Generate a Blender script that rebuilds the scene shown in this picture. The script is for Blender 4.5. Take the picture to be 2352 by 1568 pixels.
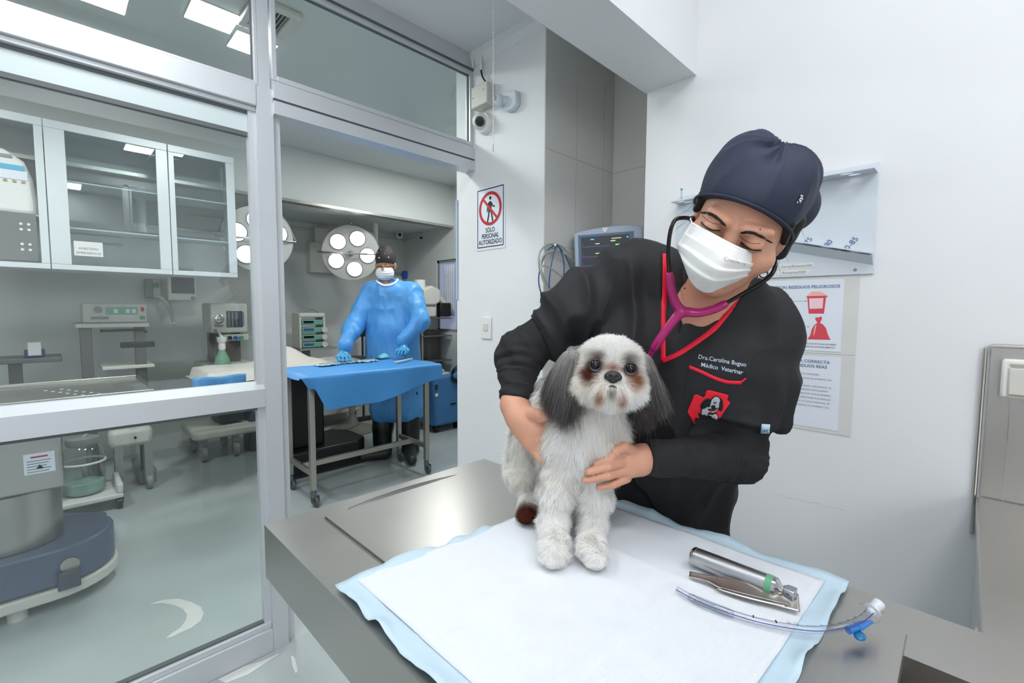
import bpy, bmesh, math, random
import numpy as np
from mathutils import Vector, Matrix
from mathutils.bvhtree import BVHTree

sc = bpy.context.scene
for o in list(bpy.data.objects): bpy.data.objects.remove(o)
col = sc.collection
rnd = random.Random(7)

# ---------------------------------------------------------------- camera
FPX, YAW, PITCH, ROLL, CAMH = 1054.2, 0.78379, 0.0692, 0.005069, 1.25
_F = np.array([math.cos(YAW)*math.cos(PITCH), math.sin(YAW)*math.cos(PITCH), -math.sin(PITCH)])
_r = np.array([math.sin(YAW), -math.cos(YAW), 0.0]); _u = np.cross(_r, _F)
_R = _r*math.cos(ROLL)+_u*math.sin(ROLL); _U = -_r*math.sin(ROLL)+_u*math.cos(ROLL)
CAM = np.array([0, 0, CAMH])
cd = bpy.data.cameras.new('camera'); cam = bpy.data.objects.new('camera', cd); col.objects.link(cam)
cd.sensor_width = 36; cd.lens = 36*FPX/2352; cd.clip_start = 0.02
cam.matrix_world = Matrix(((_R[0], _U[0], -_F[0], 0), (_R[1], _U[1], -_F[1], 0), (_R[2], _U[2], -_F[2], CAMH), (0, 0, 0, 1)))
sc.camera = cam

# ---------------------------------------------------------------- exposure, world
vs = sc.view_settings
sc.display_settings.display_device = 'sRGB'
vs.view_transform = 'Standard'; vs.look = 'None'; vs.gamma = 1; vs.use_curve_mapping = False
vs.exposure = -0.12
w = bpy.data.worlds.new('world'); sc.world = w; w.use_nodes = True
w.node_tree.nodes['Background'].inputs[0].default_value = (0.8, 0.9, 1, 1)
w.node_tree.nodes['Background'].inputs[1].default_value = 0.3

def area(name, loc, size, power, rot=(0, 0, 0), color=(1, 1, 1), sy=None):
    l = bpy.data.lights.new(name, 'AREA'); l.energy = power; l.size = size; l.color = color
    if sy: l.shape = 'RECTANGLE'; l.size_y = sy
    o = bpy.data.objects.new(name, l); col.objects.link(o); o.location = loc; o.rotation_euler = rot
    return o
# ceiling panels of the exam room and of the operating room (each hangs just under its luminaire)
EXAM_PANELS = [(-0.65, -0.55, 2.9, 0.9, 0.6), (0.85, -0.75, 2.9, 0.9, 0.6), (0.35, 0.22, 2.9, 0.6, 0.6), (-0.75, 1.08, 2.46, 0.3, 0.3), (0.12, 1.20, 2.46, 0.3, 0.3)]  # last two, over the passage, are unseen and added to brighten the sign wall
for (x, y, z, sx, sy), p in zip(EXAM_PANELS, (6.2, 5.3, 2.3, 2.6, 7.5)):
    area('exam_room_panel_light', (x, y, z-0.035), sx*0.96, p, sy=sy*0.96, color=(0.97, 0.985, 1))
area('window_daylight', (-.88, -1.93, 1.75), 1.0, 24, rot=(math.radians(80), 0, math.radians(-22)), sy=1.1, color=(1, .985, .96))  # unseen fill added behind the camera to brighten dog, vet and table
OR_PANELS = [(0.577, 2.50, 2.57, 0.185, 0.185), (0.776, 2.625, 2.57, 0.185, 0.185), (-0.6, 2.9, 2.57, 0.3, 0.3), (2.4, 3.1, 2.57, 0.3, 0.3)]
for (x, y, z, sx, sy), p in zip(OR_PANELS, (10.5, 10.5, 17, 19)):
    area('operating_room_panel_light', (x, y, z-0.012), sx*0.96, p, sy=sy*0.96, color=(0.96, 1, 0.98))

# ---------------------------------------------------------------- helpers
def ray(x, y): return _F+(x-1176)/FPX*_R-(y-784)/FPX*_U
def D(x, y, dep): return CAM+ray(x, y)*dep
def on(x, y, ax, val):
    d = ray(x, y); return CAM+d*(val-CAM[ax])/d[ax]
def proj(p):
    q = np.asarray(p)-CAM; return (1176+FPX*(q@_R)/(q@_F), 784-FPX*(q@_U)/(q@_F), q@_F)

def lin(c):
    return tuple((v/12.92 if v <= 0.04045 else ((v+0.055)/1.055)**2.4) for v in c)
MATS = {}
def mat(name, rgb, rough=0.5, metal=0.0, **k):
    """rgb in 0..255 sRGB"""
    if name in MATS: return MATS[name]
    m = bpy.data.materials.new(name); m.use_nodes = True; MATS[name] = m
    nt = m.node_tree; b = nt.nodes['Principled BSDF']
    c = lin([v/255 for v in rgb])+(1,)
    b.inputs['Base Color'].default_value = c
    b.inputs['Roughness'].default_value = rough; b.inputs['Metallic'].default_value = metal
    for kk in ('Transmission Weight', 'IOR', 'Alpha', 'Subsurface Weight', 'Subsurface Scale', 'Sheen Weight', 'Coat Weight', 'Specular IOR Level', 'Emission Strength'):
        if kk in k: b.inputs[kk].default_value = k[kk]
    if 'emit' in k:
        b.inputs['Emission Color'].default_value = lin([v/255 for v in k['emit']])+(1,)
    if 'Subsurface Weight' in k: b.inputs['Subsurface Radius'].default_value = k.get('sssr', (1, .35, .2))
    var = k.get('var', 0.03); vs_ = k.get('vscale', 6); bump = k.get('bump', 0); bs = k.get('bscale', 60)
    tc = nt.nodes.new('ShaderNodeTexCoord')
    mp = nt.nodes.new('ShaderNodeMapping'); nt.links.new(tc.outputs['Object'], mp.inputs[0])
    mp.inputs['Scale'].default_value = k.get('stretch', (1, 1, 1))
    if var:
        n = nt.nodes.new('ShaderNodeTexNoise'); n.inputs['Scale'].default_value = vs_; n.inputs['Detail'].default_value = 5
        nt.links.new(mp.outputs[0], n.inputs['Vector'])
        mr = nt.nodes.new('ShaderNodeMapRange'); mr.inputs[1].default_value = 0.3; mr.inputs[2].default_value = 0.7
        mr.inputs[3].default_value = 1-var; mr.inputs[4].default_value = 1+var
        nt.links.new(n.outputs['Fac'], mr.inputs[0])
        mx = nt.nodes.new('ShaderNodeVectorMath'); mx.operation = 'SCALE'; mx.inputs[0].default_value = c[:3]
        nt.links.new(mr.outputs[0], mx.inputs['Scale']); nt.links.new(mx.outputs[0], b.inputs['Base Color'])
        if k.get('rvar'):
            m2 = nt.nodes.new('ShaderNodeMapRange'); m2.inputs[1].default_value = .3; m2.inputs[2].default_value = .7
            m2.inputs[3].default_value = rough-k['rvar']; m2.inputs[4].default_value = rough+k['rvar']
            nt.links.new(n.outputs['Fac'], m2.inputs[0]); nt.links.new(m2.outputs[0], b.inputs['Roughness'])
    if bump:
        if k.get('weave'):
            n = nt.nodes.new('ShaderNodeTexWave'); n.inputs['Scale'].default_value = bs; n.bands_direction = k['weave']
            n.inputs['Distortion'].default_value = k.get('wd', 1.5); n.inputs['Detail'].default_value = 2
        else:
            n = nt.nodes.new('ShaderNodeTexNoise'); n.inputs['Scale'].default_value = bs; n.inputs['Detail'].default_value = 3
        nt.links.new(mp.outputs[0], n.inputs['Vector'])
        bp = nt.nodes.new('ShaderNodeBump'); bp.inputs['Strength'].default_value = bump; bp.inputs['Distance'].default_value = k.get('bdist', 0.002)
        nt.links.new(n.outputs[0], bp.inputs['Height']); nt.links.new(bp.outputs[0], b.inputs['Normal'])
    return m

WORIG = {}
class MB:
    def __init__(s): s.v = []; s.f = []; s.mi = []; s.M = None; s.m = 0
    def add(s, vs_, fs):
        o = len(s.v)
        for p in vs_:
            p = Vector(p)
            if s.M is not None: p = s.M @ p
            s.v.append(tuple(p))
        for f in fs: s.f.append([i+o for i in f]); s.mi.append(s.m)
        return s
    def box(s, a, b):
        x0, y0, z0 = a; x1, y1, z1 = b
        if x0 > x1: x0, x1 = x1, x0
        if y0 > y1: y0, y1 = y1, y0
        if z0 > z1: z0, z1 = z1, z0
        return s.add([(x0, y0, z0), (x1, y0, z0), (x1, y1, z0), (x0, y1, z0), (x0, y0, z1), (x1, y0, z1), (x1, y1, z1), (x0, y1, z1)],
                     [(0, 3, 2, 1), (4, 5, 6, 7), (0, 1, 5, 4), (1, 2, 6, 5), (2, 3, 7, 6), (3, 0, 4, 7)])
    def prism(s, poly, z0, z1, ax=2):
        """poly 2D in plane perpendicular to ax, extruded z0..z1"""
        n = len(poly); P = []
        def mk(p, z):
            if ax == 2: return (p[0], p[1], z)
            if ax == 1: return (p[0], z, p[1])
            return (z, p[0], p[1])
        P = [mk(p, z0) for p in poly]+[mk(p, z1) for p in poly]
        F_ = [tuple(range(n))[::-1], tuple(range(n, 2*n))]+[(i, (i+1) % n, n+(i+1) % n, n+i) for i in range(n)]
        return s.add(P, F_)
    def tube(s, pts, r, n=12, cap=True, sq=1.0, up=None):
        pts = [np.array(p, float) for p in pts]; m = len(pts)
        rs = r if hasattr(r, '__len__') else [r]*m
        t0 = pts[1]-pts[0]; t0 /= np.linalg.norm(t0)
        ref = np.array(up if up is not None else (0, 0, 1), float)
        if abs(ref@t0) > .95: ref = np.array([1., 0, 0])
        nrm = ref-t0*(ref@t0); nrm /= np.linalg.norm(nrm)
        V = []
        for i in range(m):
            t = (pts[min(i+1, m-1)]-pts[max(i-1, 0)]); t /= (np.linalg.norm(t)+1e-12)
            nrm = nrm-t*(nrm@t); nrm /= (np.linalg.norm(nrm)+1e-12); b = np.cross(t, nrm)
            for k in range(n):
                a = 2*math.pi*k/n
                V.append(pts[i]+rs[i]*(math.cos(a)*nrm+sq*math.sin(a)*b))
        Fs = [(i*n+k, i*n+(k+1) % n, (i+1)*n+(k+1) % n, (i+1)*n+k) for i in range(m-1) for k in range(n)]
        if cap: Fs += [tuple(range(n))[::-1], tuple(range((m-1)*n, m*n))]
        return s.add(V, Fs)
    def cyl(s, a, b, r, r2=None, n=24): return s.tube([a, b], [r, r if r2 is None else r2], n)
    def lathe(s, prof, c=(0, 0, 0), n=32, axis=(0, 0, 1)):
        ax = Vector(axis).normalized(); q = ax.to_track_quat('Z', 'Y').to_matrix()
        V = []
        for (r, z) in prof:
            for k in range(n):
                a = 2*math.pi*k/n; V.append(Vector(c)+q @ Vector((r*math.cos(a), r*math.sin(a), z)))
        m = len(prof)
        Fs = [(i*n+k, i*n+(k+1) % n, (i+1)*n+(k+1) % n, (i+1)*n+k) for i in range(m-1) for k in range(n)]
        Fs += [tuple(range(n))[::-1], tuple(range((m-1)*n, m*n))]
        return s.add(V, Fs)
    def sphere(s, c, r, n=16, sc_=(1, 1, 1)):
        V = []; Fs = []
        h = n//2
        for i in range(h+1):
            th = math.pi*i/h
            for k in range(n):
                a = 2*math.pi*k/n
                V.append((c[0]+r*sc_[0]*math.sin(th)*math.cos(a), c[1]+r*sc_[1]*math.sin(th)*math.sin(a), c[2]+r*sc_[2]*math.cos(th)))
        for i in range(h):
            for k in range(n): Fs.append((i*n+k, (i+1)*n+k, (i+1)*n+(k+1) % n, i*n+(k+1) % n))
        return s.add(V, Fs)
    def grid(s, P):
        """P: list of rows of points"""
        m = len(P); n = len(P[0])
        return s.add([p for row in P for p in row], [(i*n+j, i*n+j+1, (i+1)*n+j+1, (i+1)*n+j) for i in range(m-1) for j in range(n-1)])
    def torus(s, c, R_, r, axis=(0, 0, 1), n=32, k=8, a0=0, a1=2*math.pi):
        q = Vector(axis).normalized().to_track_quat('Z', 'Y').to_matrix()
        full = abs(a1-a0-2*math.pi) < 1e-6
        pts = [np.array(Vector(c)+q @ Vector((R_*math.cos(a0+(a1-a0)*i/n), R_*math.sin(a0+(a1-a0)*i/n), 0))) for i in range(n+1)]
        return s.tube(pts, r, k, cap=not full)

def frame(org, x, y, z):
    return Matrix(((x[0], y[0], z[0], org[0]), (x[1], y[1], z[1], org[1]), (x[2], y[2], z[2], org[2]), (0, 0, 0, 1)))

def link(name, mb, m, parent=None, smooth=False, bevel=0, origin=None, angle=35, fixn=True, solid=0, sub=0):
    me = bpy.data.meshes.new(name)
    if parent is not None: org = np.array(WORIG[parent.name])
    else:
        if origin is None:
            a = np.array(mb.v); org = np.array([(a[:, 0].min()+a[:, 0].max())/2, (a[:, 1].min()+a[:, 1].max())/2, a[:, 2].min()])
        else: org = np.array(origin, float)
    vv = (np.array(mb.v)-org)
    me.from_pydata(vv.tolist(), [], mb.f)
    ms = m if isinstance(m, (list, tuple)) else [m]
    for q in ms: me.materials.append(q)
    if len(ms) > 1: me.polygons.foreach_set('material_index', mb.mi)
    if fixn:
        bm = bmesh.new(); bm.from_mesh(me); bmesh.ops.recalc_face_normals(bm, faces=bm.faces); bm.to_mesh(me); bm.free()
    o = bpy.data.objects.new(name, me); col.objects.link(o)
    WORIG[o.name] = tuple(org)
    if parent is not None: o.parent = parent
    else: o.location = org
    if solid:
        s_ = o.modifiers.new('solid', 'SOLIDIFY'); s_.thickness = solid; s_.offset = 0
    if sub:
        s_ = o.modifiers.new('sub', 'SUBSURF'); s_.levels = sub; s_.render_levels = sub
    if bevel:
        bv = o.modifiers.new('bevel', 'BEVEL'); bv.width = bevel; bv.segments = 2; bv.limit_method = 'ANGLE'; bv.angle_limit = math.radians(40)
        bv.harden_normals = False
    if smooth or bevel:
        me.polygons.foreach_set('use_smooth', [True]*len(me.polygons))
        if not (smooth == 'all'):
            try: me.set_sharp_from_angle(angle=math.radians(angle))
            except Exception: pass
    return o

def tag(o, label=None, cat=None, group=None, kind=None):
    if label: o['label'] = label
    if cat: o['category'] = cat
    if group: o['group'] = group
    if kind: o['kind'] = kind
    return o
def thing(name, label, cat, loc, group=None):
    o = bpy.data.objects.new(name, None); col.objects.link(o); o.location = loc; o.empty_display_size = .05
    WORIG[o.name] = tuple(loc); return tag(o, label, cat, group)
def struct(name, mb, m, **k): return tag(link(name, mb, m, **k), kind='structure')

def text_mb(txt, size, align='CENTER', bold=0.0, ext=0.0, spacing=1.0):
    cu = bpy.data.curves.new('t', 'FONT'); cu.body = txt; cu.size = size; cu.align_x = align; cu.offset = bold*size; cu.extrude = ext
    cu.space_character = spacing; cu.resolution_u = 3
    o = bpy.data.objects.new('t', cu); col.objects.link(o)
    dg = bpy.context.evaluated_depsgraph_get()
    me = bpy.data.meshes.new_from_object(o.evaluated_get(dg))
    vs_ = [tuple(v.co) for v in me.vertices]; fs = [tuple(p.vertices) for p in me.polygons]
    bpy.data.objects.remove(o); bpy.data.curves.remove(cu); bpy.data.meshes.remove(me)
    return vs_, fs
def add_text(mb, txt, size, org, x, y, **k):
    """flat text on the plane org + x,y unit axes"""
    vs_, fs = text_mb(txt, size, **k)
    org = np.array(org, float); x = np.array(x, float); y = np.array(y, float)
    nz = np.cross(x, y)
    mb.add([org+x*p[0]+y*p[1]+nz*p[2] for p in vs_], fs)
    return mb

# value noise in numpy
_rs = np.random.RandomState(3); _lat = _rs.rand(32, 32, 32).astype(np.float32)
def vnoise(P, s=1.0, o=0.0):
    P = np.asarray(P, np.float64)*s+o+100; i = np.floor(P).astype(int); f = P-i; f = f*f*(3-2*f); i %= 32; j = (i+1) % 32
    g = lambda a, b, c: _lat[a, b, c]
    x0, y0, z0 = i.T; x1, y1, z1 = j.T; fx, fy, fz = f.T
    return (((g(x0, y0, z0)*(1-fx)+g(x1, y0, z0)*fx)*(1-fy)+(g(x0, y1, z0)*(1-fx)+g(x1, y1, z0)*fx)*fy)*(1-fz)
            + ((g(x0, y0, z1)*(1-fx)+g(x1, y0, z1)*fx)*(1-fy)+(g(x0, y1, z1)*(1-fx)+g(x1, y1, z1)*fx)*fy)*fz)*2-1

# signed distance field sculpting
class SDF:
    def __init__(s, lo, hi, h):
        s.lo = np.array(lo, float); s.h = h; s.n = (np.ceil((np.array(hi)-s.lo)/h).astype(int)+1)
        s.G = np.full(tuple(s.n), 1.0, np.float32)
    def _sub(s, lo, hi, m):
        a = np.clip(np.floor((lo-m-s.lo)/s.h).astype(int), 0, s.n); b = np.clip(np.ceil((hi+m-s.lo)/s.h).astype(int)+1, 0, s.n)
        sl = tuple(slice(i, j) for i, j in zip(a, b))
        ax = [(s.lo[d]+s.h*np.arange(a[d], b[d])).astype(np.float32) for d in range(3)]
        return sl, ax[0][:, None, None], ax[1][None, :, None], ax[2][None, None, :]
    def op(s, sl, d, k, mode):
        g = s.G[sl]
        if g.size == 0: return
        if mode == 'u':
            if k > 0:
                h = np.maximum(k-np.abs(g-d), 0)/k; r = np.minimum(g, d)-h*h*k*.25
            else: r = np.minimum(g, d)
        else:
            d = -d
            if k > 0:
                h = np.maximum(k-np.abs(g-d), 0)/k; r = np.maximum(g, d)+h*h*k*.25
            else: r = np.maximum(g, d)
        s.G[sl] = r
    def rc(s, a, b, ra, rb=None, k=.02, mode='u'):
        rb = ra if rb is None else rb
        a = np.array(a, float); b = np.array(b, float); m = max(ra, rb)+k+3*s.h
        sl, X, Y, Z = s._sub(np.minimum(a, b), np.maximum(a, b), m)
        ab = b-a; L = ab@ab+1e-12
        t = np.clip(((X-a[0])*ab[0]+(Y-a[1])*ab[1]+(Z-a[2])*ab[2])/L, 0, 1)
        d = np.sqrt((X-a[0]-t*ab[0])**2+(Y-a[1]-t*ab[1])**2+(Z-a[2]-t*ab[2])**2)-(ra+(rb-ra)*t)
        s.op(sl, d.astype(np.float32), k, mode); return s
    def chain(s, pts, rs, k=.02):
        for i in range(len(pts)-1): s.rc(pts[i], pts[i+1], rs[i], rs[i+1], k)
        return s
    def ell(s, c, rad, M=None, k=.02, mode='u'):
        """M columns = local axes (3x3)"""
        c = np.array(c, float); rad = np.array(rad, float); M = np.eye(3) if M is None else np.array(M, float)
        m = rad.max()+k+3*s.h
        sl, X, Y, Z = s._sub(c, c, m)
        x, y, z = X-c[0], Y-c[1], Z-c[2]
        q = [(x*M[0, i]+y*M[1, i]+z*M[2, i])/rad[i] for i in range(3)]
        k0 = np.sqrt(q[0]**2+q[1]**2+q[2]**2); k1 = np.sqrt((q[0]/rad[0])**2+(q[1]/rad[1])**2+(q[2]/rad[2])**2)+1e-6
        s.op(sl, (k0*(k0-1)/k1).astype(np.float32), k, mode); return s
    def planes(s, pl, k=0.004):
        """subtract the convex volume inside all planes (point, outward normal)"""
        X, Y, Z = [(s.lo[d]+s.h*np.arange(s.n[d])).astype(np.float32) for d in range(3)]
        X = X[:, None, None]; Y = Y[None, :, None]; Z = Z[None, None, :]
        d = None
        for p, n in pl:
            n = np.array(n, float); n /= np.linalg.norm(n)
            e = (X-p[0])*n[0]+(Y-p[1])*n[1]+(Z-p[2])*n[2]
            d = e if d is None else np.maximum(d, e)
        s.op((slice(None),)*3, d.astype(np.float32), k, 's'); return s
    def mesh(s):
        G = s.G; I = G < 0; n = G.shape
        c = [(i, j, k) for i in (0, 1) for j in (0, 1) for k in (0, 1)]
        sh = tuple(v-1 for v in n)
        cnt = np.zeros(sh, np.int8)
        for (i, j, k) in c: cnt += I[i:i+sh[0], j:j+sh[1], k:k+sh[2]]
        act = np.argwhere((cnt > 0) & (cnt < 8)); idx = -np.ones(sh, np.int64)
        idx[tuple(act.T)] = np.arange(len(act))
        P = np.zeros((len(act), 3)); N = np.zeros(len(act))
        for ax in range(3):
            for u in (0, 1):
                for v in (0, 1):
                    o = [0, 0, 0]; oo = [d for d in range(3) if d != ax]; o[oo[0]] = u; o[oo[1]] = v
                    a = act+o; b = a.copy(); b[:, ax] += 1
                    ga = G[tuple(a.T)]; gb = G[tuple(b.T)]; mk = (ga < 0) != (gb < 0)
                    t = np.where(mk, ga/np.where(mk, ga-gb, 1), 0)
                    p = np.array(a-act, float); p[:, ax] += t
                    P += p*mk[:, None]; N += mk
        V = s.lo+s.h*(act+P/N[:, None])
        Fs = []
        for ax in range(3):
            o1, o2 = [(1, 2), (2, 0), (0, 1)][ax]
            sa = [slice(None)]*3; sb = [slice(None)]*3; sa[ax] = slice(0, -1); sb[ax] = slice(1, None)
            A = I[tuple(sa)]; B = I[tuple(sb)]
            e = np.argwhere(A != B)
            ok = (e[:, o1] >= 1) & (e[:, o2] >= 1) & (e[:, o1] < sh[o1]) & (e[:, o2] < sh[o2]); e = e[ok]
            fl = A[tuple(e.T)]
            def g(d1, d2):
                q = e.copy(); q[:, o1] += d1; q[:, o2] += d2; return idx[tuple(q.T)]
            q = np.stack([g(-1, -1), g(0, -1), g(0, 0), g(-1, 0)], 1)
            q[~fl] = q[~fl][:, ::-1]
            Fs.append(q)
        Fq = np.concatenate(Fs)
        return V, Fq
def smooth_mesh(V, Fq, it=2, lam=.5):
    for _ in range(it):
        acc = np.zeros_like(V); n = np.zeros(len(V))
        for a in range(4):
            b = (a+1) % 4
            np.add.at(acc, Fq[:, a], V[Fq[:, b]]); np.add.at(acc, Fq[:, b], V[Fq[:, a]])
            np.add.at(n, Fq[:, a], 1); np.add.at(n, Fq[:, b], 1)
        V = V+(acc/np.maximum(n, 1)[:, None]-V)*lam
    return V
def vnormals(V, Fq):
    fn = np.cross(V[Fq[:, 2]]-V[Fq[:, 0]], V[Fq[:, 3]]-V[Fq[:, 1]])
    N = np.zeros_like(V)
    for a in range(4): np.add.at(N, Fq[:, a], fn)
    return N/(np.linalg.norm(N, axis=1)[:, None]+1e-12)
def link_np(name, V, Fq, m, parent, smooth=True):
    me = bpy.data.meshes.new(name); org = np.array(WORIG[parent.name])
    n = len(V); me.vertices.add(n); me.vertices.foreach_set('co', (V-org).astype(np.float32).ravel())
    k = Fq.shape[1]
    me.loops.add(Fq.size); me.loops.foreach_set('vertex_index', Fq.astype(np.int32).ravel())
    me.polygons.add(len(Fq)); me.polygons.foreach_set('loop_start', np.arange(0, Fq.size, k, dtype=np.int32))
    me.polygons.foreach_set('loop_total', np.full(len(Fq), k, np.int32))
    me.update(calc_edges=True); me.validate()
    if smooth: me.polygons.foreach_set('use_smooth', [True]*len(me.polygons))
    for q in (m if isinstance(m, (list, tuple)) else [m]): me.materials.append(q)
    o = bpy.data.objects.new(name, me); col.objects.link(o); o.parent = parent; WORIG[o.name] = tuple(org)
    return o
def bvh_of(V, Fq): return BVHTree.FromPolygons([tuple(v) for v in V], [tuple(int(i) for i in f) for f in Fq])
def hit(b, x, y, off=0.0):
    d = Vector(ray(x, y)).normalized(); h = b.ray_cast(Vector(CAM), d)
    if h[0] is None: return None
    nn = h[1]
    if nn.dot(d) > 0: nn = -nn
    return np.array(h[0])+np.array(nn)*off
def catmull(P, n=8):
    P = [np.array(p, float) for p in P]; out = []
    Q = [2*P[0]-P[1]]+P+[2*P[-1]-P[-2]]
    for i in range(1, len(Q)-2):
        a, b, c, d = Q[i-1:i+3]
        for j in range(n):
            t = j/n
            out.append(.5*(2*b+(c-a)*t+(2*a-5*b+4*c-d)*t*t+(3*b-a-3*c+d)*t**3))
    out.append(P[-1]); return out
# ================================================================ MATERIALS
M_wall = mat('white_wall_paint', (226, 228, 230), .55, var=.015, vscale=3, bump=.08, bscale=120)
M_ceil = mat('ceiling_paint', (222, 225, 227), .6, var=.01)
M_orwall = mat('operating_room_wall_paint', (205, 208, 205), .5, var=.02, vscale=2)
M_tile = mat('grey_wall_tile', (212, 211, 207), .35, var=.02, vscale=3)
M_grout = mat('tile_grout', (182, 180, 176), .8, var=0)
M_floor = mat('grey_epoxy_floor', (176, 184, 184), .22, var=.07, vscale=1.6, rvar=.06)
M_worn = mat('worn_white_floor_patch', (215, 216, 212), .5, var=.04)
M_alu = mat('brushed_aluminium_frame', (206, 210, 214), .38, .35, var=.015)
M_alud = mat('dark_rubber_gasket', (92, 97, 99), .6)
M_steel = mat('brushed_stainless_steel', (186, 183, 178), .33, 1.0, var=.03, vscale=4, rvar=.04)
M_steel2 = mat('polished_steel', (190, 190, 190), .16, 1.0, var=.02)
M_satin = mat('satin_aluminium', (188, 190, 193), .32, 1.0, var=.02, bump=.1, bscale=900, bdist=.0002)
M_white = mat('white_plastic', (226, 226, 224), .4, var=.01)
M_beige = mat('ivory_plastic', (206, 205, 197), .45, var=.015)
M_grey = mat('grey_plastic', (140, 143, 142), .45)
M_dark = mat('charcoal_plastic', (42, 44, 47), .45)
M_black = mat('black_plastic', (16, 17, 19), .4)
M_rubber = mat('grey_rubber', (88, 98, 100), .6)
M_green = mat('green_plastic', (92, 158, 122), .4)
M_screen = mat('dark_screen', (22, 26, 34), .12, var=0)
M_pad = mat('white_absorbent_pad', (220, 224, 230), .85, var=.012, vscale=25, bump=.45, bscale=260, weave='Y', wd=6, bdist=.0006)
M_padb = mat('pale_blue_pad_backing', (184, 206, 219), .5, var=.03, vscale=20, bump=.2, bscale=50)
M_drape = mat('blue_surgical_drape', (70, 146, 212), .42, var=.03, bump=.2, bscale=90)
M_sheet = mat('white_table_sheet', (214, 208, 200), .8, var=.02)
M_paper = mat('paper', (222, 228, 238), .6, var=.005)
M_red = mat('sign_red', (190, 26, 34), .5, var=0)
M_ink = mat('black_ink', (22, 24, 28), .6, var=0)
M_inkb = mat('blue_ink', (70, 100, 145), .6, var=0)
M_inkg = mat('grey_ink', (120, 125, 135), .6, var=0)

def glass_mat(name, tint=(.96, .985, .98), rough=0.0, refl=.05):
    m = bpy.data.materials.new(name); m.use_nodes = True; nt = m.node_tree; nt.nodes.clear()
    out = nt.nodes.new('ShaderNodeOutputMaterial'); mx = nt.nodes.new('ShaderNodeMixShader')
    tr = nt.nodes.new('ShaderNodeBsdfTransparent'); tr.inputs[0].default_value = tint+(1,)
    gl = nt.nodes.new('ShaderNodeBsdfGlossy'); gl.inputs['Roughness'].default_value = rough; gl.inputs[0].default_value = (1, 1, 1, 1)
    lw = nt.nodes.new('ShaderNodeLayerWeight'); lw.inputs[0].default_value = .5
    pw = nt.nodes.new('ShaderNodeMath'); pw.operation = 'POWER'; pw.inputs[1].default_value = 5
    ml = nt.nodes.new('ShaderNodeMath'); ml.operation = 'MULTIPLY_ADD'; ml.inputs[1].default_value = .95; ml.inputs[2].default_value = refl
    nt.links.new(lw.outputs['Facing'], pw.inputs[0]); nt.links.new(pw.outputs[0], ml.inputs[0]); nt.links.new(ml.outputs[0], mx.inputs[0])
    nt.links.new(tr.outputs[0], mx.inputs[1]); nt.links.new(gl.outputs[0], mx.inputs[2]); nt.links.new(mx.outputs[0], out.inputs[0])
    return m
M_glass = glass_mat('clear_window_glass')
M_cglass = glass_mat('cabinet_door_glass', (.90, .945, .945), refl=.07)
M_clear = glass_mat('clear_plastic', (.86, .88, .90), .05)
M_frost = mat('frosted_glass', (198, 210, 212), .35, var=.01)
def emit_mat(name, rgb, s):
    m = mat(name, rgb, .5, var=0, emit=rgb); m.node_tree.nodes['Principled BSDF'].inputs['Emission Strength'].default_value = s
    return m
M_led = emit_mat('lit_led_panel', (250, 252, 255), 6)
M_lampled = emit_mat('lit_surgical_led', (252, 252, 255), 4)

# ================================================================ THE SETTING
# floor with its worn white patches
fb = MB(); fb.add([(-2.6, -2.2, 0), (3.3, -2.2, 0), (3.3, 5.1, 0), (-2.6, 5.1, 0)], [(0, 1, 2, 3)])
fb.m = 1
cr = [(345, 1386), (375, 1377), (410, 1374), (440, 1382), (462, 1394), (468, 1408), (461, 1425), (440, 1441), (415, 1452), (398, 1461), (380, 1466), (395, 1452), (415, 1440), (426, 1425), (430, 1411), (420, 1398), (400, 1389), (372, 1384)]
def floor_patch(pl, z=.0006):
    P = [on(x, y, 2, z) for x, y in pl]; c = np.mean(P, 0)
    fb.add(P, [tuple(range(len(P)))])
def patch_strip(top, bot, z=.0006):
    n = len(top)
    fb.add([on(x, y, 2, z) for x, y in top]+[on(x, y, 2, z) for x, y in bot], [(i, i+1, n+i+1, n+i) for i in range(n-1)])
patch_strip(cr[:9]+[cr[9]], [(345, 1387), (372, 1384), (400, 1389), (420, 1398), (430, 1411), (426, 1425), (415, 1440), (405, 1447), (395, 1453), (380, 1466)])
patch_strip([(500, 1560), (560, 1530), (600, 1518), (640, 1500)], [(520, 1568), (570, 1548), (610, 1522), (642, 1502)])
patch_strip([(672, 1505), (678, 1512), (684, 1540)], [(668, 1507), (672, 1530), (679, 1546)])
struct('floor', fb, [M_floor, M_worn], fixn=False)

b = MB().box((-1.6, -2.0, 0), (-1.5, 1.70, 2.95)); struct('wall_left', b, M_wall)
b = MB().box((-1.6, -2.1, 0), (1.7, -2.0, 2.95)); struct('wall_back', b, M_wall)
b = MB().box((1.6, -2.0, 0), (2.2, 0.892, 2.95)); struct('wall_right', b, M_wall)
# the free-standing wall block with the sign: painted end, tiled niche side
b = MB().box((1.477, 1.288, 0), (2.2, 1.872, 2.6))
b.m = 1; b.box((1.4785, 1.285, 0), (2.2, 1.289, 2.6))
b.m = 2
for z in (1.921, 1.527, 1.134, .741, .348): b.box((1.4785, 1.2842, z-.0015), (1.99, 1.2855, z+.0015))
for x in (1.690, 1.905): b.box((x-.0012, 1.2842, 0), (x+.0012, 1.2855, 2.33))
struct('wall_middle', b, [M_wall, M_tile, M_grout])
b = MB().box((1.989, .88, 0), (2.2, 1.286, 2.6))
b.m = 1
for z in (1.921, 1.527, 1.134): b.box((1.9882, .88, z-.0015), (1.9895, 1.285, z+.0015))
struct('wall_niche', b, [M_tile, M_grout])
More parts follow.
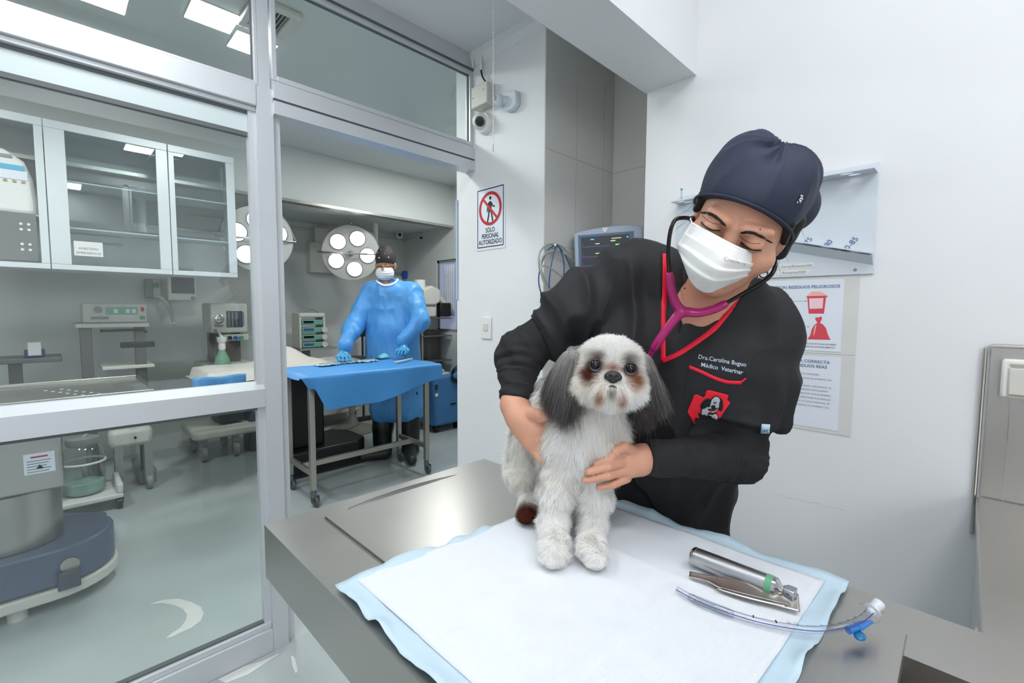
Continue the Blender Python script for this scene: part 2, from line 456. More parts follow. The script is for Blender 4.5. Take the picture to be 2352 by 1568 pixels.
# cornice in the niche and on the sign wall
b = MB().prism([(1.286, 2.395), (1.276, 2.40), (1.262, 2.43), (1.258, 2.46), (1.286, 2.46)], 1.452, 1.99, 0)
b2 = MB().prism([(1.4775, 2.395), (1.470, 2.40), (1.456, 2.43), (1.452, 2.46), (1.4775, 2.46)], 1.258, 1.74, 1)
struct('trim_1', b, M_ceil); struct('trim_2', b2, M_ceil)
# ceilings
struct('ceiling', MB().box((-1.6, -2.1, 2.93), (1.7, .80, 3.0)), M_ceil)
struct('ceiling_passage', MB().box((-1.6, .80, 2.46), (2.2, 1.872, 2.58)), M_ceil)
b = MB().box((-1.6, .708, 2.054), (2.1, .899, 2.95)); struct('wall_beam', b, M_wall)
# operating room shell
struct('wall_or_back', MB().box((-2.6, 5.0, 0), (3.24, 5.1, 2.6)), M_orwall)
struct('wall_or_left', MB().box((-2.6, 1.74, 0), (-2.5, 5.0, 2.6)), M_orwall)
b = MB()
wy0, wy1, wz0, wz1 = 3.95, 4.33, 1.0, 1.80
b.box((3.12, 1.6, 0), (3.24, wy0, 2.6)); b.box((3.12, wy1, 0), (3.24, 5.1, 2.6)); b.box((3.12, wy0, 0), (3.24, wy1, wz0)); b.box((3.12, wy0, wz1), (3.24, wy1, 2.6))
struct('wall_or_right', b, M_orwall)
struct('wall_or_front', MB().box((1.9, 1.74, 0), (3.2, 1.872, 2.6)), M_orwall)
struct('wall_or_front_left', MB().box((-2.6, 1.72, 0), (-1.5, 1.86, 2.6)), M_orwall)
struct('ceiling_or', MB().box((-2.6, 1.76, 2.57), (3.2, 5.1, 2.65)), M_orwall)
b = MB().box((-2.5, 4.02, 2.15), (3.12, 5.0, 2.569)); b.m = 1
b.box((-2.5, 4.01, 2.128), (3.12, 4.10, 2.151)); struct('wall_or_bulkhead', b, [M_orwall, M_steel])
# operating room window (right wall)
w0 = thing('window_1', None, None, (3.14, 4.14, wz0)); w0['kind'] = 'structure'
b = MB()
for (a, c) in (((3.135, wy0, wz0), (3.165, wy0+.03, wz1)), ((3.135, wy1-.03, wz0), (3.165, wy1, wz1)), ((3.135, wy0, wz0), (3.165, wy1, wz0+.03)), ((3.135, wy0, wz1-.03), (3.165, wy1, wz1))): b.box(a, c)
link('window_frame', b, M_grey, w0)
link('window_pane', MB().box((3.148, wy0, wz0), (3.152, wy1, wz1)), mat('bluish_daylight_glass', (150, 158, 178), .3, emit=(150, 160, 190), **{'Emission Strength': .5}), w0)

# ---- glazed partition, plane Y = 1.74
PY = 1.74
def frame_part(name, boxes, parent=None, m=None, bev=.002):
    b = MB()
    for a, c in boxes: b.box(a, c)
    return link(name, b, m or M_alu, parent, bevel=bev)
XL = -1.5
b = MB().box((.520, PY, 0), (.573, PY+.05, 2.0)); b.box((.531, PY+.004, 2.0), (.566, PY+.05, 2.40))
b.box((.498, PY+.018, .1), (.52, PY+.045, 1.93))
b.box((.573, PY+.02, 0), (.600, PY+.045, 1.92))
tag(link('trim_3', b, M_alu), kind='structure')           # mullion
b = MB().box((XL, PY-.004, 1.930), (.52, PY+.05, 2.003)); b.box((XL, PY+.01, 1.915), (.52, PY+.05, 1.93))
tag(link('trim_4', b, M_alu, bevel=.002), kind='structure')            # transom rail
b = MB().box((.573, PY-.012, 1.970), (1.482, PY+.06, 2.018)); b.box((.573, PY-.012, 1.918), (1.482, PY+.06, 1.962)); b.m = 1; b.box((.573, PY-.004, 1.958), (1.482, PY+.05, 1.974))
b.m = 0; b.box((.573, PY+.005, 2.018), (1.477, PY+.04, 2.035))
tag(link('trim_5', b, [M_alu, M_alud]), kind='structure')              # sliding door header
b = MB().box((XL, PY, 2.384), (1.477, PY+.05, 2.47)); b.m = 1; b.box((XL, PY-.002, 2.384), (1.477, PY+.002, 2.392))
tag(link('trim_6', b, [M_alu, M_alud]), kind='structure')
# window_2: fixed pane over the door
def window(n, x0, x1, z0, z1, fw, py=PY, extra=None):
    w_ = thing('window_%d' % n, None, None, ((x0+x1)/2, py, z0)); w_['kind'] = 'structure'
    frame_part('window_frame', [((x0, py, z0), (x0+fw, py+.035, z1)), ((x1-fw, py, z0), (x1, py+.035, z1)), ((x0+fw, py, z0), (x1-fw, py+.035, z0+fw)), ((x0+fw, py, z1-fw), (x1-fw, py+.035, z1))], w_)
    link('window_pane', MB().box((x0+fw*.8, py+.016, z0+fw*.8), (x1-fw*.8, py+.020, z1-fw*.8)), M_glass, w_)
    link('gasket', MB().box((x0+fw, py+.012, z0+fw), (x0+fw+.003, py+.024, z1-fw)).box((x1-fw-.003, py+.012, z0+fw), (x1-fw, py+.024, z1-fw)).box((x0+fw, py+.012, z0+fw), (x1-fw, py+.024, z0+fw+.003)).box((x0+fw, py+.012, z1-fw-.003), (x1-fw, py+.024, z1-fw)), M_alud, w_)
    return w_
window(2, .573, 1.477, 2.036, 2.384, .018, PY+.004)
window(3, XL, .531, 2.004, 2.384, .012, PY+.008)
# window_4: big pane between transom rail and mid rail, white sash strip at its top
w4 = thing('window_4', None, None, (-.4, PY, .907)); w4['kind'] = 'structure'
b = MB()
b.add([(XL, PY, .905), (.5195, PY, .905), (.5195, PY, .968), (XL, PY, .968), (XL, PY+.03, .992), (.5195, PY+.03, .992), (XL, PY+.05, .992), (.5195, PY+.05, .992), (XL, PY+.05, .905), (.5195, PY+.05, .905)],
      [(0, 1, 2, 3), (3, 2, 5, 4), (4, 5, 7, 6), (6, 7, 9, 8), (8, 9, 1, 0), (0, 3, 4, 6, 8), (1, 9, 7, 5, 2)])
link('window_rail', b, M_alu, w4)
link('window_pane', MB().box((XL, PY+.034, .985), (.51, PY+.038, 1.85)), M_glass, w4)
link('window_sash', MB().box((XL, PY+.030, 1.846), (.505, PY+.044, 1.912)), M_frost, w4)
link('gasket', MB().box((XL, PY+.028, 1.832), (.505, PY+.046, 1.846)).box((XL, PY+.026, 1.905), (.505, PY+.05, 1.915)), M_alud, w4)
w5 = thing('window_5', None, None, (-.4, PY, 0)); w5['kind'] = 'structure'
link('window_rail', MB().box((XL, PY, 0), (.52, PY+.05, .085)).box((XL, PY+.012, .085), (.52, PY+.05, .105)), M_alu, w5, bevel=.002)
link('window_pane', MB().box((XL, PY+.034, .10), (.512, PY+.038, .908)), M_glass, w5)
link('gasket', MB().box((XL, PY+.026, .104), (.51, PY+.046, .111)).box((XL, PY+.02, .893), (.51, PY+.046, .905)), M_alud, w5)
# plastic door edge strip hanging behind the header at the right jamb
b = MB().box((1.470, 1.862, 1.30), (1.4765, 1.8725, 1.80)); struct('trim_7', b, mat('pale_blue_edge_film', (176, 190, 212), .3))

t = thing('window_6', None, None, (-.85, -1.99, 1.2)); t['kind'] = 'structure'  # unseen window with glowing pane, added to carry the frontal fill
link('window_frame', MB().box((-1.42, -2.0, 1.15), (-1.38, -1.95, 2.35)).box((-.38, -2.0, 1.15), (-.34, -1.95, 2.35)).box((-1.38, -2.0, 1.15), (-.38, -1.95, 1.2)).box((-1.38, -2.0, 2.3), (-.38, -1.95, 2.35)), M_alu, t)
link('window_pane', MB().box((-1.38, -1.99, 1.2), (-.38, -1.98, 2.3)), emit_mat('bright_daylight_pane', (235, 240, 250), 1.6), t)
# ================================================================ LUMINAIRES
def lum(x, y, z, sx, sy, label, group=None):
    if z == 2.57:
        t = thing('ceiling_light', label, 'ceiling light', (x, y, z-.008), group)
        link('housing', MB().box((x-sx/2, y-sy/2, z-.005), (x+sx/2, y+sy/2, z)), M_white, t)
        link('diffuser', MB().box((x-sx/2+.003, y-sy/2+.003, z-.008), (x+sx/2-.003, y+sy/2-.003, z-.0051)), M_led, t); return
    t = thing('ceiling_light', label, 'ceiling light', (x, y, z-.028), group)
    link('housing', MB().box((x-sx/2, y-sy/2, z-.02), (x+sx/2, y+sy/2, z)).box((x-sx/2-.006, y-sy/2-.006, z-.028), (x+sx/2+.006, y-sy/2+.004, z)).box((x-sx/2-.006, y+sy/2-.004, z-.028), (x+sx/2+.006, y+sy/2+.006, z)), M_white, t)
    link('diffuser', MB().box((x-sx/2+.004, y-sy/2+.004, z-.026), (x+sx/2-.004, y+sy/2-.004, z-.0205)), M_led, t)
for (x, y, z, sx, sy) in EXAM_PANELS: lum(x, y, z+.03 if z > 2.5 else 2.46, sx, sy, 'white ceiling light panel of the exam room, outside the picture', 'exam room ceiling lights')
lum(*OR_PANELS[0], 'square lit ceiling panel farther left, seen through the top glass of the partition')
lum(*OR_PANELS[1], 'square lit ceiling panel beside the air vent, partly behind the aluminium mullion')
lum(*OR_PANELS[2], 'lit operating room ceiling panel above the left equipment, outside the picture', 'unseen operating room lights')
lum(*OR_PANELS[3], 'lit operating room ceiling panel above the left equipment, outside the picture', 'unseen operating room lights')
# ceiling vent
t = thing('ceiling_vent', 'white square slatted air vent on the operating room ceiling', 'air vent', (.77, 2.38, 2.53))
vx0, vx1, vy0, vy1 = .66, .860, 2.19, 2.45
link('frame', MB().box((vx0, vy0, 2.545), (vx1, vy0+.04, 2.57)).box((vx0, vy1-.035, 2.545), (vx1, vy1, 2.57)).box((vx0, vy0+.0405, 2.545), (vx0+.035, vy1-.0355, 2.57)).box((vx1-.04, vy0+.0405, 2.545), (vx1, vy1-.0355, 2.57)), M_beige, t, bevel=.006)
b = MB()
for i in range(8):
    x = vx0+.038+i*.0155; b.add([(x, vy0+.04, 2.550), (x, vy1-.036, 2.550), (x+.010, vy1-.036, 2.563), (x+.010, vy0+.04, 2.563)], [(0, 1, 2, 3)])
link('slat', b, M_beige, t, solid=.002)
link('backing', MB().box((vx0+.03, vy0+.04, 2.563), (vx1-.04, vy1-.03, 2.569)), M_dark, t)
# ================================================================ EXAM TABLE
TZ = .8
t = thing('examination_table', 'brushed stainless steel examination tub table the small dog stands on', 'exam table', (.6, .5, 0))
b = MB()   # tub frame: rim, apron, basin
X0, X1, Y1, Y0 = .294, .905, 1.02, -1.3
def slab(x0, x1, y0, y1, z0=TZ-.004, z1=TZ): b.box((x0, y0, z0), (x1, y1, z1))
slab(X0+.003, .3957, Y0, Y1-.058); slab(.77, X1-.003, Y0, Y1-.058)
# far rim with a scooped hand slot opening toward the lid
lens = [(.433, .962)]+[(.433+.347*i/12, .962+.029*math.sin(math.pi*i/12)**.6) for i in range(1, 12)]+[(.78, .962)]
b.prism([(X0+.003, Y1-.003), (X0+.003, .962)]+lens+[(X1-.003, .962), (X1-.003, Y1-.003)], TZ-.003, TZ)
b.add([(x, y, TZ-.001) for x, y in lens]+[(x, .957, TZ-.022 if 0 < i < 12 else TZ-.002) for i, (x, y) in enumerate(lens)], [(i, i+1, 13+i+1, 13+i) for i in range(12)])
link('rim', b, M_steel, t, smooth=True, angle=30)
b = MB()
b.box((X0, Y0, TZ-.113), (X0+.003, Y1, TZ)); b.box((X0+.003, Y1-.003, TZ-.113), (X1-.003, Y1, TZ)); b.box((X1-.003, Y0, TZ-.113), (X1, Y1, TZ))
b.box((X0+.003, Y0, TZ-.113), (X0+.03, Y1-.03, TZ-.110)); b.box((X0+.003, Y1-.03, TZ-.113), (X1-.003, Y1-.003, TZ-.110))
link('apron', b, M_steel, t)
b = MB(); bx0, bx1, by0, by1, bz = .392, .77, Y0+.05, .94, .58
b.add([(bx0, by0, TZ-.003), (bx1, by0, TZ-.003), (bx1, by1, TZ-.003), (bx0, by1, TZ-.003), (bx0+.03, by0+.03, bz), (bx1-.02, by0+.03, bz), (bx1-.02, by1-.03, bz), (bx0+.03, by1-.03, bz)],
      [(0, 1, 5, 4), (1, 2, 6, 5), (2, 3, 7, 6), (3, 0, 4, 7), (4, 5, 6, 7)])
b.box((bx1-.024, by0+.03, .69), (bx1-.008, by1-.03, .70))
link('basin', b, M_steel, t, fixn=False)
b = MB(); b.box((.396, .039, TZ), (.819, .9615, TZ+.004)); b.box((.396, .039, TZ-.012), (.399, .9615, TZ+.004)); b.box((.396, .039, TZ-.02), (.819, .042, TZ+.003))
link('lid', b, M_steel, t, bevel=.0012)
for (x, y) in ((.42, -1.2), (.80, -1.2), (.80, .70), (.62, .30)):
    link('leg', MB().box((x-.02, y-.02, 0), (x+.02, y+.02, .69)), M_steel, t, bevel=.003)
# side counter that joins the table to the wall
t = thing('steel_counter', 'low stainless steel counter joining the tub table to the right wall', 'counter', (1.25, -.65, 0))
link('counter_top', MB().box((.906, -1.3, TZ-.03), (1.584, -.033, TZ-.001)), M_steel, t, bevel=.003)
link('side_panel', MB().box((.93, -.045, 0), (1.588, -.040, TZ-.03)).box((.935, -.038, .0), (.975, -.030, TZ-.03)), M_alu, t)
t = thing('steel_backsplash', 'stainless steel splash panel with rolled rim on the right wall above the counter', 'splash panel', (1.585, -.6, TZ))
b = MB().box((1.590, -1.3, TZ+.001), (1.597, -.040, 1.165)); link('panel', b, M_steel, t)
b = MB(); b.tube([(1.592, -.030, .70), (1.590, -.030, 1.162), (1.590, -.042, 1.170), (1.590, -1.3, 1.170)], .0042, 10); link('rolled_rim', b, M_steel, t, smooth=True)
b = MB().box((1.586, -1.3, 1.09), (1.590, -.075, 1.092)).box((1.588, -.078, .80), (1.5905, -.0765, 1.10)); link('seam', b, M_steel2, t)
t = thing('wall_socket', 'white plastic surface socket box on the steel splash panel', 'socket', (1.575, -.11, 1.05))
link('box', MB().box((1.568, -.175, 1.05), (1.5895, -.058, 1.141)), M_white, t, bevel=.006)
link('hinged_cover', MB().box((1.562, -.160, 1.058), (1.569, -.070, 1.121)), M_beige, t, bevel=.003)
link('hinge_strip', MB().box((1.563, -.160, 1.126), (1.569, -.072, 1.131)), mat('ochre_seal', (178, 170, 150), .6), t)
link('hinge_strip', MB().box((1.563, -.160, 1.0525), (1.569, -.072, 1.0560)), mat('ochre_seal', (178, 170, 150), .6), t)

# ================================================================ PAD (underpad): quilted white top on pale blue backing
def fab(u, v, s=0): return vnoise(np.array([[u*7+s, v*7, s]]))[0]
pad = thing('absorbent_pad', 'white quilted absorbent pad with pale blue border spread under the dog', 'absorbent pad', (.6, .35, TZ+.005))
# outline corners in table coordinates
def padpt(s, q):
    """s 0..1 left(near X0) -> far edge ; q 0..1 left (high Y) -> right(low Y)"""
    A, B, C_, D_ = np.array((.302, .700)), np.array((.905, .640)), np.array((.905, .118)), np.array((.300, .135))
    p = A*(1-s)*(1-q)+B*s*(1-q)+C_*s*q+D_*(1-s)*q
    return p
NS, NQ = 60, 60
def padgrid(i0, z0, amp, ex=0):
    rows = []
    for i in range(NS+1):
        r = []
        for j in range(NQ+1):
            s = i0+(1-2*i0)*i/NS; q = (i0+(1-2*i0)*j/NQ) if ex == 0 else .004+(1-i0-.004)*j/NQ
            p = padpt(s, q); n1 = vnoise(np.array([[p[0]*9, p[1]*9, ex]]))[0]; n2 = vnoise(np.array([[p[0]*32, p[1]*32, ex+5]]))[0]
            e = min(s, 1-s, q, 1-q); wob = (.0035*n1+.002*n2)*(1 if ex == 0 else .35)
            cr = 0
            for c in (.36, .68): cr += .0022*math.exp(-((s-c)/.006)**2)
            for c in (.33, .66): cr += .0022*math.exp(-((q-c)/.006)**2)
            hz = amp*(.6*n1+.4*n2+.3)+cr
            if ex == 0: hz += max(0, .03-e)*.25*(n2+.6)
            # rest on the floor of the table and droop over the near left edge
            x = p[0]+wob*(1 if e < .04 else .2); y = p[1]+wob*.8*(1 if e < .04 else .2)
            z = z0+max(0, hz)
            if x < .297 and ex == 0: z = TZ+.004-(.297-x)*1.2
            r.append((x, y, z))
        rows.append(r)
    return rows
b = MB().grid(padgrid(0, TZ+.006, .0022)); link('blue_backing', b, M_padb, pad, smooth='all', fixn=False, solid=.0006)
b = MB().grid(padgrid(.052, TZ+.0085, .0030, 3)); link('quilted_layer', b, M_pad, pad, smooth='all', fixn=False, solid=.0014)

# ================================================================ LARYNGOSCOPE HANDLE, BLADE, TUBE
PT = TZ+.0135
def tp(x, y, h=0.0): return on(x, y, 2, PT+h)
a, c = tp(1594, 1277, .0155), tp(1787, 1351, .0155)
ax = (c-a)/np.linalg.norm(c-a); L = np.linalg.norm(c-a)
t = thing('laryngoscope', 'satin metal laryngoscope handle with green ring on the pad', 'laryngoscope handle', tuple(a*[1, 1, 0]+[0, 0, PT]))
link('battery_tube', MB().lathe([(0, -.001), (.012, -.001), (.0138, .0), (.0152, .003), (.0155, .005), (.0155, L-.016)], a, 40, ax), M_satin, t, smooth=True)
link('end_cap', MB().lathe([(0, -.004), (.0115, -.004), (.0138, -.002), (.0157, .001), (.0157, .004), (.0152, .0045)], a, 40, ax), M_steel2, t, smooth=True)
link('green_ring', MB().lathe([(.0153, L-.0165), (.0158, L-.016), (.0158, L-.007), (.0153, L-.0065)], a, 40, ax), M_green, t, smooth=True)
link('neck', MB().lathe([(.0153, L-.0068), (.0148, L-.002), (.0115, L+.001), (.0075, L+.004), (.0062, L+.007), (.0075, L+.010), (0, L+.011)], a, 40, ax), M_steel2, t, smooth=True)
side = np.cross((0, 0, 1), ax); side /= np.linalg.norm(side)
b = MB(); b.M = frame(a+ax*(L+.0155), ax, side, np.cross(ax, side)); b.prism([(-.008, -.008), (.007, -.010), (.010, -.003), (.008, .009), (-.004, .009), (-.008, .003)], -.006, .008)
link('hook_block', b, M_satin, t, bevel=.0015)
b = MB(); add_text(b, '46', .0045, a+ax*(L+.0155)-side*.0098+np.array([0, 0, .001]), ax, (0, 0, 1)); link('mark', b, M_dark, t)
# blade: straight trough with flange
a, c = tp(1583, 1322, .004), tp(1834, 1384, .004)
ax = (c-a)/np.linalg.norm(c-a); L = np.linalg.norm(c-a); side = np.cross((0, 0, 1), ax)
t = thing('laryngoscope_spatula', 'straight silver laryngoscope blade lying in front of the handle', 'laryngoscope blade', tuple(((a+c)/2)*[1, 1, 0]+[0, 0, PT]))
def blade_row(u):
    k = min(1, max(0, (u-.12)/.30)); k = k*k*(3-2*k); e = .0052+.0095*k; hz_ = .004+.006*k
    cz = .0022*math.sin(math.pi*u)*(1-k)
    out = []
    for i in range(9):
        v = i/8; off_ = .0052-2*e*(1-v); zz_ = .0008+hz_*v**1.25
        out.append(a+ax*(u*L)+side*off_+np.array([0, 0, zz_+cz]))
    return out
M_blade = mat('warm_satin_steel', (178, 172, 165), .28, 1.0, var=.03)
link('trough', MB().grid([blade_row(i/40) for i in range(41)]), M_blade, t, smooth='all', solid=.0012, fixn=False)
def tongue(u):
    w_ = .0060*math.sin(math.pi*min(1, max(0, (u-.25)/.68)))**.5
    return [a+ax*(u*L)-side*(.020+k*w_)+np.array([0, 0, .0035-.002*k]) for k in (0, .5, 1)]
link('flange', MB().grid([tongue(.27+.62*i/20) for i in range(21)]), M_blade, t, smooth='all', solid=.0010, fixn=False)
link('light_guide', MB().tube([a+ax*(L*u)-side*.0205+np.array([0, 0, .0055]) for u in (.30, .5, .7, .90)], .0009, 8), M_steel2, t, smooth=True)
b = MB(); b.M = frame(a+ax*(L-.008), ax, side, (0, 0, 1)); b.box((-.018, -.004, .0105), (.006, .0045, .0150)); link('base_block', b, M_steel2, t, bevel=.001)
b = MB(); add_text(b, '4', .005, a+ax*(L*.27)-side*.002+np.array([0, 0, .008]), ax, side); link('size_mark', b, M_dark, t)

# endotracheal tube
t = thing('endotracheal_tube', 'clear curved breathing tube with blue pilot valve at the pad corner', 'breathing tube', tuple(tp(1800, 1440)*[1, 1, 0]+[0, 0, TZ+.004]))
pc = [(1556, 1354), (1600, 1378), (1660, 1402), (1730, 1424), (1800, 1439), (1870, 1447), (1930, 1441), (1975, 1425), (2000, 1405)]
hh = [.004, .004, .004, .004, .0045, .006, .012, .017, .021]
ep = catmull([tp(x, y, h) for (x, y), h in zip(pc, hh)], 8)
link('tube_wall', MB().tube(ep, [.0050]*len(ep), 20), M_clear, t, smooth='all')
up = np.array([0, 0, 1.])
def along(P, off, z=0): 
    out = []
    for i, p in enumerate(P):
        d = P[min(i+1, len(P)-1)]-P[max(0, i-1)]; d /= np.linalg.norm(d); s_ = np.cross(up, d); s_ /= np.linalg.norm(s_); out.append(p+s_*off+up*z)
    return out
link('blue_line', MB().tube(along(ep, -.0042, .002), .0006, 6), mat('radiopaque_blue', (48, 52, 140), .4, var=0), t, smooth='all')
link('inflation_line', MB().tube(along(ep[6:], .0036, .0032), .0004, 6), mat('dark_line', (70, 76, 96), .4, var=0), t, smooth='all')
cf = ep[5:20]; n_ = len(cf)
link('cuff', MB().tube(cf, [.0051+.0018*math.sin(math.pi*i/(n_-1))**.5 for i in range(n_)], 20), M_clear, t, smooth='all')
b = MB()
for i in (24, 30):
    d = ep[i+1]-ep[i]; d /= np.linalg.norm(d); s_ = np.cross(up, d); b.M = frame(ep[i]+up*.0052+s_*.001, d, s_, up); b.box((-.0008, -.003, -.0004), (.0008, .003, .0002))
b.M = None
for (i, tx, sz) in ((33, 'ID 7.0', .0055), (38, 'ORAL/NASAL', .0026), (42, '26', .0042), (45, '24', .0042), (48, '22', .0042), (51, '20', .0042), (54, '18', .0042), (57, '16', .0042), (60, '14', .0042)):
    d = ep[i+1]-ep[i]; d /= np.linalg.norm(d); s_ = np.cross(up, d); s_ /= np.linalg.norm(s_); add_text(b, tx, sz, ep[i]+np.cross(d, s_)*.0051+s_*.0012, d, s_, align='LEFT')
link('printed_scale', b, M_ink, t, fixn=False)['kind'] = 'stuff'
e0, e1 = ep[-1], tp(2012, 1392, .026); d = (e1-ep[-3]); d /= np.linalg.norm(d)
link('connector', MB().lathe([(.0040, -.004), (.0052, -.002), (.0056, .002), (.0100, .003), (.0100, .0045), (.0062, .0055), (.0076, .018), (.0076, .021), (.006, .021)], e0, 24, d), mat('milky_plastic', (225, 230, 238), .25, Alpha=.75, var=0), t, smooth=True)
pil = catmull([ep[-12]+up*.003, tp(1965, 1392, .03), tp(1990, 1386, .036), tp(2020, 1395, .036), tp(2028, 1412, .03), tp(2018, 1428, .022), tp(1995, 1432, .014)], 8)
link('pilot_line', MB().tube(pil, .0008, 8), M_clear, t, smooth='all')
v0, v1 = tp(2003, 1427, .012), tp(1948, 1447, .009); d = v1-v0; Lv = np.linalg.norm(d); d /= Lv
M_bluev = mat('blue_valve_plastic', (62, 140, 226), .2, **{'Transmission Weight': .3})
link('pilot_valve', MB().lathe([(0, 0), (.002, .0), (.0035, Lv*.2), (.0055, Lv*.5), (.0055, Lv*.62), (.0045, Lv*.64), (.0050, Lv), (.0036, Lv)], v0, 20, d), M_bluev, t, smooth=True)
link('pilot_balloon', MB().sphere(tp(1975, 1460, .004), .007, 14, (1.5, 1.0, .5)), mat('blue_balloon', (20, 130, 185), .25, **{'Transmission Weight': .4}), t, smooth='all')

# ================================================================ RIGHT WALL: tube rack, posters, scuffs
WX = 1.6
def wq(y0, y1, z0, z1, t_=.001, off=0.0): return (WX-off-t_, y1, z0), (WX-off, y0, z1)
t = thing('tube_rack', 'pale acrylic wall rack with drilled shelves and handwritten sizes behind her cap', 'wall rack', (WX-.02, .47, 1.353))
M_rack = mat('pale_blue_acrylic', (208, 216, 224), .3, var=.01)
link('back_plate', MB().box((WX-.006, .194, 1.353), (WX-.001, .76, 1.652)), M_rack, t, bevel=.001)
def drilled(name, y0, y1, z0, tilt, depth, m):
    """shelf slab with real holes, built from strips around discs"""
    b = MB(); n = 6; wseg = (y1-y0)/n
    for k in range(n):
        yc = y0+(k+.5)*wseg
        for row in (0, 1):
            xc0 = WX-.006-depth*(.5 if depth < .04 else (.28+.44*row)); r = min(.010, depth*.28); sh = 0 if row == 0 else wseg*.16
            if depth < .04 and row: continue
            xa, xb = (WX-.006, WX-.006-depth) if depth < .04 else ((WX-.006, WX-.006-depth/2) if row == 0 else (WX-.006-depth/2, WX-.006-depth))
            N = 24; ring = []; sq = []
            for i in range(N):
                a = 2*math.pi*(i+.5)/N; cx, cy = math.cos(a), math.sin(a); ring.append((xc0+r*cx*.9, yc+sh+r*1.5*cy))
                s_ = 1/max(abs(cx), abs(cy)); sx, sy = cx*s_, cy*s_
                sq.append(((xa+xb)/2+(xa-xb)/2*sx, yc+wseg/2*sy))
            for zz in (0, .004):
                V = [(x, y, z0+zz+(y-y0)*tilt) for x, y in ring+sq]
                b.add(V, [(i, (i+1) % N, N+(i+1) % N, N+i) for i in range(N)])
            V = [(x, y, z0+(y-y0)*tilt) for x, y in ring]+[(x, y, z0+.004+(y-y0)*tilt) for x, y in ring]
            b.add(V, [(i, (i+1) % N, N+(i+1) % N, N+i) for i in range(N)])
    b.add([(WX-.006-depth, y0, z0), (WX-.006-depth, y1, z0+(y1-y0)*tilt), (WX-.006-depth, y1, z0+.004+(y1-y0)*tilt), (WX-.006-depth, y0, z0+.004)], [(0, 1, 2, 3)])
    b.add([(WX-.006-depth, y0, z0), (WX-.006, y0, z0), (WX-.006, y0, z0+.004), (WX-.006-depth, y0, z0+.004)], [(0, 1, 2, 3)])
    return link(name, b, m, t)
drilled('top_shelf', .198, .76, 1.625, 0, .055, M_rack)
drilled('lower_shelf', .198, .62, 1.405, .27, .034, M_rack)
b = MB()
b.add([(WX-.006, .196, 1.378), (WX-.028, .196, 1.400), (WX-.03, .62, 1.514), (WX-.006, .62, 1.490)], [(0, 1, 2, 3)])
link('slanted_lip', b, M_rack, t, solid=.002)
link('screw', MB().cyl((WX-.0075, .235, 1.366), (WX-.005, .235, 1.366), .004, n=14), M_grey, t)
b = MB().box((WX-.0068, .335, 1.378), (WX-.006, .43, 1.394)).box((WX-.0068, .345, 1.360), (WX-.006, .43, 1.375)); link('label_strip', b, M_white, t)
b = MB()
hx = np.array([0, -math.cos(.9), math.sin(.9)]); hy = np.array([0, math.sin(.9), math.cos(.9)])
for tx, y, z in (('70', .388, 1.472), ('75', .338, 1.460), ('80', .288, 1.447), ('90-85', .237, 1.438)):
    b = MB(); add_text(b, tx, .021, (WX-.0072, y+.008, z-.006), hx, hy); link('handwritten_size', b, M_inkb, t, fixn=False)
b = MB(); add_text(b, 'GarnedExtensorSG', .0105, (WX-.0072, .38, 1.382), (0, -1, 0), (0, 0, 1)); link('label_text', b, M_inkg, t, fixn=False); b = MB(); add_text(b, 'Bonaprias2020', .0105, (WX-.0072, .385, 1.3635), (0, -1, 0), (0, 0, 1)); link('label_text', b, M_inkg, t, fixn=False)
# small shelf end seen left of her cap: vials standing in it
t = thing('vial', 'tiny clear tube with teal cap standing on the rack left of her cap', 'vial', (WX-.03, .735, 1.655))
link('vial_body', MB().cyl((WX-.03, .735, 1.6295), (WX-.03, .735, 1.668), .0035, n=12), M_clear, t, smooth=True)
link('vial_cap', MB().cyl((WX-.03, .735, 1.668), (WX-.03, .735, 1.674), .004, n=12), mat('teal_cap', (60, 170, 180), .4), t, smooth=True)

def yz(b, y0, y1, z0, z1, off, m=0): b.m = m; b.add([(WX-off, y0, z0), (WX-off, y1, z0), (WX-off, y1, z1), (WX-off, y0, z1)], [(0, 1, 2, 3)])
ex, ey = (0, -1, 0), (0, 0, 1)
t = thing('waste_poster', 'upper wall poster about hazardous waste with red bucket and red bag', 'poster', (WX-.003, .40, 1.132))
link('plastic_sleeve', MB().box((WX-.0016, .224, 1.126), (WX-.0008, .58, 1.350)), mat('clear_film_sleeve', (214, 214, 212), .2), t)
link('sheet', MB().box((WX-.0026, .259, 1.133), (WX-.0017, .565, 1.343)), M_paper, t)
b = MB(); add_text(b, 'SEGREGACION RESIDUOS PELIGROSOS', .0125, (WX-.0032, .268, 1.318), ex, ey, align='RIGHT', bold=.012); link('title', b, M_inkb, t, fixn=False)
b = MB(); add_text(b, 'PELIGROSO', .0075, (WX-.0032, .428, 1.299), ex, ey, align='RIGHT'); link('text_line', b, M_inkg, t, fixn=False); b = MB(); add_text(b, 'YA QUE ESTOS', .003, (WX-.0032, .44, 1.290), ex, ey, align='RIGHT'); link('text_line', b, M_inkg, t, fixn=False); b = MB()
add_text(b, 'TODO TIPO DE RESIDUO, YA QUE ESTOS NO SE DEBEN', .0058, (WX-.0032, .270, 1.1515), ex, ey, align='RIGHT', bold=.01); link('text_line', b, M_inkg, t, fixn=False); b = MB()
add_text(b, 'PELIGROSOS Y EL NOMBRE DEL ESTABLECIMIENTO', .0058, (WX-.0032, .273, 1.1425), ex, ey, align='RIGHT', bold=.01)
link('text_line', b, M_inkg, t, fixn=False)
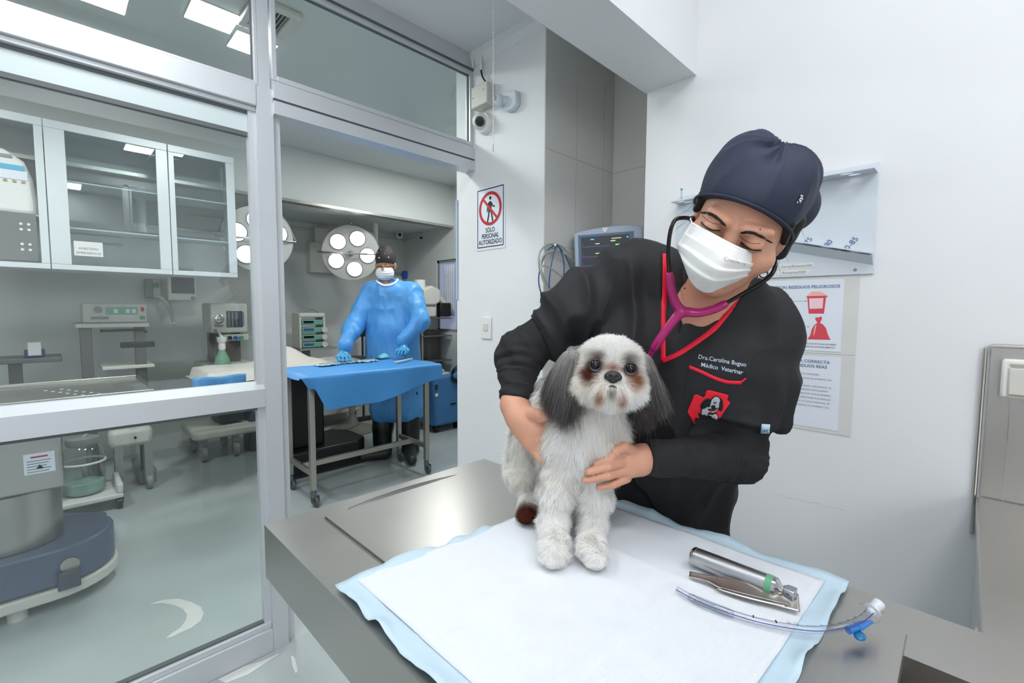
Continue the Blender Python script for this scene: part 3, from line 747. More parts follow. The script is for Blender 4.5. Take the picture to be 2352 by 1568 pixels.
for z, y0, y1 in ((1.280, .352, .385), (1.2035, .343, .385)):
    b = MB(); yz(b, y0, y1, z-.0004, z+.0004, .003); b.add([(WX-.003, y0, z+.0022), (WX-.003, y0, z-.0022), (WX-.003, y0-.004, z)], [(0, 1, 2)])
    link('arrow', b, mat('teal_ink', (60, 140, 140), .6, var=0), t, fixn=False)
b = MB()
def ypoly(pts, off, m=0): b.m = m; b.add([(WX-off, y, z) for y, z in pts], [tuple(range(len(pts)))])
Y_ = lambda x, y: (on(x, y, 0, WX)[1], on(x, y, 0, WX)[2])
ypoly([Y_(*p) for p in ((1855, 682), (1898, 681), (1893, 720), (1858, 720))], .0030)
ypoly([Y_(*p) for p in ((1853, 680), (1860, 673), (1868, 669), (1882, 669), (1893, 673), (1901, 679), (1901, 682), (1853, 683))], .0033, 1)
ypoly([Y_(*p) for p in ((1853, 680), (1901, 679), (1901, 682), (1853, 683))], .0035)
ypoly([Y_(*p) for p in ((1859, 685), (1892, 684), (1890, 708), (1860, 709))], .0034, 2)
link('bucket_picture', b, [mat('poster_red', (214, 72, 88), .6, var=0), mat('poster_peach', (236, 178, 168), .6, var=0), mat('poster_pink', (240, 205, 212), .6, var=0)], t, fixn=False)
b = MB()
ypoly([Y_(*p) for p in ((1878, 741), (1873, 733), (1874, 728), (1880, 729), (1887, 726), (1889, 731), (1884, 741), (1892, 746), (1898, 754), (1902, 768), (1908, 780), (1855, 779), (1862, 768), (1865, 756), (1870, 747))], .003)
ypoly([Y_(*p) for p in ((1872, 748), (1876, 746), (1872, 765), (1868, 772))], .0034, 1)
link('bag_picture', b, [mat('poster_red', 0), mat('poster_peach', 0)], t, fixn=False)
t = thing('rules_poster', 'lower wall poster of plain text rules below the red bucket poster', 'poster', (WX-.003, .40, .905))
link('plastic_sleeve', MB().box((WX-.0016, .224, .892), (WX-.0008, .58, 1.122)), mat('clear_film_sleeve', 0), t)
link('sheet', MB().box((WX-.0026, .256, .903), (WX-.0017, .56, 1.117)), M_paper, t)
b = MB(); add_text(b, 'INSTRUCCIONES PARA LA CORRECTA', .0125, (WX-.0032, .283, 1.0965), ex, ey, align='RIGHT', bold=.012); add_text(b, 'ELIMINACION DE LOS RESIDUOS REAS', .0125, (WX-.0032, .289, 1.0825), ex, ey, align='RIGHT', bold=.012); link('title', b, M_inkb, t, fixn=False)
for z, y, tx in ((1.060, .306, 'CON EL LIQUIDO QUE CONTIENEN.'), (1.047, .276, 'CADA RESIDUO PELIGROSO AL MOMENTO DEL'), (1.024, .276, 'ELIMINAR RESIDUOS ESPECIALES O PELIGROSOS, YA'), (1.013, .283, 'CONTAMINACION DE RESIDUOS DOMICILIARIOS.'), (1.001, .277, 'Y CONTENEDOR LOS PRODUCTOS QUE SE GENEREN'), (.989, .277, 'SER ELIMINADOS DIRECTAMENTE EN BOLSAS'), (.977, .278, 'RIESGO QUE GENEREN, YA QUE EL PERSONAL DE'), (.965, .279, 'BOLSAR O ENVOLVER RESIDUOS AL MOMENTO DEL')):
    b = MB(); add_text(b, tx, .0062, (WX-.0032, y, z), ex, ey, align='RIGHT')
    link('text_line', b, M_inkg, t, fixn=False)
b = MB(); rr = random.Random(3)
for k in range(26):
    y = .413-k*.0072; z = .669+.004*math.sin(k*.9)*.5+(.0002*k); l = rr.uniform(.003, .006); h = rr.uniform(.0004, .001); b.box((WX-.0006, y-l, z), (WX, y, z+h))
struct('trim_8', b, mat('scuff_grey', (168, 174, 178), .7))

# ================================================================ SIGN WALL
SX = 1.477
t = thing('warning_sign', 'white sign with red no entry ring and black walking figure', 'sign', (SX-.003, 1.62, 1.53))
link('board', MB().box((SX-.003, 1.518, 1.532), (SX, 1.716, 1.826)), M_paper, t, bevel=.0008)
def sbox(b, y0, y1, z0, z1, off): b.add([(SX-off, y0, z0), (SX-off, y1, z0), (SX-off, y1, z1), (SX-off, y0, z1)], [(0, 1, 2, 3)])
b = MB(); q = .0045
for (y0, y1, z0, z1) in ((1.527, 1.708, 1.544, 1.544+q), (1.527, 1.708, 1.812, 1.812+q), (1.527, 1.527+q, 1.544, 1.812), (1.708-q, 1.708, 1.544, 1.812)): sbox(b, y0, y1, z0, z1, .0036)
link('border', b, M_ink, t, fixn=False)
b = MB(); cy, cz, R1, R2 = 1.618, 1.722, .078, .064
V = []; N = 48
for i in range(N): a = 2*math.pi*i/N; V += [(SX-.0042, cy+R1*math.cos(a), cz+R1*math.sin(a)*1.0), (SX-.0042, cy+R2*math.cos(a), cz+R2*math.sin(a))]
b.add(V, [(2*i, (2*i+2) % (2*N), (2*i+3) % (2*N), 2*i+1) for i in range(N)])
dd = np.array([math.cos(.78), math.sin(.78)]); nn_ = np.array([-dd[1], dd[0]])
b.add([(SX-.0046, cy+dd[0]*s*.070+nn_[0]*k, cz+dd[1]*s*.070+nn_[1]*k) for s, k in ((-1, -.006), (1, -.006), (1, .006), (-1, .006))], [(0, 1, 2, 3)])
link('prohibition_ring', b, M_red, t, fixn=False)
b = MB()
def limb(pts, r, off=.0039):
    for (a, c) in zip(pts[:-1], pts[1:]):
        a = np.array(a); c = np.array(c); d = (c-a)/np.linalg.norm(c-a); n = np.array([-d[1], d[0]])*r
        b.add([(SX-off, *(cy_ for cy_ in p)) for p in (a-n, c-n, c+n, a+n)], [(0, 1, 2, 3)])
b.add([(SX-.0039, cy-.001+.0075*math.cos(2*math.pi*i/16), 1.770+.0085*math.sin(2*math.pi*i/16)) for i in range(16)], [tuple(range(16))])
b.add([(SX-.0039, y, z) for y, z in ((1.625, 1.755), (1.612, 1.755), (1.606, 1.742), (1.610, 1.708), (1.630, 1.708), (1.632, 1.742))], [tuple(range(6))])
limb([(1.611, 1.750), (1.601, 1.733), (1.586, 1.726)], .0035); limb([(1.627, 1.750), (1.636, 1.728), (1.638, 1.708)], .0035)
limb([(1.626, 1.712), (1.628, 1.690), (1.637, 1.660)], .0045); limb([(1.613, 1.712), (1.606, 1.690), (1.600, 1.662)], .0045)
link('walking_figure', b, M_ink, t, fixn=False)
b = MB()
for tx, z in (('SOLO', 1.6135), ('PERSONAL', 1.586), ('AUTORIZADO', 1.558)): 
    vs_, fs = text_mb(tx, .031, bold=.008)
    b.add([(SX-.0040, 1.6175-p[0]*.80, z+p[1]) for p in vs_], fs)
link('lettering', b, M_ink, t, fixn=False)

t = thing('light_switch', 'white rocker light switch on the wall below the no entry sign', 'switch', (SX-.008, 1.643, 1.11))
link('plate', MB().box((SX-.008, 1.608, 1.109), (SX, 1.680, 1.215)), M_white, t, bevel=.003)
link('rocker', MB().box((SX-.011, 1.628, 1.148), (SX-.008, 1.660, 1.182)), M_beige, t, bevel=.0015)
# junction box, dome camera, motion sensor
t = thing('junction_box', 'white square junction box with two screws above the dome camera', 'junction box', (SX-.03, 1.64, 2.10))
link('box', MB().box((SX-.05, 1.59, 2.18), (SX, 1.70, 2.275)), M_beige, t, bevel=.004)
link('screw', MB().cyl((SX-.052, 1.685, 2.225), (SX-.050, 1.685, 2.225), .003, n=10), M_grey, t); link('screw', MB().cyl((SX-.052, 1.613, 2.243), (SX-.050, 1.613, 2.243), .003, n=10), M_grey, t)
t = thing('dome_camera', 'white dome security camera on the wall beside the door header', 'camera', (SX-.04, 1.655, 2.08))
cc = np.array((SX-.035, 1.655, 2.118)); look = CAM-cc; look = look/np.linalg.norm(look)
link('base', MB().lathe([(0, 0), (.047, 0), (.048, .012), (.043, .028), (.034, .032), (0, .032)], (SX, 1.645, 2.112), 32, (-1, 0, 0)), M_white, t, smooth=True)
link('ball', MB().sphere(cc, .036, 24), M_white, t, smooth='all')
link('lens', MB().lathe([(0, .0), (.021, .0), (.022, .006), (.016, .007), (.0, .008)], cc+look*.0305, 24, look), M_black, t, smooth=True)
b = MB(); s1 = np.cross(look, (0, 0, 1)); s1 /= np.linalg.norm(s1); s2 = np.cross(s1, look)
for i in range(12): a = math.pi*2*i/12; b.sphere(cc+look*.037+s1*.0175*math.cos(a)+s2*.0175*math.sin(a), .002, 8)
link('infrared_diode', b, M_grey, t)
t = thing('motion_sensor', 'pale swivel motion sensor to the right of the dome camera', 'sensor', (SX-.03, 1.47, 2.10))
b = MB().prism([(1.425, 2.135), (1.450, 2.115), (1.49, 2.118), (1.52, 2.140), (1.525, 2.180), (1.49, 2.205), (1.43, 2.190)], SX-.028, SX, 0); link('base', b, mat('bluish_plastic', (206, 214, 222), .4), t, bevel=.006)
link('head', MB().sphere((SX-.045, 1.515, 2.165), .026, 24).cyl((SX-.045, 1.515, 2.165), (SX-.01, 1.48, 2.165), .018, n=16), mat('bluish_plastic', 0), t, smooth=True, bevel=.002)
link('sensor_window', MB().box((SX-.0725, 1.508, 2.158), (SX-.064, 1.520, 2.176)).box((SX-.069, 1.524, 2.158), (SX-.058, 1.534, 2.176)), M_grey, t, bevel=.001)
tag(link('black_cable', MB().tube(catmull([(SX-.02, 1.665, 2.36), (SX-.02, 1.655, 2.325), (SX-.02, 1.63, 2.29), (SX-.02, 1.618, 2.280)], 6), .004, 8), M_black, smooth='all'), 'short black cable entering the top of the junction box', 'cable')
tag(link('white_conduit', MB().cyl((SX-.02, 1.665, 2.355), (SX-.02, 1.665, 2.46), .006, n=12), M_white, smooth=True), 'thin white pipe from the ceiling feeding the black cable', 'conduit')
tag(link('white_conduit', MB().cyl((SX-.02, 1.72, 2.39), (SX-.02, 1.72, 2.46), .006, n=12), M_white, smooth=True), 'thin white pipe at the corner of the door frame top', 'conduit')
# pull chain hanging in front of the sign wall
t = thing('pull_chain', 'white bead link pull chain hanging from the ceiling before the sign wall', 'chain', (1.152, 1.25, 1.818))
top_, bot_ = np.array((1.152, 1.25, 2.46)), np.array((1.1534, 1.25, 1.845))
b = MB(); n = 92
for i in range(n):
    c = top_+(bot_-top_)*(i+.5)/n; a = (i % 2)*math.pi/2+.6+.01*i
    ax_ = np.array([math.cos(a), math.sin(a), .25]); q = Vector(ax_).normalized().to_track_quat('Z', 'Y').to_matrix()
    pts = [c+np.array(q @ Vector((.0022*math.cos(w_), .0046*math.sin(w_), 0))) for w_ in [2*math.pi*k/10 for k in range(11)]]
    b.tube(pts, .0008, 5, cap=False)
link('chain_link', b, mat('white_chain', (240, 240, 238), .3), t, smooth='all')['kind'] = 'stuff'
link('end_wire', MB().tube([(1.1534, 1.25, 1.846), (1.1530, 1.25, 1.832), (1.1536, 1.25, 1.818)], .0012, 6), M_grey, t)

# ================================================================ NICHE: patient monitor, cable coil, machine
pl, pr = D(1318, 534, 2.00), D(1477, 521, 1.93)
xa = pr-pl; Wm = np.linalg.norm(xa); xa /= Wm; zz = np.array([0, 0, 1.]); zz = zz-xa*(zz@xa); zz /= np.linalg.norm(zz); nn = np.cross(xa, zz)
t = thing('patient_monitor', 'grey blue patient monitor with lit screen behind her right shoulder', 'monitor', tuple(pl*[1, 1, 0]+[0, 0, 1.2]))
b = MB(); Hm = .30
b.M = frame(pl-zz*Hm, xa, zz, nn)
out = [(0, 0), (Wm, 0), (Wm*1.0, Hm+.004), (Wm*.85, Hm+.013), (Wm*.6, Hm+.016), (Wm*.35, Hm+.012), (Wm*.1, Hm+.004), (0, Hm-.004)]
b.prism(out, -.09, 0); link('housing', b, mat('monitor_blue_grey', (170, 184, 200), .4), t, bevel=.006)
b = MB(); b.M = frame(pl-zz*Hm, xa, zz, nn); b.box((.018, .05, 0), (Wm-.038, Hm-.014, .0015)); link('bezel', b, mat('slate_blue_bezel', (92, 110, 140), .4), t)
b = MB(); b.M = frame(pl-zz*Hm, xa, zz, nn); sx0, sx1, sy0, sy1 = .030, Wm-.058, .06, Hm-.024; b.box((sx0, sy0, .0015), (sx1, sy1, .0022))
scr = link('screen', b, emit_mat('monitor_screen_glow', (34, 42, 46), .9), t)
def scrn(rects, col_, nm):
    for (u0, u1, v0, v1) in rects:
        b = MB(); b.M = frame(pl-zz*Hm, xa, zz, nn); b.box((sx0+(sx1-sx0)*u0, sy0+(sy1-sy0)*v0, .0022), (sx0+(sx1-sx0)*u1, sy0+(sy1-sy0)*v1, .0026))
        link('display_trace', b, emit_mat(nm, col_, 1.0), scr)
scrn([(.02, .6, .80, .808), (.03, .035, .8, .88), (.02, .6, .60, .608), (.03, .035, .6, .68), (.02, .5, .42, .428), (.03, .035, .42, .5)], (110, 60, 130), 'trace_purple')
scrn([(.72, .97, .80, .822)], (120, 220, 110), 'trace_green')
scrn([(.2, .28, .935, .955), (.62, .645, .615, .655), (.68, .72, .625, .65), (.95, .985, .93, .96), (.95, .98, .60, .625)], (70, 170, 220), 'trace_cyan')
scrn([(.3, .39, .845, .862), (.3, .39, .655, .672), (.3, .38, .465, .482), (.62, .72, .88, .90), (.64, .84, .93, .945)], (190, 190, 140), 'trace_yellow')
scrn([(.02, .12, .20, .26)], (230, 40, 50), 'trace_red')
b = MB(); b.M = frame(pl-zz*Hm, xa, zz, nn)
for k in (.232, .206, .180): b.tube([(Wm-.028, k, 0), (Wm-.028, k, .008)], [.0065, .0055], 14)
link('knob', b, M_dark, t, smooth=True)
b = MB(); b.M = frame(pl+xa*(Wm*.46)+zz*.004, xa, zz, nn)
hp = [(0, -.016), (.007, -.009), (.011, -.002), (.011, .004), (.008, .0075), (.004, .0075), (0, .004), (-.004, .0075), (-.008, .0075), (-.011, .004), (-.011, -.002), (-.007, -.009)]
b.prism(hp, 0, .004); link('heart_button', b, M_white, t)
# trolley and machine below, seen between arm and dog
t = thing('equipment_trolley', 'white steel equipment cabinet in the tiled niche, seen between her arm and the dog', 'cabinet', (1.72, 1.09, 0))
bx = np.array((1.76, 1.06, 0)); ux = xa*[1, 1, 0]; ux /= np.linalg.norm(ux); uy = np.array([-ux[1], ux[0], 0])
b = MB(); b.M = frame(bx, ux, uy, (0, 0, 1)); b.box((-.15, -.03, .08), (.15, .15, 1.10)); link('body', b, M_white, t, bevel=.008)
b = MB(); b.M = frame(bx, ux, uy, (0, 0, 1)); b.box((-.16, -.035, 1.10), (.16, .15, 1.118)); link('top_plate', b, M_grey, t, bevel=.004)
b = MB(); b.M = frame(bx, ux, uy, (0, 0, 1)); b.box((-.15, -.033, .80), (-.118, -.030, 1.08))
link('side_rail', b, M_beige, t)
for z in (.84, .90, .96, 1.02):
    b = MB(); b.M = frame(bx, ux, uy, (0, 0, 1)); b.tube([(-.134, -.034, z), (-.134, -.0335, z)], [.006, .006], 12); link('rail_hole', b, M_dark, t)
b = MB(); b.M = frame(bx, ux, uy, (0, 0, 1)); b.tube([(0, .05, 1.118), (0, .05, 1.21)], [.02, .02], 16); link('monitor_post', b, M_grey, t, smooth=True)
for dx, dy in ((-.12, 0), (.12, 0), (-.12, .12), (.12, .12)):
    b = MB(); b.M = frame(bx, ux, uy, (0, 0, 1)); b.tube([(dx-.012, dy, .035), (dx+.012, dy, .035)], [.035, .035], 18); b.box((dx-.015, dy-.015, .05), (dx+.015, dy+.015, .08)); link('caster', b, M_dark, t, smooth=True)
# cable coil on the block corner
t = thing('cable_coil', 'coil of grey and blue monitor cables hung on the niche wall corner', 'cable', (1.45, 1.25, 1.28))
CY = 1.262
g = lambda pts: catmull([on(x, y, 1, CY-.0-.004*i*0) for i, (x, y) in enumerate(pts)], 8)
def off(P, d): return [p-np.array([d, d, 0]) for p in P]
b = MB()
b.tube(g([(1275, 676), (1255, 655), (1240, 620), (1238, 590), (1246, 570), (1262, 560), (1285, 563), (1305, 580), (1318, 605)]), .0042, 8)
b.tube(off(g([(1270, 672), (1250, 640), (1241, 610), (1250, 585), (1268, 577), (1290, 580), (1312, 595)]), .012), .004, 8)
b.tube(off(g([(1300, 645), (1270, 622), (1250, 611), (1241, 620), (1247, 645), (1262, 668), (1280, 682)]), .02), .004, 8)
link('grey_cable', b, mat('grey_cable_jacket', (176, 176, 168), .5), t, smooth='all')
b = MB()
b.tube(off(g([(1248, 682), (1240, 665), (1237, 635), (1246, 598), (1258, 575), (1276, 564), (1292, 578), (1304, 600), (1318, 640)]), .008), .0028, 8)
b.tube(off(g([(1260, 675), (1261, 640), (1266, 605), (1273, 575), (1280, 566)]), .016), .0028, 8)
b.tube(off(g([(1280, 566), (1288, 580), (1294, 610), (1292, 650)]), .018), .0028, 8)
link('blue_cable', b, mat('blue_cable_jacket', (46, 92, 140), .45), t, smooth='all')
link('wall_hook', MB().cyl(on(1275, 562, 1, 1.285), on(1275, 562, 1, 1.235), .005, n=12), M_white, t)
link('plug', MB().box(on(1249, 690, 1, CY)-.012, on(1249, 690, 1, CY)+.012), M_dark, t, bevel=.003)
# ================================================================ OPERATING ROOM
def oy(x, y, Y): return on(x, y, 1, Y)
M_or_white = M_beige
# ---- instrument table
t = thing('instrument_table', 'steel wheeled instrument table under the blue drape in the doorway', 'table', (1.54, 3.07, 0))
LX0, LX1, LY0, LY1, TT = 1.115, 1.965, 2.87, 3.26, .835
M_leg = mat('satin_steel_tube', (176, 172, 164), .35, .8)
link('tabletop', MB().box((LX0-.03, LY0-.03, TT-.03), (LX1+.03, LY1+.03, TT)), M_leg, t, bevel=.003)
for x, y in ((LX0, LY0), (LX1, LY0), (LX0, LY1), (LX1, LY1)):
    lg = link('leg', MB().box((x-.017, y-.017, .11), (x+.017, y+.017, TT-.03)), M_leg, t, bevel=.003)
    c = link('caster', MB().lathe([(0, .065), (.019, .065), (.019, .10), (.012, .11), (0, .11)], (x, y, 0), 16).cyl((x-.008+.012, y, .033), (x+.008+.012, y, .033), .033, n=20).box((x-.012, y-.012, .03), (x-.006, y+.012, .07)).box((x+.028, y-.012, .03), (x+.034, y+.012, .07)), M_rubber, lg, smooth=True)
for x in (LX0, LX1): link('side_stretcher', MB().box((x-.012, LY0, .20), (x+.012, LY1, .235)), M_leg, t, bevel=.002)
link('centre_stretcher', MB().box((LX0, 3.05, .20), (LX1, 3.08, .235)), M_leg, t, bevel=.002)
# drape: top plus hanging flap
def drape_pt(u, v):
    x = 1.03+u*1.035; top = .52
    n1 = vnoise(np.array([[u*6, v*4, 1.]]))[0]; n2 = vnoise(np.array([[u*15, v*9, 4.]]))[0]
    if v < .70:
        y = 3.33-(v/.70)*top; z = TT+.006+.004*abs(n1)+.002*n2
        if u < .05: z -= (.05-u)*.5
        return (x, y, z)
    q = (v-.70)/.30; drop = (.22 if u < .5 else .22-.12*(u-.5)/.5)*(1 if u > .12 else max(.35, u/.12*.9))
    if u > .97: drop *= .95
    y = 2.81-.012*math.sin(u*13)*q-.008*n1*q-.006; z = TT+.004-drop*q
    if q == 0: y = 2.81
    x2 = x+(.05*(.18-u)/.18*q if u < .18 else 0)
    return (x2, y, z)
rows = [[drape_pt(i/70, j/40) for i in range(71)] for j in range(41)]
dr = link('blue_drape', MB().grid(rows), M_drape, smooth='all', fixn=False, solid=.0012, sub=1)
tag(dr, 'blue surgical drape over the wheeled instrument table in the doorway', 'drape')
# left corner flap of the drape hanging by the near left leg
fl = [[(1.035+.10*i/8+.01*math.sin(j), 2.815+.03*math.sin(i*.9), TT+.0-.20*j/8*(1-.3*i/8)) for i in range(9)] for j in range(9)]
# packs and instruments on the drape
packs = [((752, 838), .16, .10, .2, 'clear and aqua instrument pouch nearest the door mullion', (176, 214, 216)), ((800, 832), .18, .11, -.1, 'aqua instrument pouch under his right glove', (150, 206, 212)),
         ((845, 829), .16, .09, .1, 'white and aqua instrument pouch at the middle of the drape', (200, 224, 224)), ((915, 818), .20, .10, .3, 'pale green pouch with rolled end under his left glove', (190, 218, 206))]
PKZ = TT+.013
for k, ((px, py), w_, d_, rz, lab, c_) in enumerate(packs):
    c = on(px, py, 2, PKZ); 
    tt = thing('instrument_pouch', lab, 'pouch', (c[0], c[1], PKZ-.002), 'opened pouches on the blue drape')
    b = MB(); ca, sa = math.cos(rz), math.sin(rz)
    b.grid([[(c[0]+ca*(i/8-.5)*w_-sa*(j/6-.5)*d_, c[1]+sa*(i/8-.5)*w_+ca*(j/6-.5)*d_, PKZ+.010*abs(vnoise(np.array([[i*.7+k*3, j*.8, k*2.]]))[0])) for i in range(9)] for j in range(7)])
    link('wrapper', b, mat('pouch_film_%d' % k, c_, .18), tt, smooth='all', fixn=False, solid=.002)
    b = MB().tube([c+np.array([ca*s-.0*sa, sa*s, .014]) for s in (-w_*.4, 0, w_*.4)], .003, 8); link('instrument', b, M_steel2, tt, smooth=True)
c = on(885, 815, 2, TT+.03)
b = MB().grid([[(c[0]+(i/8-.5)*.16, c[1]+(j/6-.5)*.10-.02, TT+.014+.045*math.sin(math.pi*i/8)*math.sin(math.pi*j/6)) for i in range(9)] for j in range(7)])
tag(link('folded_cloth', b, mat('aqua_cloth', (120, 200, 222), .6), smooth='all', fixn=False, solid=.003), 'domed aqua cloth lying behind the pouches by his left glove', 'cloth')
a0, a1 = on(908, 832, 2, TT+.022), on(946, 824, 2, TT+.022)
tag(link('rolled_swab', MB().tube([a0, (a0+a1)/2, a1], .008, 12), M_sheet, smooth='all'), 'white rolled swab at the right end of the pouches', 'swab')

# ---- patient table with sheet, black column
t = thing('patient_table', 'black column operating table with a white sheet behind the instrument table', 'operating table', (1.45, 3.66, 0))
link('base', MB().prism([(1.15, 3.42), (1.70, 3.42), (1.80, 3.52), (1.80, 3.80), (1.70, 3.92), (1.15, 3.92)], .03, .20), M_black, t, bevel=.02)
link('column', MB().box((1.22, 3.52, .19), (1.47, 3.80, .74)), M_black, t, bevel=.02)
link('base_foot', MB().box((1.20, 3.45, 0), (1.76, 3.88, .03)), M_dark, t)
link('tabletop', MB().box((.70, 3.45, .74), (1.80, 3.95, .80)), M_grey, t, bevel=.01)
def sheet(u, v):
    x = .66+1.16*u; y = 3.42+.56*v
    z = .822+.018*abs(vnoise(np.array([[u*8, v*4, 7.]]))[0])
    z += .12*math.exp(-((u-.55)/.13)**2-((v-.75)/.25)**2)
    if v < .04 or v > .96 or u < .02: z -= .06
    return (x, y, z)
b = MB().grid([[sheet(i/60, j/30) for i in range(61)] for j in range(31)])
tag(link('white_sheet', b, M_sheet, smooth='all', fixn=False, solid=.002), 'rumpled white sheet on the black column table behind the blue drape', 'sheet')
b = MB().grid([[(.60+.30*i/12, 3.40-.03*math.sin(i)*j/10, .815-.20*j/10+.004*math.sin(i*.8)) for i in range(13)] for j in range(11)])
tag(link('blue_drape', b, M_drape, smooth='all', fixn=False, solid=.002), 'end of a blue drape hanging left of the aluminium mullion', 'drape')

# ---- round based stool
t = thing('round_base_stand', 'grey stand with a round trumpet base behind the table legs', 'stand', (2.14, 4.45, 0))
M_taupe = mat('taupe_enamel', (142, 138, 130), .4, .2)
link('base', MB().lathe([(0, 0), (.235, 0), (.24, .012), (.20, .03), (.12, .05), (.065, .08), (.045, .13), (.04, .16), (0, .16)], (2.14, 4.45, 0), 48), M_taupe, t, smooth=True)
link('column', MB().cyl((2.14, 4.45, .15), (2.14, 4.45, .70), .032), M_taupe, t, smooth=True)
link('foot_ring', MB().torus((2.10, 4.40, .30), .17, .010, n=32).cyl((2.14, 4.45, .30), (1.94, 4.40, .30), .008, n=8), M_leg, t, smooth=True)
link('seat', MB().lathe([(0, .70), (.17, .70), (.18, .73), (.16, .76), (0, .765)], (2.14, 4.45, 0), 32), M_dark, t, smooth=True)
t = thing('floor_cart', 'low pale wheeled cart far behind the table legs', 'cart', (2.1, 4.8, 0))
link('body', MB().box((1.78, 4.66, .14), (2.35, 4.93, .62)), M_beige, t, bevel=.02)
for x in (1.84, 2.29): link('caster', MB().cyl((x-.012, 4.72, .045), (x+.012, 4.72, .045), .045, n=18).box((x-.02, 4.70, .05), (x+.02, 4.75, .14)), M_dark, t, smooth=True)
link('slot', MB().box((1.86, 4.655, .42), (1.95, 4.661, .44)).box((2.03, 4.655, .42), (2.12, 4.661, .44)), M_dark, t)

# ---- vaporiser / module stack
YV = 4.55
p0, p1 = oy(689, 800, YV), oy(749, 716, YV); vx0, vx1, vz0, vz1 = p0[0], p1[0], p0[2], p1[2]+.02
t = thing('module_rack', 'arched rack of four green fronted modules beside the surgeon', 'medical rack', ((vx0+vx1)/2, YV, 0))
link('side_frame', MB().box((vx0, YV, vz0), (vx0+.02, YV+.2, vz1-.06)), M_beige, t, bevel=.004)
link('side_frame', MB().box((vx1-.03, YV, vz0), (vx1-.01, YV+.2, vz1-.06)), M_beige, t, bevel=.004)
link('top_cover', MB().box((vx0, YV-.005, vz1-.075), (vx1-.01, YV+.2, vz1-.03)), M_beige, t, bevel=.012)
link('arched_handle', MB().tube(catmull([(vx0+.03, YV+.05, vz1-.035), (vx0+.08, YV+.05, vz1), ((vx0+vx1)/2, YV+.05, vz1+.012), (vx1-.09, YV+.05, vz1), (vx1-.04, YV+.05, vz1-.035)], 6), .010, 10), M_grey, t, smooth='all')
for k in range(4):
    z = vz0+.005+k*(vz1-.08-vz0)/4; h_ = (vz1-.08-vz0)/4-.022
    m_ = link('module', MB().box((vx0+.022, YV-.012, z), (vx1-.035, YV+.18, z+h_)), mat('module_green', (118, 168, 152), .3), t, bevel=.006)
    link('display', MB().box((vx0+.035, YV-.014, z+h_*.35), (vx0+.13, YV-.0125, z+h_*.8)), M_screen if k % 2 else mat('blue_display', (60, 90, 140), .3), m_)
    if k < 3: link('knob', MB().cyl((vx1-.03, YV-.03, z+h_*.5), (vx1-.03, YV+.01, z+h_*.5), .028, n=16), M_beige, m_, smooth=True)
link('base_shelf', MB().box((vx0-.02, YV-.05, vz0-.02), (vx1+.08, YV+.22, vz0)), M_grey, t)
link('post', MB().box((vx0+.06, YV+.06, 0), (vx0+.12, YV+.12, vz0-.02)), M_grey, t)
# black monitor arm thing behind his elbow
t = thing('drip_stand', 'dark pole stand with hanging clips seen under his right elbow', 'stand', (2.15, 4.75, 0))
c = oy(832, 760, 4.75)
link('pole', MB().cyl((c[0], 4.75, .05), (c[0], 4.75, 1.30), .012), M_dark, t, smooth=True)
link('screen_back', MB().box((c[0]-.06, 4.72, c[2]-.06), (c[0]+.06, 4.745, c[2]+.10)), M_black, t, bevel=.01)
link('foot', MB().box((c[0]-.15, 4.73, .0), (c[0]+.15, 4.77, .05)), M_dark, t, bevel=.005)

# ---- wall box, conduits, camera
YB = 5.0
p0, p1 = oy(712, 625, YB-.1), oy(757, 560, YB-.1)
t = thing('wall_box', 'pale enclosure box on the back wall behind the lamp', 'wall box', ((p0[0]+p1[0])/2, YB-.05, p0[2]))
link('box', MB().box((p0[0], YB-.12, p0[2]), (p1[0]+.12, YB-.0, p1[2])), M_beige, t, bevel=.008)
link('duct', MB().box((p0[0]+.07, YB-.08, p1[2]), (p1[0]+.05, YB, p1[2]+.16)), M_beige, t, bevel=.004)
for z, lab in ((oy(760, 535, YB)[2], 'upper thin white conduit along the back wall near the ceiling'), (oy(880, 548, YB)[2], 'lower thin white conduit along the back wall behind his cap')):
    tag(link('conduit', MB().cyl((.9 if 'upper' in lab else 2.2, YB-.012, z), (3.08, YB-.012, z), .010, n=10), M_beige, smooth=True), lab, 'conduit')
for y_, lab in ((532, 'upper short conduit with dark end on the operating room right wall'), (547, 'lower short conduit with dark end on the operating room right wall')):
    z = on(965, y_, 0, 3.11)[2]; t = thing('conduit', lab, 'conduit', (3.105, 4.8, z-.012))
    link('pipe', MB().cyl((3.105, 4.99, z), (3.105, 4.62, z), .010, n=10), M_beige, t, smooth=True)
    link('open_end', MB().cyl((3.105, 4.62, z), (3.105, 4.60, z), .013, n=10), M_black, t, smooth=True)
c = oy(918, 519, 4.85)
t = thing('corner_camera', 'small white camera with dark lens on the far ceiling corner', 'camera', (c[0], 4.85, 2.09))
link('body', MB().cyl((c[0]-.03, 4.80, 2.12), (c[0]+.02, 4.90, 2.12), .035, n=18).box((c[0]-.01, 4.84, 2.12), (c[0]+.03, 4.88, 2.15)), M_white, t, smooth=True)
link('lens', MB().cyl((c[0]-.034, 4.792, 2.12), (c[0]-.030, 4.80, 2.12), .022, n=16), M_black, t)
# curtain in front of window
b = MB().grid([[(3.118-.006+.004*math.sin(i*1.3), 3.99+.18*i/24, 1.18+.56*j/6) for i in range(25)] for j in range(7)])
tag(link('curtain', b, mat('pale_curtain', (200, 204, 214), .8), smooth='all', fixn=False, solid=.002), 'pale pleated curtain at the operating room window', 'curtain')

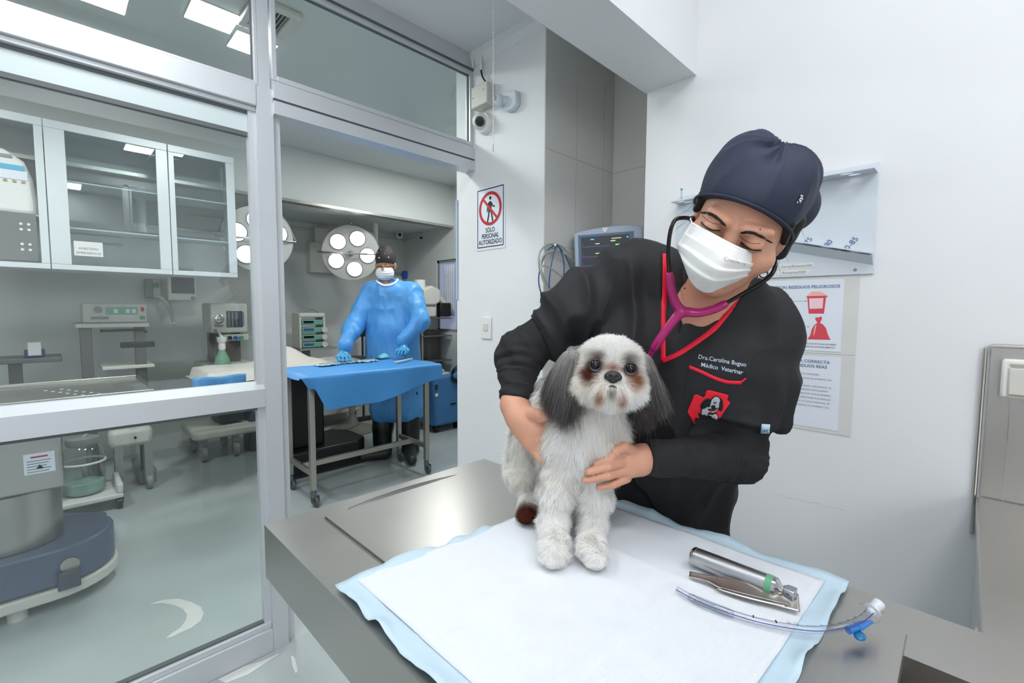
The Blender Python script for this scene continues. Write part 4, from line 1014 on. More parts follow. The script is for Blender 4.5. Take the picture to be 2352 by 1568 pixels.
# ---- surgical lamps
def surgical_lamp(label, c, nrm, R_, spin, arm, holes=5):
    c = np.array(c); n = np.array(nrm, float); n /= np.linalg.norm(n)
    s = np.cross((0, 0, 1.), n); s /= np.linalg.norm(s); u = np.cross(n, s)
    t = thing('surgical_lamp', label, 'surgical lamp', (c[0], c[1], c[2]-R_), 'surgical lamps hanging from the ceiling')
    b = MB(); b.lathe([(0, -.10), (R_*.35, -.095), (R_*.7, -.07), (R_*.93, -.03), (R_, 0), (R_*.985, .012), (R_*.9, .018), (R_*.3, .022), (0, .022)], c, 48, n)
    link('lamp_head', b, M_beige, t, smooth=True, angle=50)
    for k in range(holes):
        a = spin+2*math.pi*k/holes; p = c+s*R_*.58*math.cos(a)+u*R_*.58*math.sin(a)
        l = link('lens_rim', MB().lathe([(R_*.265, .018), (R_*.285, .019), (R_*.285, .028), (R_*.27, .030), (R_*.262, .026)], p, 28, n), mat('purple_black_rim', (52, 38, 66), .3), t, smooth=True)
        link('led_lens', MB().lathe([(0, .018), (R_*.262, .018), (R_*.262, .026), (0, .028)], p, 28, n), M_lampled, l)
    link('centre_knob', MB().sphere(c+n*.035, .028, 16), M_grey, t, smooth='all')
    hb = catmull([c-s*(R_+.03)+n*.01, c-s*(R_*.6)+n*.06, c-s*.02+n*.075, c+s*(R_*.6)+n*.06, c+s*(R_+.03)+n*.01], 8)
    link('handle_bar', MB().tube(hb, .008, 10), M_steel2, t, smooth='all')
    link('yoke', MB().tube(catmull([c-s*(R_+.02), c-s*R_*.7+u*R_*.75-n*.02, c+u*(R_+.02)-n*.03, c+s*R_*.7+u*R_*.75-n*.02, c+s*(R_+.02)], 8), .009, 8), M_grey, t, smooth='all')
    link('suspension_arm', MB().tube(catmull([c+u*(R_+.02)-n*.03 if arm[0] is None else arm[0]]+[np.array(q) for q in arm[1:-1]], 6), .016, 12), M_leg, t, smooth='all')
    tp_ = np.array(arm[-2]); link('ceiling_post', MB().cyl(tp_+np.array([0, 0, -.05]), (tp_[0], tp_[1], 2.15), .030, n=20), M_white, t, smooth=True)
    return t
c1 = D(806, 581, 4.55)
surgical_lamp('round five light surgical lamp left of the surgeon cap', c1, CAM-c1+np.array([0, 0, -.35]), .272, 1.15, [None, D(850, 540, 4.75), D(862, 560, 4.85), 0][:3]+[None])
c2 = D(592, 549, 3.75)
n2 = -_F*.75+_R*.50-_U*.15
pa = D(325, 500, 3.45)
surgical_lamp('surgical lamp half hidden by the mullion, on a long jointed arm', c2, n2, .265, .35, [c2-_F*-.08-_R*.2, D(520, 538, 3.6), D(440, 530, 3.55), D(372, 522, 3.5), pa+np.array([0, 0, -.06]), None])
# light from the second lamp on the drape
for c_, tgt, pw in ((c2, (1.35, 3.05, TT), 26), (c1, (2.3, 3.4, .4), 6)):
    ld = bpy.data.lights.new('surgical_beam', 'SPOT'); ld.energy = pw; ld.spot_size = .55; ld.spot_blend = .8; ld.shadow_soft_size = .12
    lo = bpy.data.objects.new('surgical_beam', ld); col.objects.link(lo); dv = Vector(tgt)-Vector(c_); lo.location = Vector(c_)+dv.normalized()*.16; lo.rotation_euler = dv.to_track_quat('-Z', 'Y').to_euler()

# ---- x-ray arm machine on shelf trolley at the right
t = thing('shelf_trolley', 'grey steel shelf trolley at the right edge of the doorway', 'trolley', (2.88, 4.25, 0))
M_shelf = mat('dark_shelf_steel', (104, 103, 100), .4, .5)
q0 = on(972, 770, 1, 4.1)
link('column', MB().box((2.93, 4.22, .1), (3.09, 4.40, 1.02)), M_shelf, t, bevel=.01)
for z, x0 in ((.97, 2.72), (1.16, 2.72), (.70, 2.64)): link('shelf', MB().box((x0, 4.02, z-.012), (3.10, 4.45, z)), M_shelf, t, bevel=.004)
link('post', MB().cyl((2.74, 4.06, .70), (2.74, 4.06, 1.16), .010), M_leg, t, smooth=True)
link('post', MB().cyl((2.74, 4.42, .0), (2.74, 4.42, 1.16), .010), M_leg, t, smooth=True)
link('base', MB().box((2.70, 4.14, 0), (3.10, 4.46, .10)), M_beige, t, bevel=.02)
t = thing('x_ray_head', 'ivory x ray tube head with curved arm on the shelf trolley', 'x ray machine', (2.9, 4.2, 1.16))
link('collimator', MB().box((2.73, 4.06, 1.162), (2.93, 4.26, 1.29)), M_beige, t, bevel=.02)
link('tube_housing', MB().prism([(2.74, 1.29), (2.90, 1.29), (2.97, 1.33), (2.97, 1.46), (2.86, 1.50), (2.74, 1.46)], 4.04, 4.28, 1), M_beige, t, bevel=.02)
link('top_cap', MB().cyl((2.78, 4.16, 1.47), (2.78, 4.16, 1.56), .06), M_white, t, smooth=True)
link('curved_arm', MB().tube(catmull([(2.93, 4.15, 1.40), (3.02, 4.13, 1.36), (3.09, 4.11, 1.26), (3.10, 4.10, 1.17)], 6), .035, 12), M_beige, t, smooth='all')
link('green_handle', MB().box((2.71, 4.02, 1.32), (2.735, 4.06, 1.45)), M_green, t, bevel=.006)
link('black_bellows', MB().box((2.95, 4.02, 1.172), (3.09, 4.10, 1.32)), M_black, t, bevel=.01)
t = thing('oxygen_concentrator', 'blue wheeled oxygen concentrator on the floor at the door jamb', 'oxygen concentrator', (2.86, 3.93, 0))
link('body', MB().prism([(2.66, 3.74), (2.98, 3.74), (3.04, 3.80), (3.04, 4.08), (2.66, 4.08)], .07, .58), mat('concentrator_blue', (62, 118, 172), .45), t, bevel=.03)
link('top_handle', MB().box((2.76, 3.80, .57), (2.90, 3.84, .60)), M_beige, t, bevel=.01)
link('vent_slot', MB().box((2.86, 3.733, .27), (2.93, 3.741, .285)), M_black, t)
link('label', MB().box((2.668, 3.733, .45), (2.70, 3.741, .50)), M_dark, t)
link('label', MB().box((2.668, 3.733, .38), (2.70, 3.741, .41)), M_white, t)
for x in (2.72, 2.98): link('caster', MB().cyl((x-.02, 3.80, .035), (x+.02, 3.80, .035), .035, n=18).box((x-.02, 3.79, .035), (x+.02, 3.82, .075)), M_black, t, smooth=True)
b = MB()
for k in range(3): b.torus((2.93+.01*k, 3.70, .56+.02*k), .07+.008*k, .007, (0.3, 1, .2+.1*k), 24, 6)
tag(link('black_hose', b, M_black, smooth='all'), 'coiled black hose hooked on top of the blue concentrator', 'hose')
t = thing('white_cable_box', 'white sloped box with a tangled white lead above the blue concentrator', 'box', (2.80, 4.12, .60))
link('box', MB().prism([(2.60, .0), (2.9, .0), (2.86, .10), (2.66, .20), (2.62, .20)], 4.095, 4.2, 1), M_white, t, bevel=.01) if False else link('box', MB().prism([(2.70, .592), (2.93, .592), (2.80, .69), (2.70, .69)], 3.90, 4.02, 1), M_white, t, bevel=.008)
link('white_lead', MB().tube(catmull([(2.70, 3.89, .66), (2.66, 3.86, .60), (2.72, 3.84, .63), (2.69, 3.86, .68), (2.75, 3.88, .70)], 6), .005, 6), M_white, t, smooth='all')
t = thing('blue_valve', 'small blue gas tap with chrome arms on the wall behind his shoulder', 'valve', (2.6, 4.98, 1.5))
c = oy(928, 632, 4.98)
link('pipe', MB().cyl((c[0]-.14, 4.96, c[2]+.02), (c[0]+.14, 4.96, c[2]+.02), .010, n=10), M_steel2, t, smooth=True)
link('tap', MB().box((c[0]-.03, 4.93, c[2]-.04), (c[0]+.03, 4.985, c[2]+.05)), mat('tap_blue', (30, 84, 190), .4), t, bevel=.006)

# ---- behind the left glass: glazed cabinets on the bulkhead
CYF = 3.72
def cx_(px): return oy(px, 600, CYF)[0]
zt, zb = oy(0, 250, CYF)[2], oy(0, 612, CYF)[2]
M_wf = mat('white_aluminium', (214, 218, 222), .35, .1)
def cabinet(label, x0, x1, post0, post1, glass, name='wall_cabinet', shelves=(.3, .62)):
    t = thing(name, label, 'cabinet', ((x0+x1)/2, CYF+.14, zb))
    for a, c in (((x0, CYF, zb), (x1, CYF+.02, zb+.03)), ((x0, CYF, zt-.045), (x1, CYF+.02, zt)), ((x0, CYF, zb+.0305), (x0+post0, CYF+.02, zt-.0455)), ((x1-post1, CYF, zb+.0305), (x1, CYF+.02, zt-.0455))):
        link('door_frame', MB().box(a, c), M_wf, t, bevel=.002)
    link('side_panel', MB().box((x0, CYF+.021, zb+.0125), (x0+.004, CYF+.29, zt-.0105)), M_wf, t); link('side_panel', MB().box((x1-.004, CYF+.021, zb+.0125), (x1, CYF+.29, zt-.0105)), M_wf, t)
    link('top_panel', MB().box((x0, CYF+.021, zt-.01), (x1, CYF+.29, zt)), M_wf, t); link('bottom_panel', MB().box((x0, CYF+.021, zb), (x1, CYF+.29, zb+.012)), M_wf, t)
    for s in shelves: link('shelf', MB().box((x0+.006, CYF+.03, zb+(zt-zb)*s-.008), (x1-.006, CYF+.28, zb+(zt-zb)*s)), M_wf, t)
    if glass: link('glass_door', MB().box((x0+post0, CYF+.008, zb+.03), (x1-post1, CYF+.012, zt-.045)), glass, t)
    return t
X_a, X_b, X_c, X_d = cx_(-160), cx_(118), cx_(395), cx_(545)
ca = cabinet('open white framed cabinet bay holding the white device, at the left edge', X_a, X_b-.004, .02, .035, None, shelves=(.36,))
link('lower_panel', MB().box((X_a+.02, CYF+.006, zb+.04), (X_b-.05, CYF+.012, zb+.30)), mat('smoked_panel', (110, 116, 112), .25), ca)
for dx in (.03, .06):
    for dz in (.10, .13, .21, .24): link('perforation', MB().cyl((X_b-.05-dx, CYF+.003, zb+dz), (X_b-.05-dx, CYF+.007, zb+dz), .007, n=10), M_white, ca)
cb = cabinet('glazed white framed cabinet bay with small door label, behind the left pane', X_b, X_c, .085, .06, M_cglass)
p = oy(171, 586, CYF-.004); q = oy(236, 562, CYF-.004)
lb = link('door_label', MB().box((p[0], CYF+.003, p[2]), (q[0], CYF+.0075, q[2]+.012)), M_white, cb)
b = MB(); add_text(b, 'ANESTESIA', .018, ((p[0]+q[0])/2, CYF+.002, p[2]+.038), (1, 0, 0), (0, 0, 1)); add_text(b, 'EMERGENCIA', .018, ((p[0]+q[0])/2, CYF+.002, p[2]+.012), (1, 0, 0), (0, 0, 1)); link('label_text', b, M_inkg, lb, fixn=False)
cabinet('narrow glazed cabinet bay beside the surgical lamp arm', X_c+.004, X_d, .03, .05, M_cglass)
# device in the first bay
t = thing('defibrillator', 'white rounded portable device with blue label in the cabinet bay', 'medical device', (oy(20, 470, CYF+.1)[0], CYF+.14, zb+(zt-zb)*.36))
z0 = zb+(zt-zb)*.36; xr = oy(88, 470, CYF+.05)[0]; xl = xr-.36; hh_ = .30
b = MB().prism([(xl, z0+.002), (xr, z0+.002), (xr, z0+.07), (xr-.015, z0+.20), (xr-.045, z0+.29), (xr-.12, z0+.345), (xl+.06, z0+.36), (xl, z0+.33)], CYF+.05, CYF+.22, 1)
link('case', b, M_white, t, bevel=.02)
link('blue_label', MB().box((xl+.02, CYF+.046, z0+.235), (xr-.045, CYF+.0505, z0+.262)), mat('cyan_label', (80, 176, 214), .4), t)
link('text_panel', MB().box((xl+.02, CYF+.0465, z0+.185), (xr-.035, CYF+.0500, z0+.233)), M_paper, t)
b = MB()
for k in range(7): b.box((xr-.06-k*.034, CYF+.045, z0+.168), (xr-.046-k*.034, CYF+.0505, z0+.180))
link('label_icons', b, mat('ochre_icon', (168, 150, 90), .5), t)
link('handle_recess', MB().box((xr-.20, CYF+.046, z0+.295), (xr-.09, CYF+.0505, z0+.315)), M_grey, t, bevel=.002)

# ---- near operating table with blue base
t = thing('steel_operating_table', 'stainless operating table with blue grey oval base behind the lower glass', 'operating table', (-.25, 2.85, 0))
Yf = 2.60
zb0, zt0 = oy(120, 1352, Yf)[2], oy(120, 1265, Yf)[2]
xe = oy(268, 1260, Yf+.12)[0]
def stadium(x0, x1, y0, y1, n=14):
    r = (y1-y0)/2; cy_ = (y0+y1)/2; out = []
    for i in range(n+1): a = -math.pi/2+math.pi*i/n; out.append((x1-r+r*math.cos(a), cy_+r*math.sin(a)))
    for i in range(n+1): a = math.pi/2+math.pi*i/n; out.append((x0+r+r*math.cos(a), cy_+r*math.sin(a)))
    return out
M_blueg = mat('blue_grey_enamel', (86, 98, 122), .35)
link('base_cover', MB().prism(stadium(-1.0, xe, Yf, Yf+.42), zb0, zt0), M_blueg, t, bevel=.012)
link('base_plate', MB().prism(stadium(-1.01, xe+.01, Yf-.01, Yf+.43), zb0-.05, zb0-.004), M_beige, t, bevel=.006)
for x in (-.15, -.85): 
    for y in (Yf+.05, Yf+.36): link('levelling_foot', MB().cyl((x, y, 0), (x, y, zb0-.05), .03), M_beige, t, smooth=True)
c = oy(161, 1296, Yf)
link('emblem', MB().lathe([(0, 0), (.030, 0), (.030, .006), (.022, .007), (0, .007)], (c[0], Yf, c[2]), 28, (0, -1, 0)), M_leg, t, smooth=True)
link('pedal_block', MB().box((c[0]-.04, Yf-.03, zb0-.01), (c[0]+.03, Yf, c[2]-.02)), mat('pedal_grey_blue', (66, 72, 86), .4), t, bevel=.005)
link('column', MB().prism(stadium(-.9, oy(140, 1100, Yf+.05)[0], Yf+.06, Yf+.36), zt0, oy(100, 1125, Yf+.08)[2]), M_steel, t, bevel=.004)
zc = oy(100, 1125, Yf+.08)[2]; xc1 = oy(147, 1080, Yf+.03)[0]
link('column_housing', MB().box((-.92, Yf+.03, zc+.008), (xc1, Yf+.38, .74)), M_steel, t, bevel=.012)
link('rubber_bellows', MB().prism(stadium(-.88, xc1-.03, Yf+.08, Yf+.34), zt0+.001, zt0+.05), M_rubber, t, bevel=.02)
lp0, lp1 = oy(56, 1092, Yf+.028), oy(125, 1034, Yf+.028)
lb = link('warning_label', MB().box((lp0[0], Yf+.026, lp0[2]), (lp1[0], Yf+.0305, lp1[2])), M_paper, t)
b = MB(); b.box((lp0[0]+.02, Yf+.0245, lp1[2]-.018), (lp1[0]-.02, Yf+.0262, lp1[2]-.012)); link('red_line', b, M_red, lb)
for k in range(5):
    link('print_line', MB().box((lp0[0]+.008, Yf+.0250, lp1[2]-.032-k*.011), (lp1[0]-.012-.006*(k % 3), Yf+.0262, lp1[2]-.029-k*.011)), M_inkg, lb)
b = MB(); cxl = (lp0[0]+lp1[0])/2; b.add([(cxl-.012, Yf+.025, lp0[2]+.018), (cxl+.012, Yf+.025, lp0[2]+.018), (cxl, Yf+.025, lp0[2]+.036)], [(0, 1, 2)]); link('triangle_mark', b, M_ink, lb, fixn=False)
link('tabletop', MB().box((-1.2, Yf-.12, .86), (.30, Yf+.48, .885)).box((-1.2, Yf-.12, .885), (.30, Yf-.105, .90)).box((-1.2, Yf+.465, .885), (.30, Yf+.48, .90)), M_steel, t, bevel=.003)
link('neck', MB().box((-.75, Yf+.08, .74), (-.1, Yf+.33, .86)), M_dark, t)
b = MB()
for k in range(7):
    for j in (0, 1): b.cyl((.10-k*.022+.05*j, Yf-.05+k*.05, .8855), (.10-k*.022+.05*j, Yf-.05+k*.05, .887), .006, n=10)
link('drain_holes', b, M_white, t)

# ---- foot pedal and suction pump
t = thing('foot_pedal', 'dark wedge foot pedal resting behind the oval blue base', 'foot pedal', (.05, 3.25, 0))
b = MB().prism([(-.07, 0), (.17, 0), (.17, .10), (-.07, .17)], 3.16, 3.40, 1); link('housing', b, mat('pedal_grey_blue', 0), t, bevel=.008)
link('pale_edge', MB().prism([(-.06, .0), (.175, .0), (.175, .05), (-.06, .07)], 3.15, 3.159, 1), M_beige, t)
t = thing('suction_pump', 'pale suction pump trolley with glass jar behind the lower left pane', 'suction pump', (.12, 3.8, 0))
link('base_tray', MB().box((-.22, 3.68, .07), (.27, 4.0, .10)).box((.24, 3.68, .10), (.27, 4.0, .16)), M_white, t, bevel=.008)
link('back_panel', MB().box((-.25, 3.70, .10), (-.02, 4.0, .62)), M_white, t, bevel=.01)
jar = (.10, 3.84, .105)
j = link('glass_jar', MB().lathe([(0, 0), (.085, .0), (.10, .02), (.10, .24), (.085, .28), (.065, .30)], jar, 32), glass_mat('jar_glass', (.85, .92, .90), .02, .08), t, smooth=True)
link('jar_lid', MB().lathe([(0, .30), (.072, .30), (.078, .31), (.078, .345), (0, .35)], jar, 28), M_grey, j, smooth=True)
link('jar_fill', MB().lathe([(0, .003), (.08, .003), (.093, .02), (.093, .07), (0, .07)], jar, 28), mat('pale_green_liquid', (170, 198, 188), .3), j, smooth=True)
link('jar_clip', MB().torus((jar[0], jar[1], .30), .103, .007, n=24), M_white, j, smooth='all')
link('tubing', MB().tube(catmull([(jar[0], jar[1], .44), (jar[0]+.03, jar[1]-.02, .50), (jar[0]-.08, jar[1], .52), (-.02, 3.85, .46)], 6), .007, 8), M_beige, t, smooth='all')
for x, y in ((-.18, 3.71), (.25, 3.71), (.25, 3.97), (-.18, 3.97)): link('caster', MB().cyl((x-.014, y, .035), (x+.014, y, .035), .035, n=18).box((x-.02, y-.01, .035), (x+.02, y+.01, .072)), M_black, t, smooth=True)
# ---- white cart base at centre left
t = thing('medical_cart_base', 'pale plastic cart base with grey casters under the mid rail', 'cart', ((.62), 4.0, 0))
p0, p1 = oy(250, 1035, 3.95), oy(352, 990, 3.95)
z_b = p0[2]; z_t = oy(300, 985, 3.95)[2]
link('base_body', MB().box((p0[0], 3.95, z_b), (p1[0], 4.08, z_t)), M_beige, t, bevel=.03)
link('button', MB().cyl(((p0[0]+p1[0])/2+.02, 3.945, (z_b+z_t)/2), ((p0[0]+p1[0])/2+.02, 3.951, (z_b+z_t)/2), .008, n=12), M_black, t)
for x in (p0[0]+.05, p1[0]-.03):
    for y in (3.98, 4.05): link('caster', MB().cyl((x-.015, y, .05), (x+.015, y, .05), .05, n=20).box((x-.022, y-.02, .06), (x+.022, y+.02, z_b+.01)), M_grey, t, smooth=True)
# shelf trolley with cautery unit
YS = 4.10
def tro(px, py): return oy(px, py, YS)
tx0, tx1 = tro(172, 745)[0], tro(343, 745)[0]; z1, z2 = tro(250, 742)[2], tro(250, 842)[2]
t = thing('device_trolley', 'two level trolley with dark posts carrying the green panel unit', 'trolley', ((tx0+tx1)/2, YS+.2, 0))
link('top_shelf', MB().box((tx0, YS, z1-.03), (tx1, YS+.40, z1)), M_beige, t, bevel=.006)
link('lower_shelf', MB().box((tx0+.12, YS, z2-.025), (tx1+.02, YS+.40, z2)), M_beige, t, bevel=.006)
link('front_bar', MB().tube([(tx0+.12, YS+.01, z1-.05), (tx1-.03, YS+.01, z1-.05), (tx1-.015, YS+.01, z1-.07)], .010, 10), M_black, t, smooth=True)
for x in (tx0+.05, tx1-.05): link('post', MB().box((x-.03, YS+.03, .10), (x+.03, YS+.09, z1-.03)), M_shelf, t, bevel=.004)
link('side_clamp', MB().box((tx1-.16, YS+.02, z2+.12), (tx1+.03, YS+.06, z2+.16)), M_black, t, bevel=.008)
for x in (tx0+.05, tx1-.05): link('foot', MB().box((x-.05, YS, 0), (x+.05, YS+.40, .10)), M_grey, t, bevel=.01)
t = thing('electrosurgery_unit', 'ivory unit with green display strip and red switch on the trolley', 'medical device', ((tx0+tx1)/2, YS+.15, z1))
ux0, ux1, uz1 = tro(190, 740)[0], tro(343, 740)[0], tro(300, 697)[2]
link('case', MB().box((ux0, YS+.02, z1+.002), (ux1-.01, YS+.30, uz1)), M_beige, t, bevel=.008)
hU = uz1-z1
a, c = tro(243, 705), tro(318, 722)
link('green_display', MB().box((a[0], YS+.015, c[2]), (c[0], YS+.021, a[2])), mat('mint_display', (126, 178, 156), .3), t)
for px in (266, 294, 308): 
    p = tro(px, 714); link('display_digits', MB().box((p[0]-.010, YS+.012, p[2]-.014), (p[0]+.012, YS+.016, p[2]+.014)), M_white, t)
p = tro(225, 711); link('dial', MB().cyl((p[0], YS+.02, p[2]), (p[0], YS+.0, p[2]), .022), M_grey, t, smooth=True)
p = tro(328, 710); link('red_switch', MB().box((p[0]-.008, YS+.012, p[2]-.014), (p[0]+.008, YS+.021, p[2]+.014)), M_red, t)
p = tro(328, 729); link('green_key', MB().box((p[0]-.014, YS+.012, p[2]-.012), (p[0]+.014, YS+.021, p[2]+.010)), M_green, t)
p = tro(230, 730); link('name_plate', MB().box((p[0]-.045, YS+.014, p[2]-.009), (p[0]+.045, YS+.021, p[2]+.009)), M_grey, t)
# glove box holder on far left side shelf
p = tro(80, 822); 
t = thing('side_shelf', 'small dark side shelf at the far left behind the glass', 'shelf', (p[0], YS+.1, 0))
link('shelf_board', MB().box((p[0]-.28, YS, p[2]-.03), (p[0]+.12, YS+.3, p[2])), M_shelf, t, bevel=.005)
link('post', MB().box((p[0]-.12, YS+.10, 0), (p[0]-.06, YS+.16, p[2]-.03)), M_shelf, t)
t = thing('sachet_box_holder', 'white sachet box in a dark blue holder on the side shelf', 'box', (p[0], YS+.06, p[2]))
link('holder', MB().box((p[0]-.045, YS+.03, p[2]+.002), (p[0]+.045, YS+.10, p[2]+.05)), mat('navy_plastic', (34, 38, 120), .4), t, bevel=.005)
link('sachet_box', MB().box((p[0]-.030, YS+.025, p[2]+.012), (p[0]+.030, YS+.09, p[2]+.095)), M_white, t, bevel=.004)
# wall monitor with arm
YM = 4.75
m0, m1 = oy(386, 690, YM), oy(450, 616, YM)
t = thing('wall_monitor', 'white framed grey screen monitor on a wall bracket', 'monitor', ((m0[0]+m1[0])/2, YM+.05, m0[2]))
link('housing', MB().box((m0[0], YM, m0[2]), (m1[0], YM+.10, m1[2])), M_beige, t, bevel=.012)
s0, s1_ = oy(389, 673, YM), oy(445, 620, YM)
link('screen', MB().box((s0[0]+.015, YM-.004, s0[2]), (s1_[0], YM+.002, s1_[2])), mat('grey_screen', (84, 86, 88), .25), t)
link('knob', MB().cyl((m1[0]-.03, YM-.02, m0[2]+.025), (m1[0]-.03, YM+.0, m0[2]+.025), .016, n=14), M_grey, t)
link('wall_bracket', MB().box((m0[0]+.1, YM+.10, m0[2]+.08), (m0[0]+.2, 5.0, m0[2]+.2)), M_grey, t)
t = thing('gas_flowmeter', 'pair of wall flowmeters with dark bodies left of the wall monitor', 'flowmeter', (oy(355, 660, 4.93)[0], 4.95, oy(355, 690, 4.93)[2]))
for px in (342, 360):
    p = oy(px, 660, 4.93); link('body', MB().box((p[0]-.03, 4.91, p[2]-.09), (p[0]+.03, 4.985, p[2]+.07)), M_grey if px < 350 else M_beige, t, bevel=.01)
p = oy(358, 655, 4.90); link('green_insert', MB().box((p[0]-.02, 4.895, p[2]-.02), (p[0]+.02, 4.91, p[2]+.02)), M_green, t)
link('hose', MB().tube(catmull([oy(360, 678, 4.88), oy(378, 690, 4.8), oy(392, 715, 4.7), oy(400, 745, 4.6)], 6), .014, 8), M_beige, t, smooth='all')
# anaesthesia machine
YA = 4.45
a0, a1 = oy(500, 765, YA), oy(563, 702, YA)
bx0, bx1 = oy(478, 760, YA)[0], oy(570, 760, YA)[0]
t = thing('anaesthesia_machine', 'ivory anaesthesia machine with striped screen and dial behind the left pane', 'anaesthesia machine', ((bx0+bx1)/2, YA+.2, 0))
link('head_unit', MB().box((bx0+.02, YA, oy(500, 765, YA)[2]), (bx1, YA+.30, a1[2]+.02)), M_beige, t, bevel=.012)
link('lower_panel', MB().box((bx0+.10, YA-.02, oy(520, 783, YA)[2]), (bx1, YA+.30, oy(520, 768, YA)[2])), M_beige, t, bevel=.006)
s0, s1_ = oy(521, 751, YA), oy(556, 714, YA)
sc_ = link('screen', MB().box((s0[0], YA-.006, s0[2]), (s1_[0], YA+.001, s1_[2])), mat('slate_screen', (70, 78, 86), .3), t)
for k in range(5): link('screen_stripe', MB().box((s0[0]+.012+k*.028, YA-.008, s0[2]+.01), (s0[0]+.020+k*.028, YA-.0062, s1_[2]-.01)), M_inkb if k == 3 else M_grey, sc_)
p = oy(503, 732, YA); link('pressure_dial', MB().lathe([(0, 0), (.034, 0), (.036, .02), (.028, .024), (0, .024)], (p[0], YA, p[2]), 24, (0, -1, 0)), M_steel2, t, smooth=True)
p = oy(503, 746, YA); link('nameplate', MB().box((p[0]-.03, YA-.004, p[2]-.016), (p[0]+.03, YA+.001, p[2]+.004)), M_grey, t)
for px, m_ in ((525, M_dark), (539, mat('blue_knob', (50, 110, 190), .4)), (552, M_green)):
    p = oy(px, 775, YA); link('control_knob', MB().cyl((p[0], YA-.045, p[2]), (p[0], YA-.02, p[2]), .016, n=14), m_, t, smooth=True)
z_ = oy(560, 830, YA)[2]
link('work_surface', MB().box((bx0-.05, YA-.10, z_-.04), (bx1+.02, YA+.35, z_)), M_beige, t, bevel=.012)
link('drawer', MB().box((bx0+.0, YA-.08, z_-.17), (bx1, YA+.32, z_-.045)), M_beige, t, bevel=.01)
link('cabinet_body', MB().box((bx0+.05, YA-.02, .28), (bx1-.05, YA+.30, z_-.17)), M_dark, t, bevel=.01)
link('rear_column', MB().box((bx0+.05, YA+.05, z_), (bx1-.05, YA+.30, oy(500, 765, YA)[2])), M_shelf, t)
link('base_tray', MB().prism([(bx0-.12, YA-.16), (bx1+.10, YA-.16), (bx1+.16, YA-.10), (bx1+.16, YA+.36), (bx0-.16, YA+.36), (bx0-.16, YA-.12)], .19, .26), M_beige, t, bevel=.02)
for x in (bx0-.08, bx0+.15, bx1+.10):
    for y in (YA-.08, YA+.3): link('caster', MB().cyl((x-.018, y, .062), (x+.018, y, .062), .062, n=20).box((x-.025, y-.02, .07), (x+.025, y+.02, .20)), M_grey, t, smooth=True)
link('absorber_canister', MB().cyl((bx0+.02, YA-.10, z_+.01), (bx0+.02, YA-.10, z_+.09), .06), M_clear, t, smooth=True)
link('bag_arm', MB().tube(catmull([(bx0+.06, YA+.1, oy(513, 800, 4.1)[2]+.12), (bx0+.04, YA-.1, oy(513, 800, 4.1)[2]+.13), (oy(513, 870, 4.1)[0], 4.1, oy(513, 800, 4.1)[2]+.088)], 6), .011, 10), M_white, t, smooth='all')
t = thing('breathing_bag', 'green anaesthesia breathing bag hanging with a white neck', 'breathing bag', (oy(513, 870, 4.1)[0], 4.1, oy(513, 878, 4.1)[2]))
p = oy(513, 880, 4.1); q = oy(513, 800, 4.1); H_ = q[2]-p[2]
link('bag', MB().lathe([(0, 0), (.025, .01), (.06, H_*.2), (.062, H_*.45), (.045, H_*.75), (.02, H_*.95), (.02, H_)], (p[0], 4.1, p[2]), 24), mat('bag_green', (110, 160, 134), .45), t, smooth=True)
link('neck', MB().lathe([(.022, 0), (.026, .02), (.022, .05), (.034, .07), (.034, .10), (0, .10)], (p[0], 4.1, q[2]-.01), 20), M_white, t, smooth=True)
t = thing('floor_device', 'dark slate floor device with a violet light beside the mullion', 'floor device', (1.33, 4.42, 0))
p = on(600, 1032, 2, 0)
link('body', MB().prism([(p[0]-.09, 0), (p[0]+.10, 0), (p[0]+.09, .30), (p[0]+.02, .36), (p[0]-.05, .36), (p[0]-.08, .30)], p[1], p[1]+.2, 1), mat('slate_plastic', (66, 76, 88), .4), t, bevel=.01)
link('violet_light', MB().box((p[0]-.01, p[1]-.004, .265), (p[0]+.06, p[1]+.001, .28)), emit_mat('violet_led', (120, 90, 250), 1.5), t)
link('post', MB().cyl((p[0]+.02, p[1]+.1, .35), (p[0]+.02, p[1]+.1, .52), .022), M_beige, t, smooth=True)
c = oy(604, 880, 3.3)
tag(link('steel_post', MB().cyl((c[0], 3.3, 0), (c[0], 3.3, c[2]+.06), .014), M_leg, smooth=True), 'short bright steel post just left of the mullion under the drape', 'post')
# ================================================================ PEOPLE: shared
M_skin = mat('warm_skin', (206, 152, 126), .5, var=.05, vscale=18, **{'Subsurface Weight': .12, 'Subsurface Scale': .01}, bump=.08, bscale=350, bdist=.0006)
M_skin2 = mat('tanned_skin', (176, 128, 102), .5, var=.04, **{'Subsurface Weight': .08, 'Subsurface Scale': .01})
M_scrub = mat('black_scrub_cloth', (23, 24, 28), .75, var=.06, vscale=20, bump=.35, bscale=1500, bdist=.0003)
M_knit = mat('black_knit_sleeve', (25, 25, 27), .85, var=.05, bump=.3, bscale=1200, bdist=.0003)
M_navy = mat('navy_cap_cloth', (34, 42, 66), .65, var=.05, vscale=20, bump=.4, bscale=700, bdist=.0003, weave='Z', wd=.6)
M_maskw = mat('white_mask_fabric', (236, 236, 235), .75, var=.01, bump=.25, bscale=1400, bdist=.0003)
M_piping = mat('red_piping', (232, 18, 52), .6, var=.03)
M_hair = mat('black_hair', (16, 14, 15), .5)
M_pink = mat('magenta_rubber_tube', (176, 40, 112), .28, var=.02)
M_tubeb = mat('black_glossy_tube', (12, 12, 14), .18)

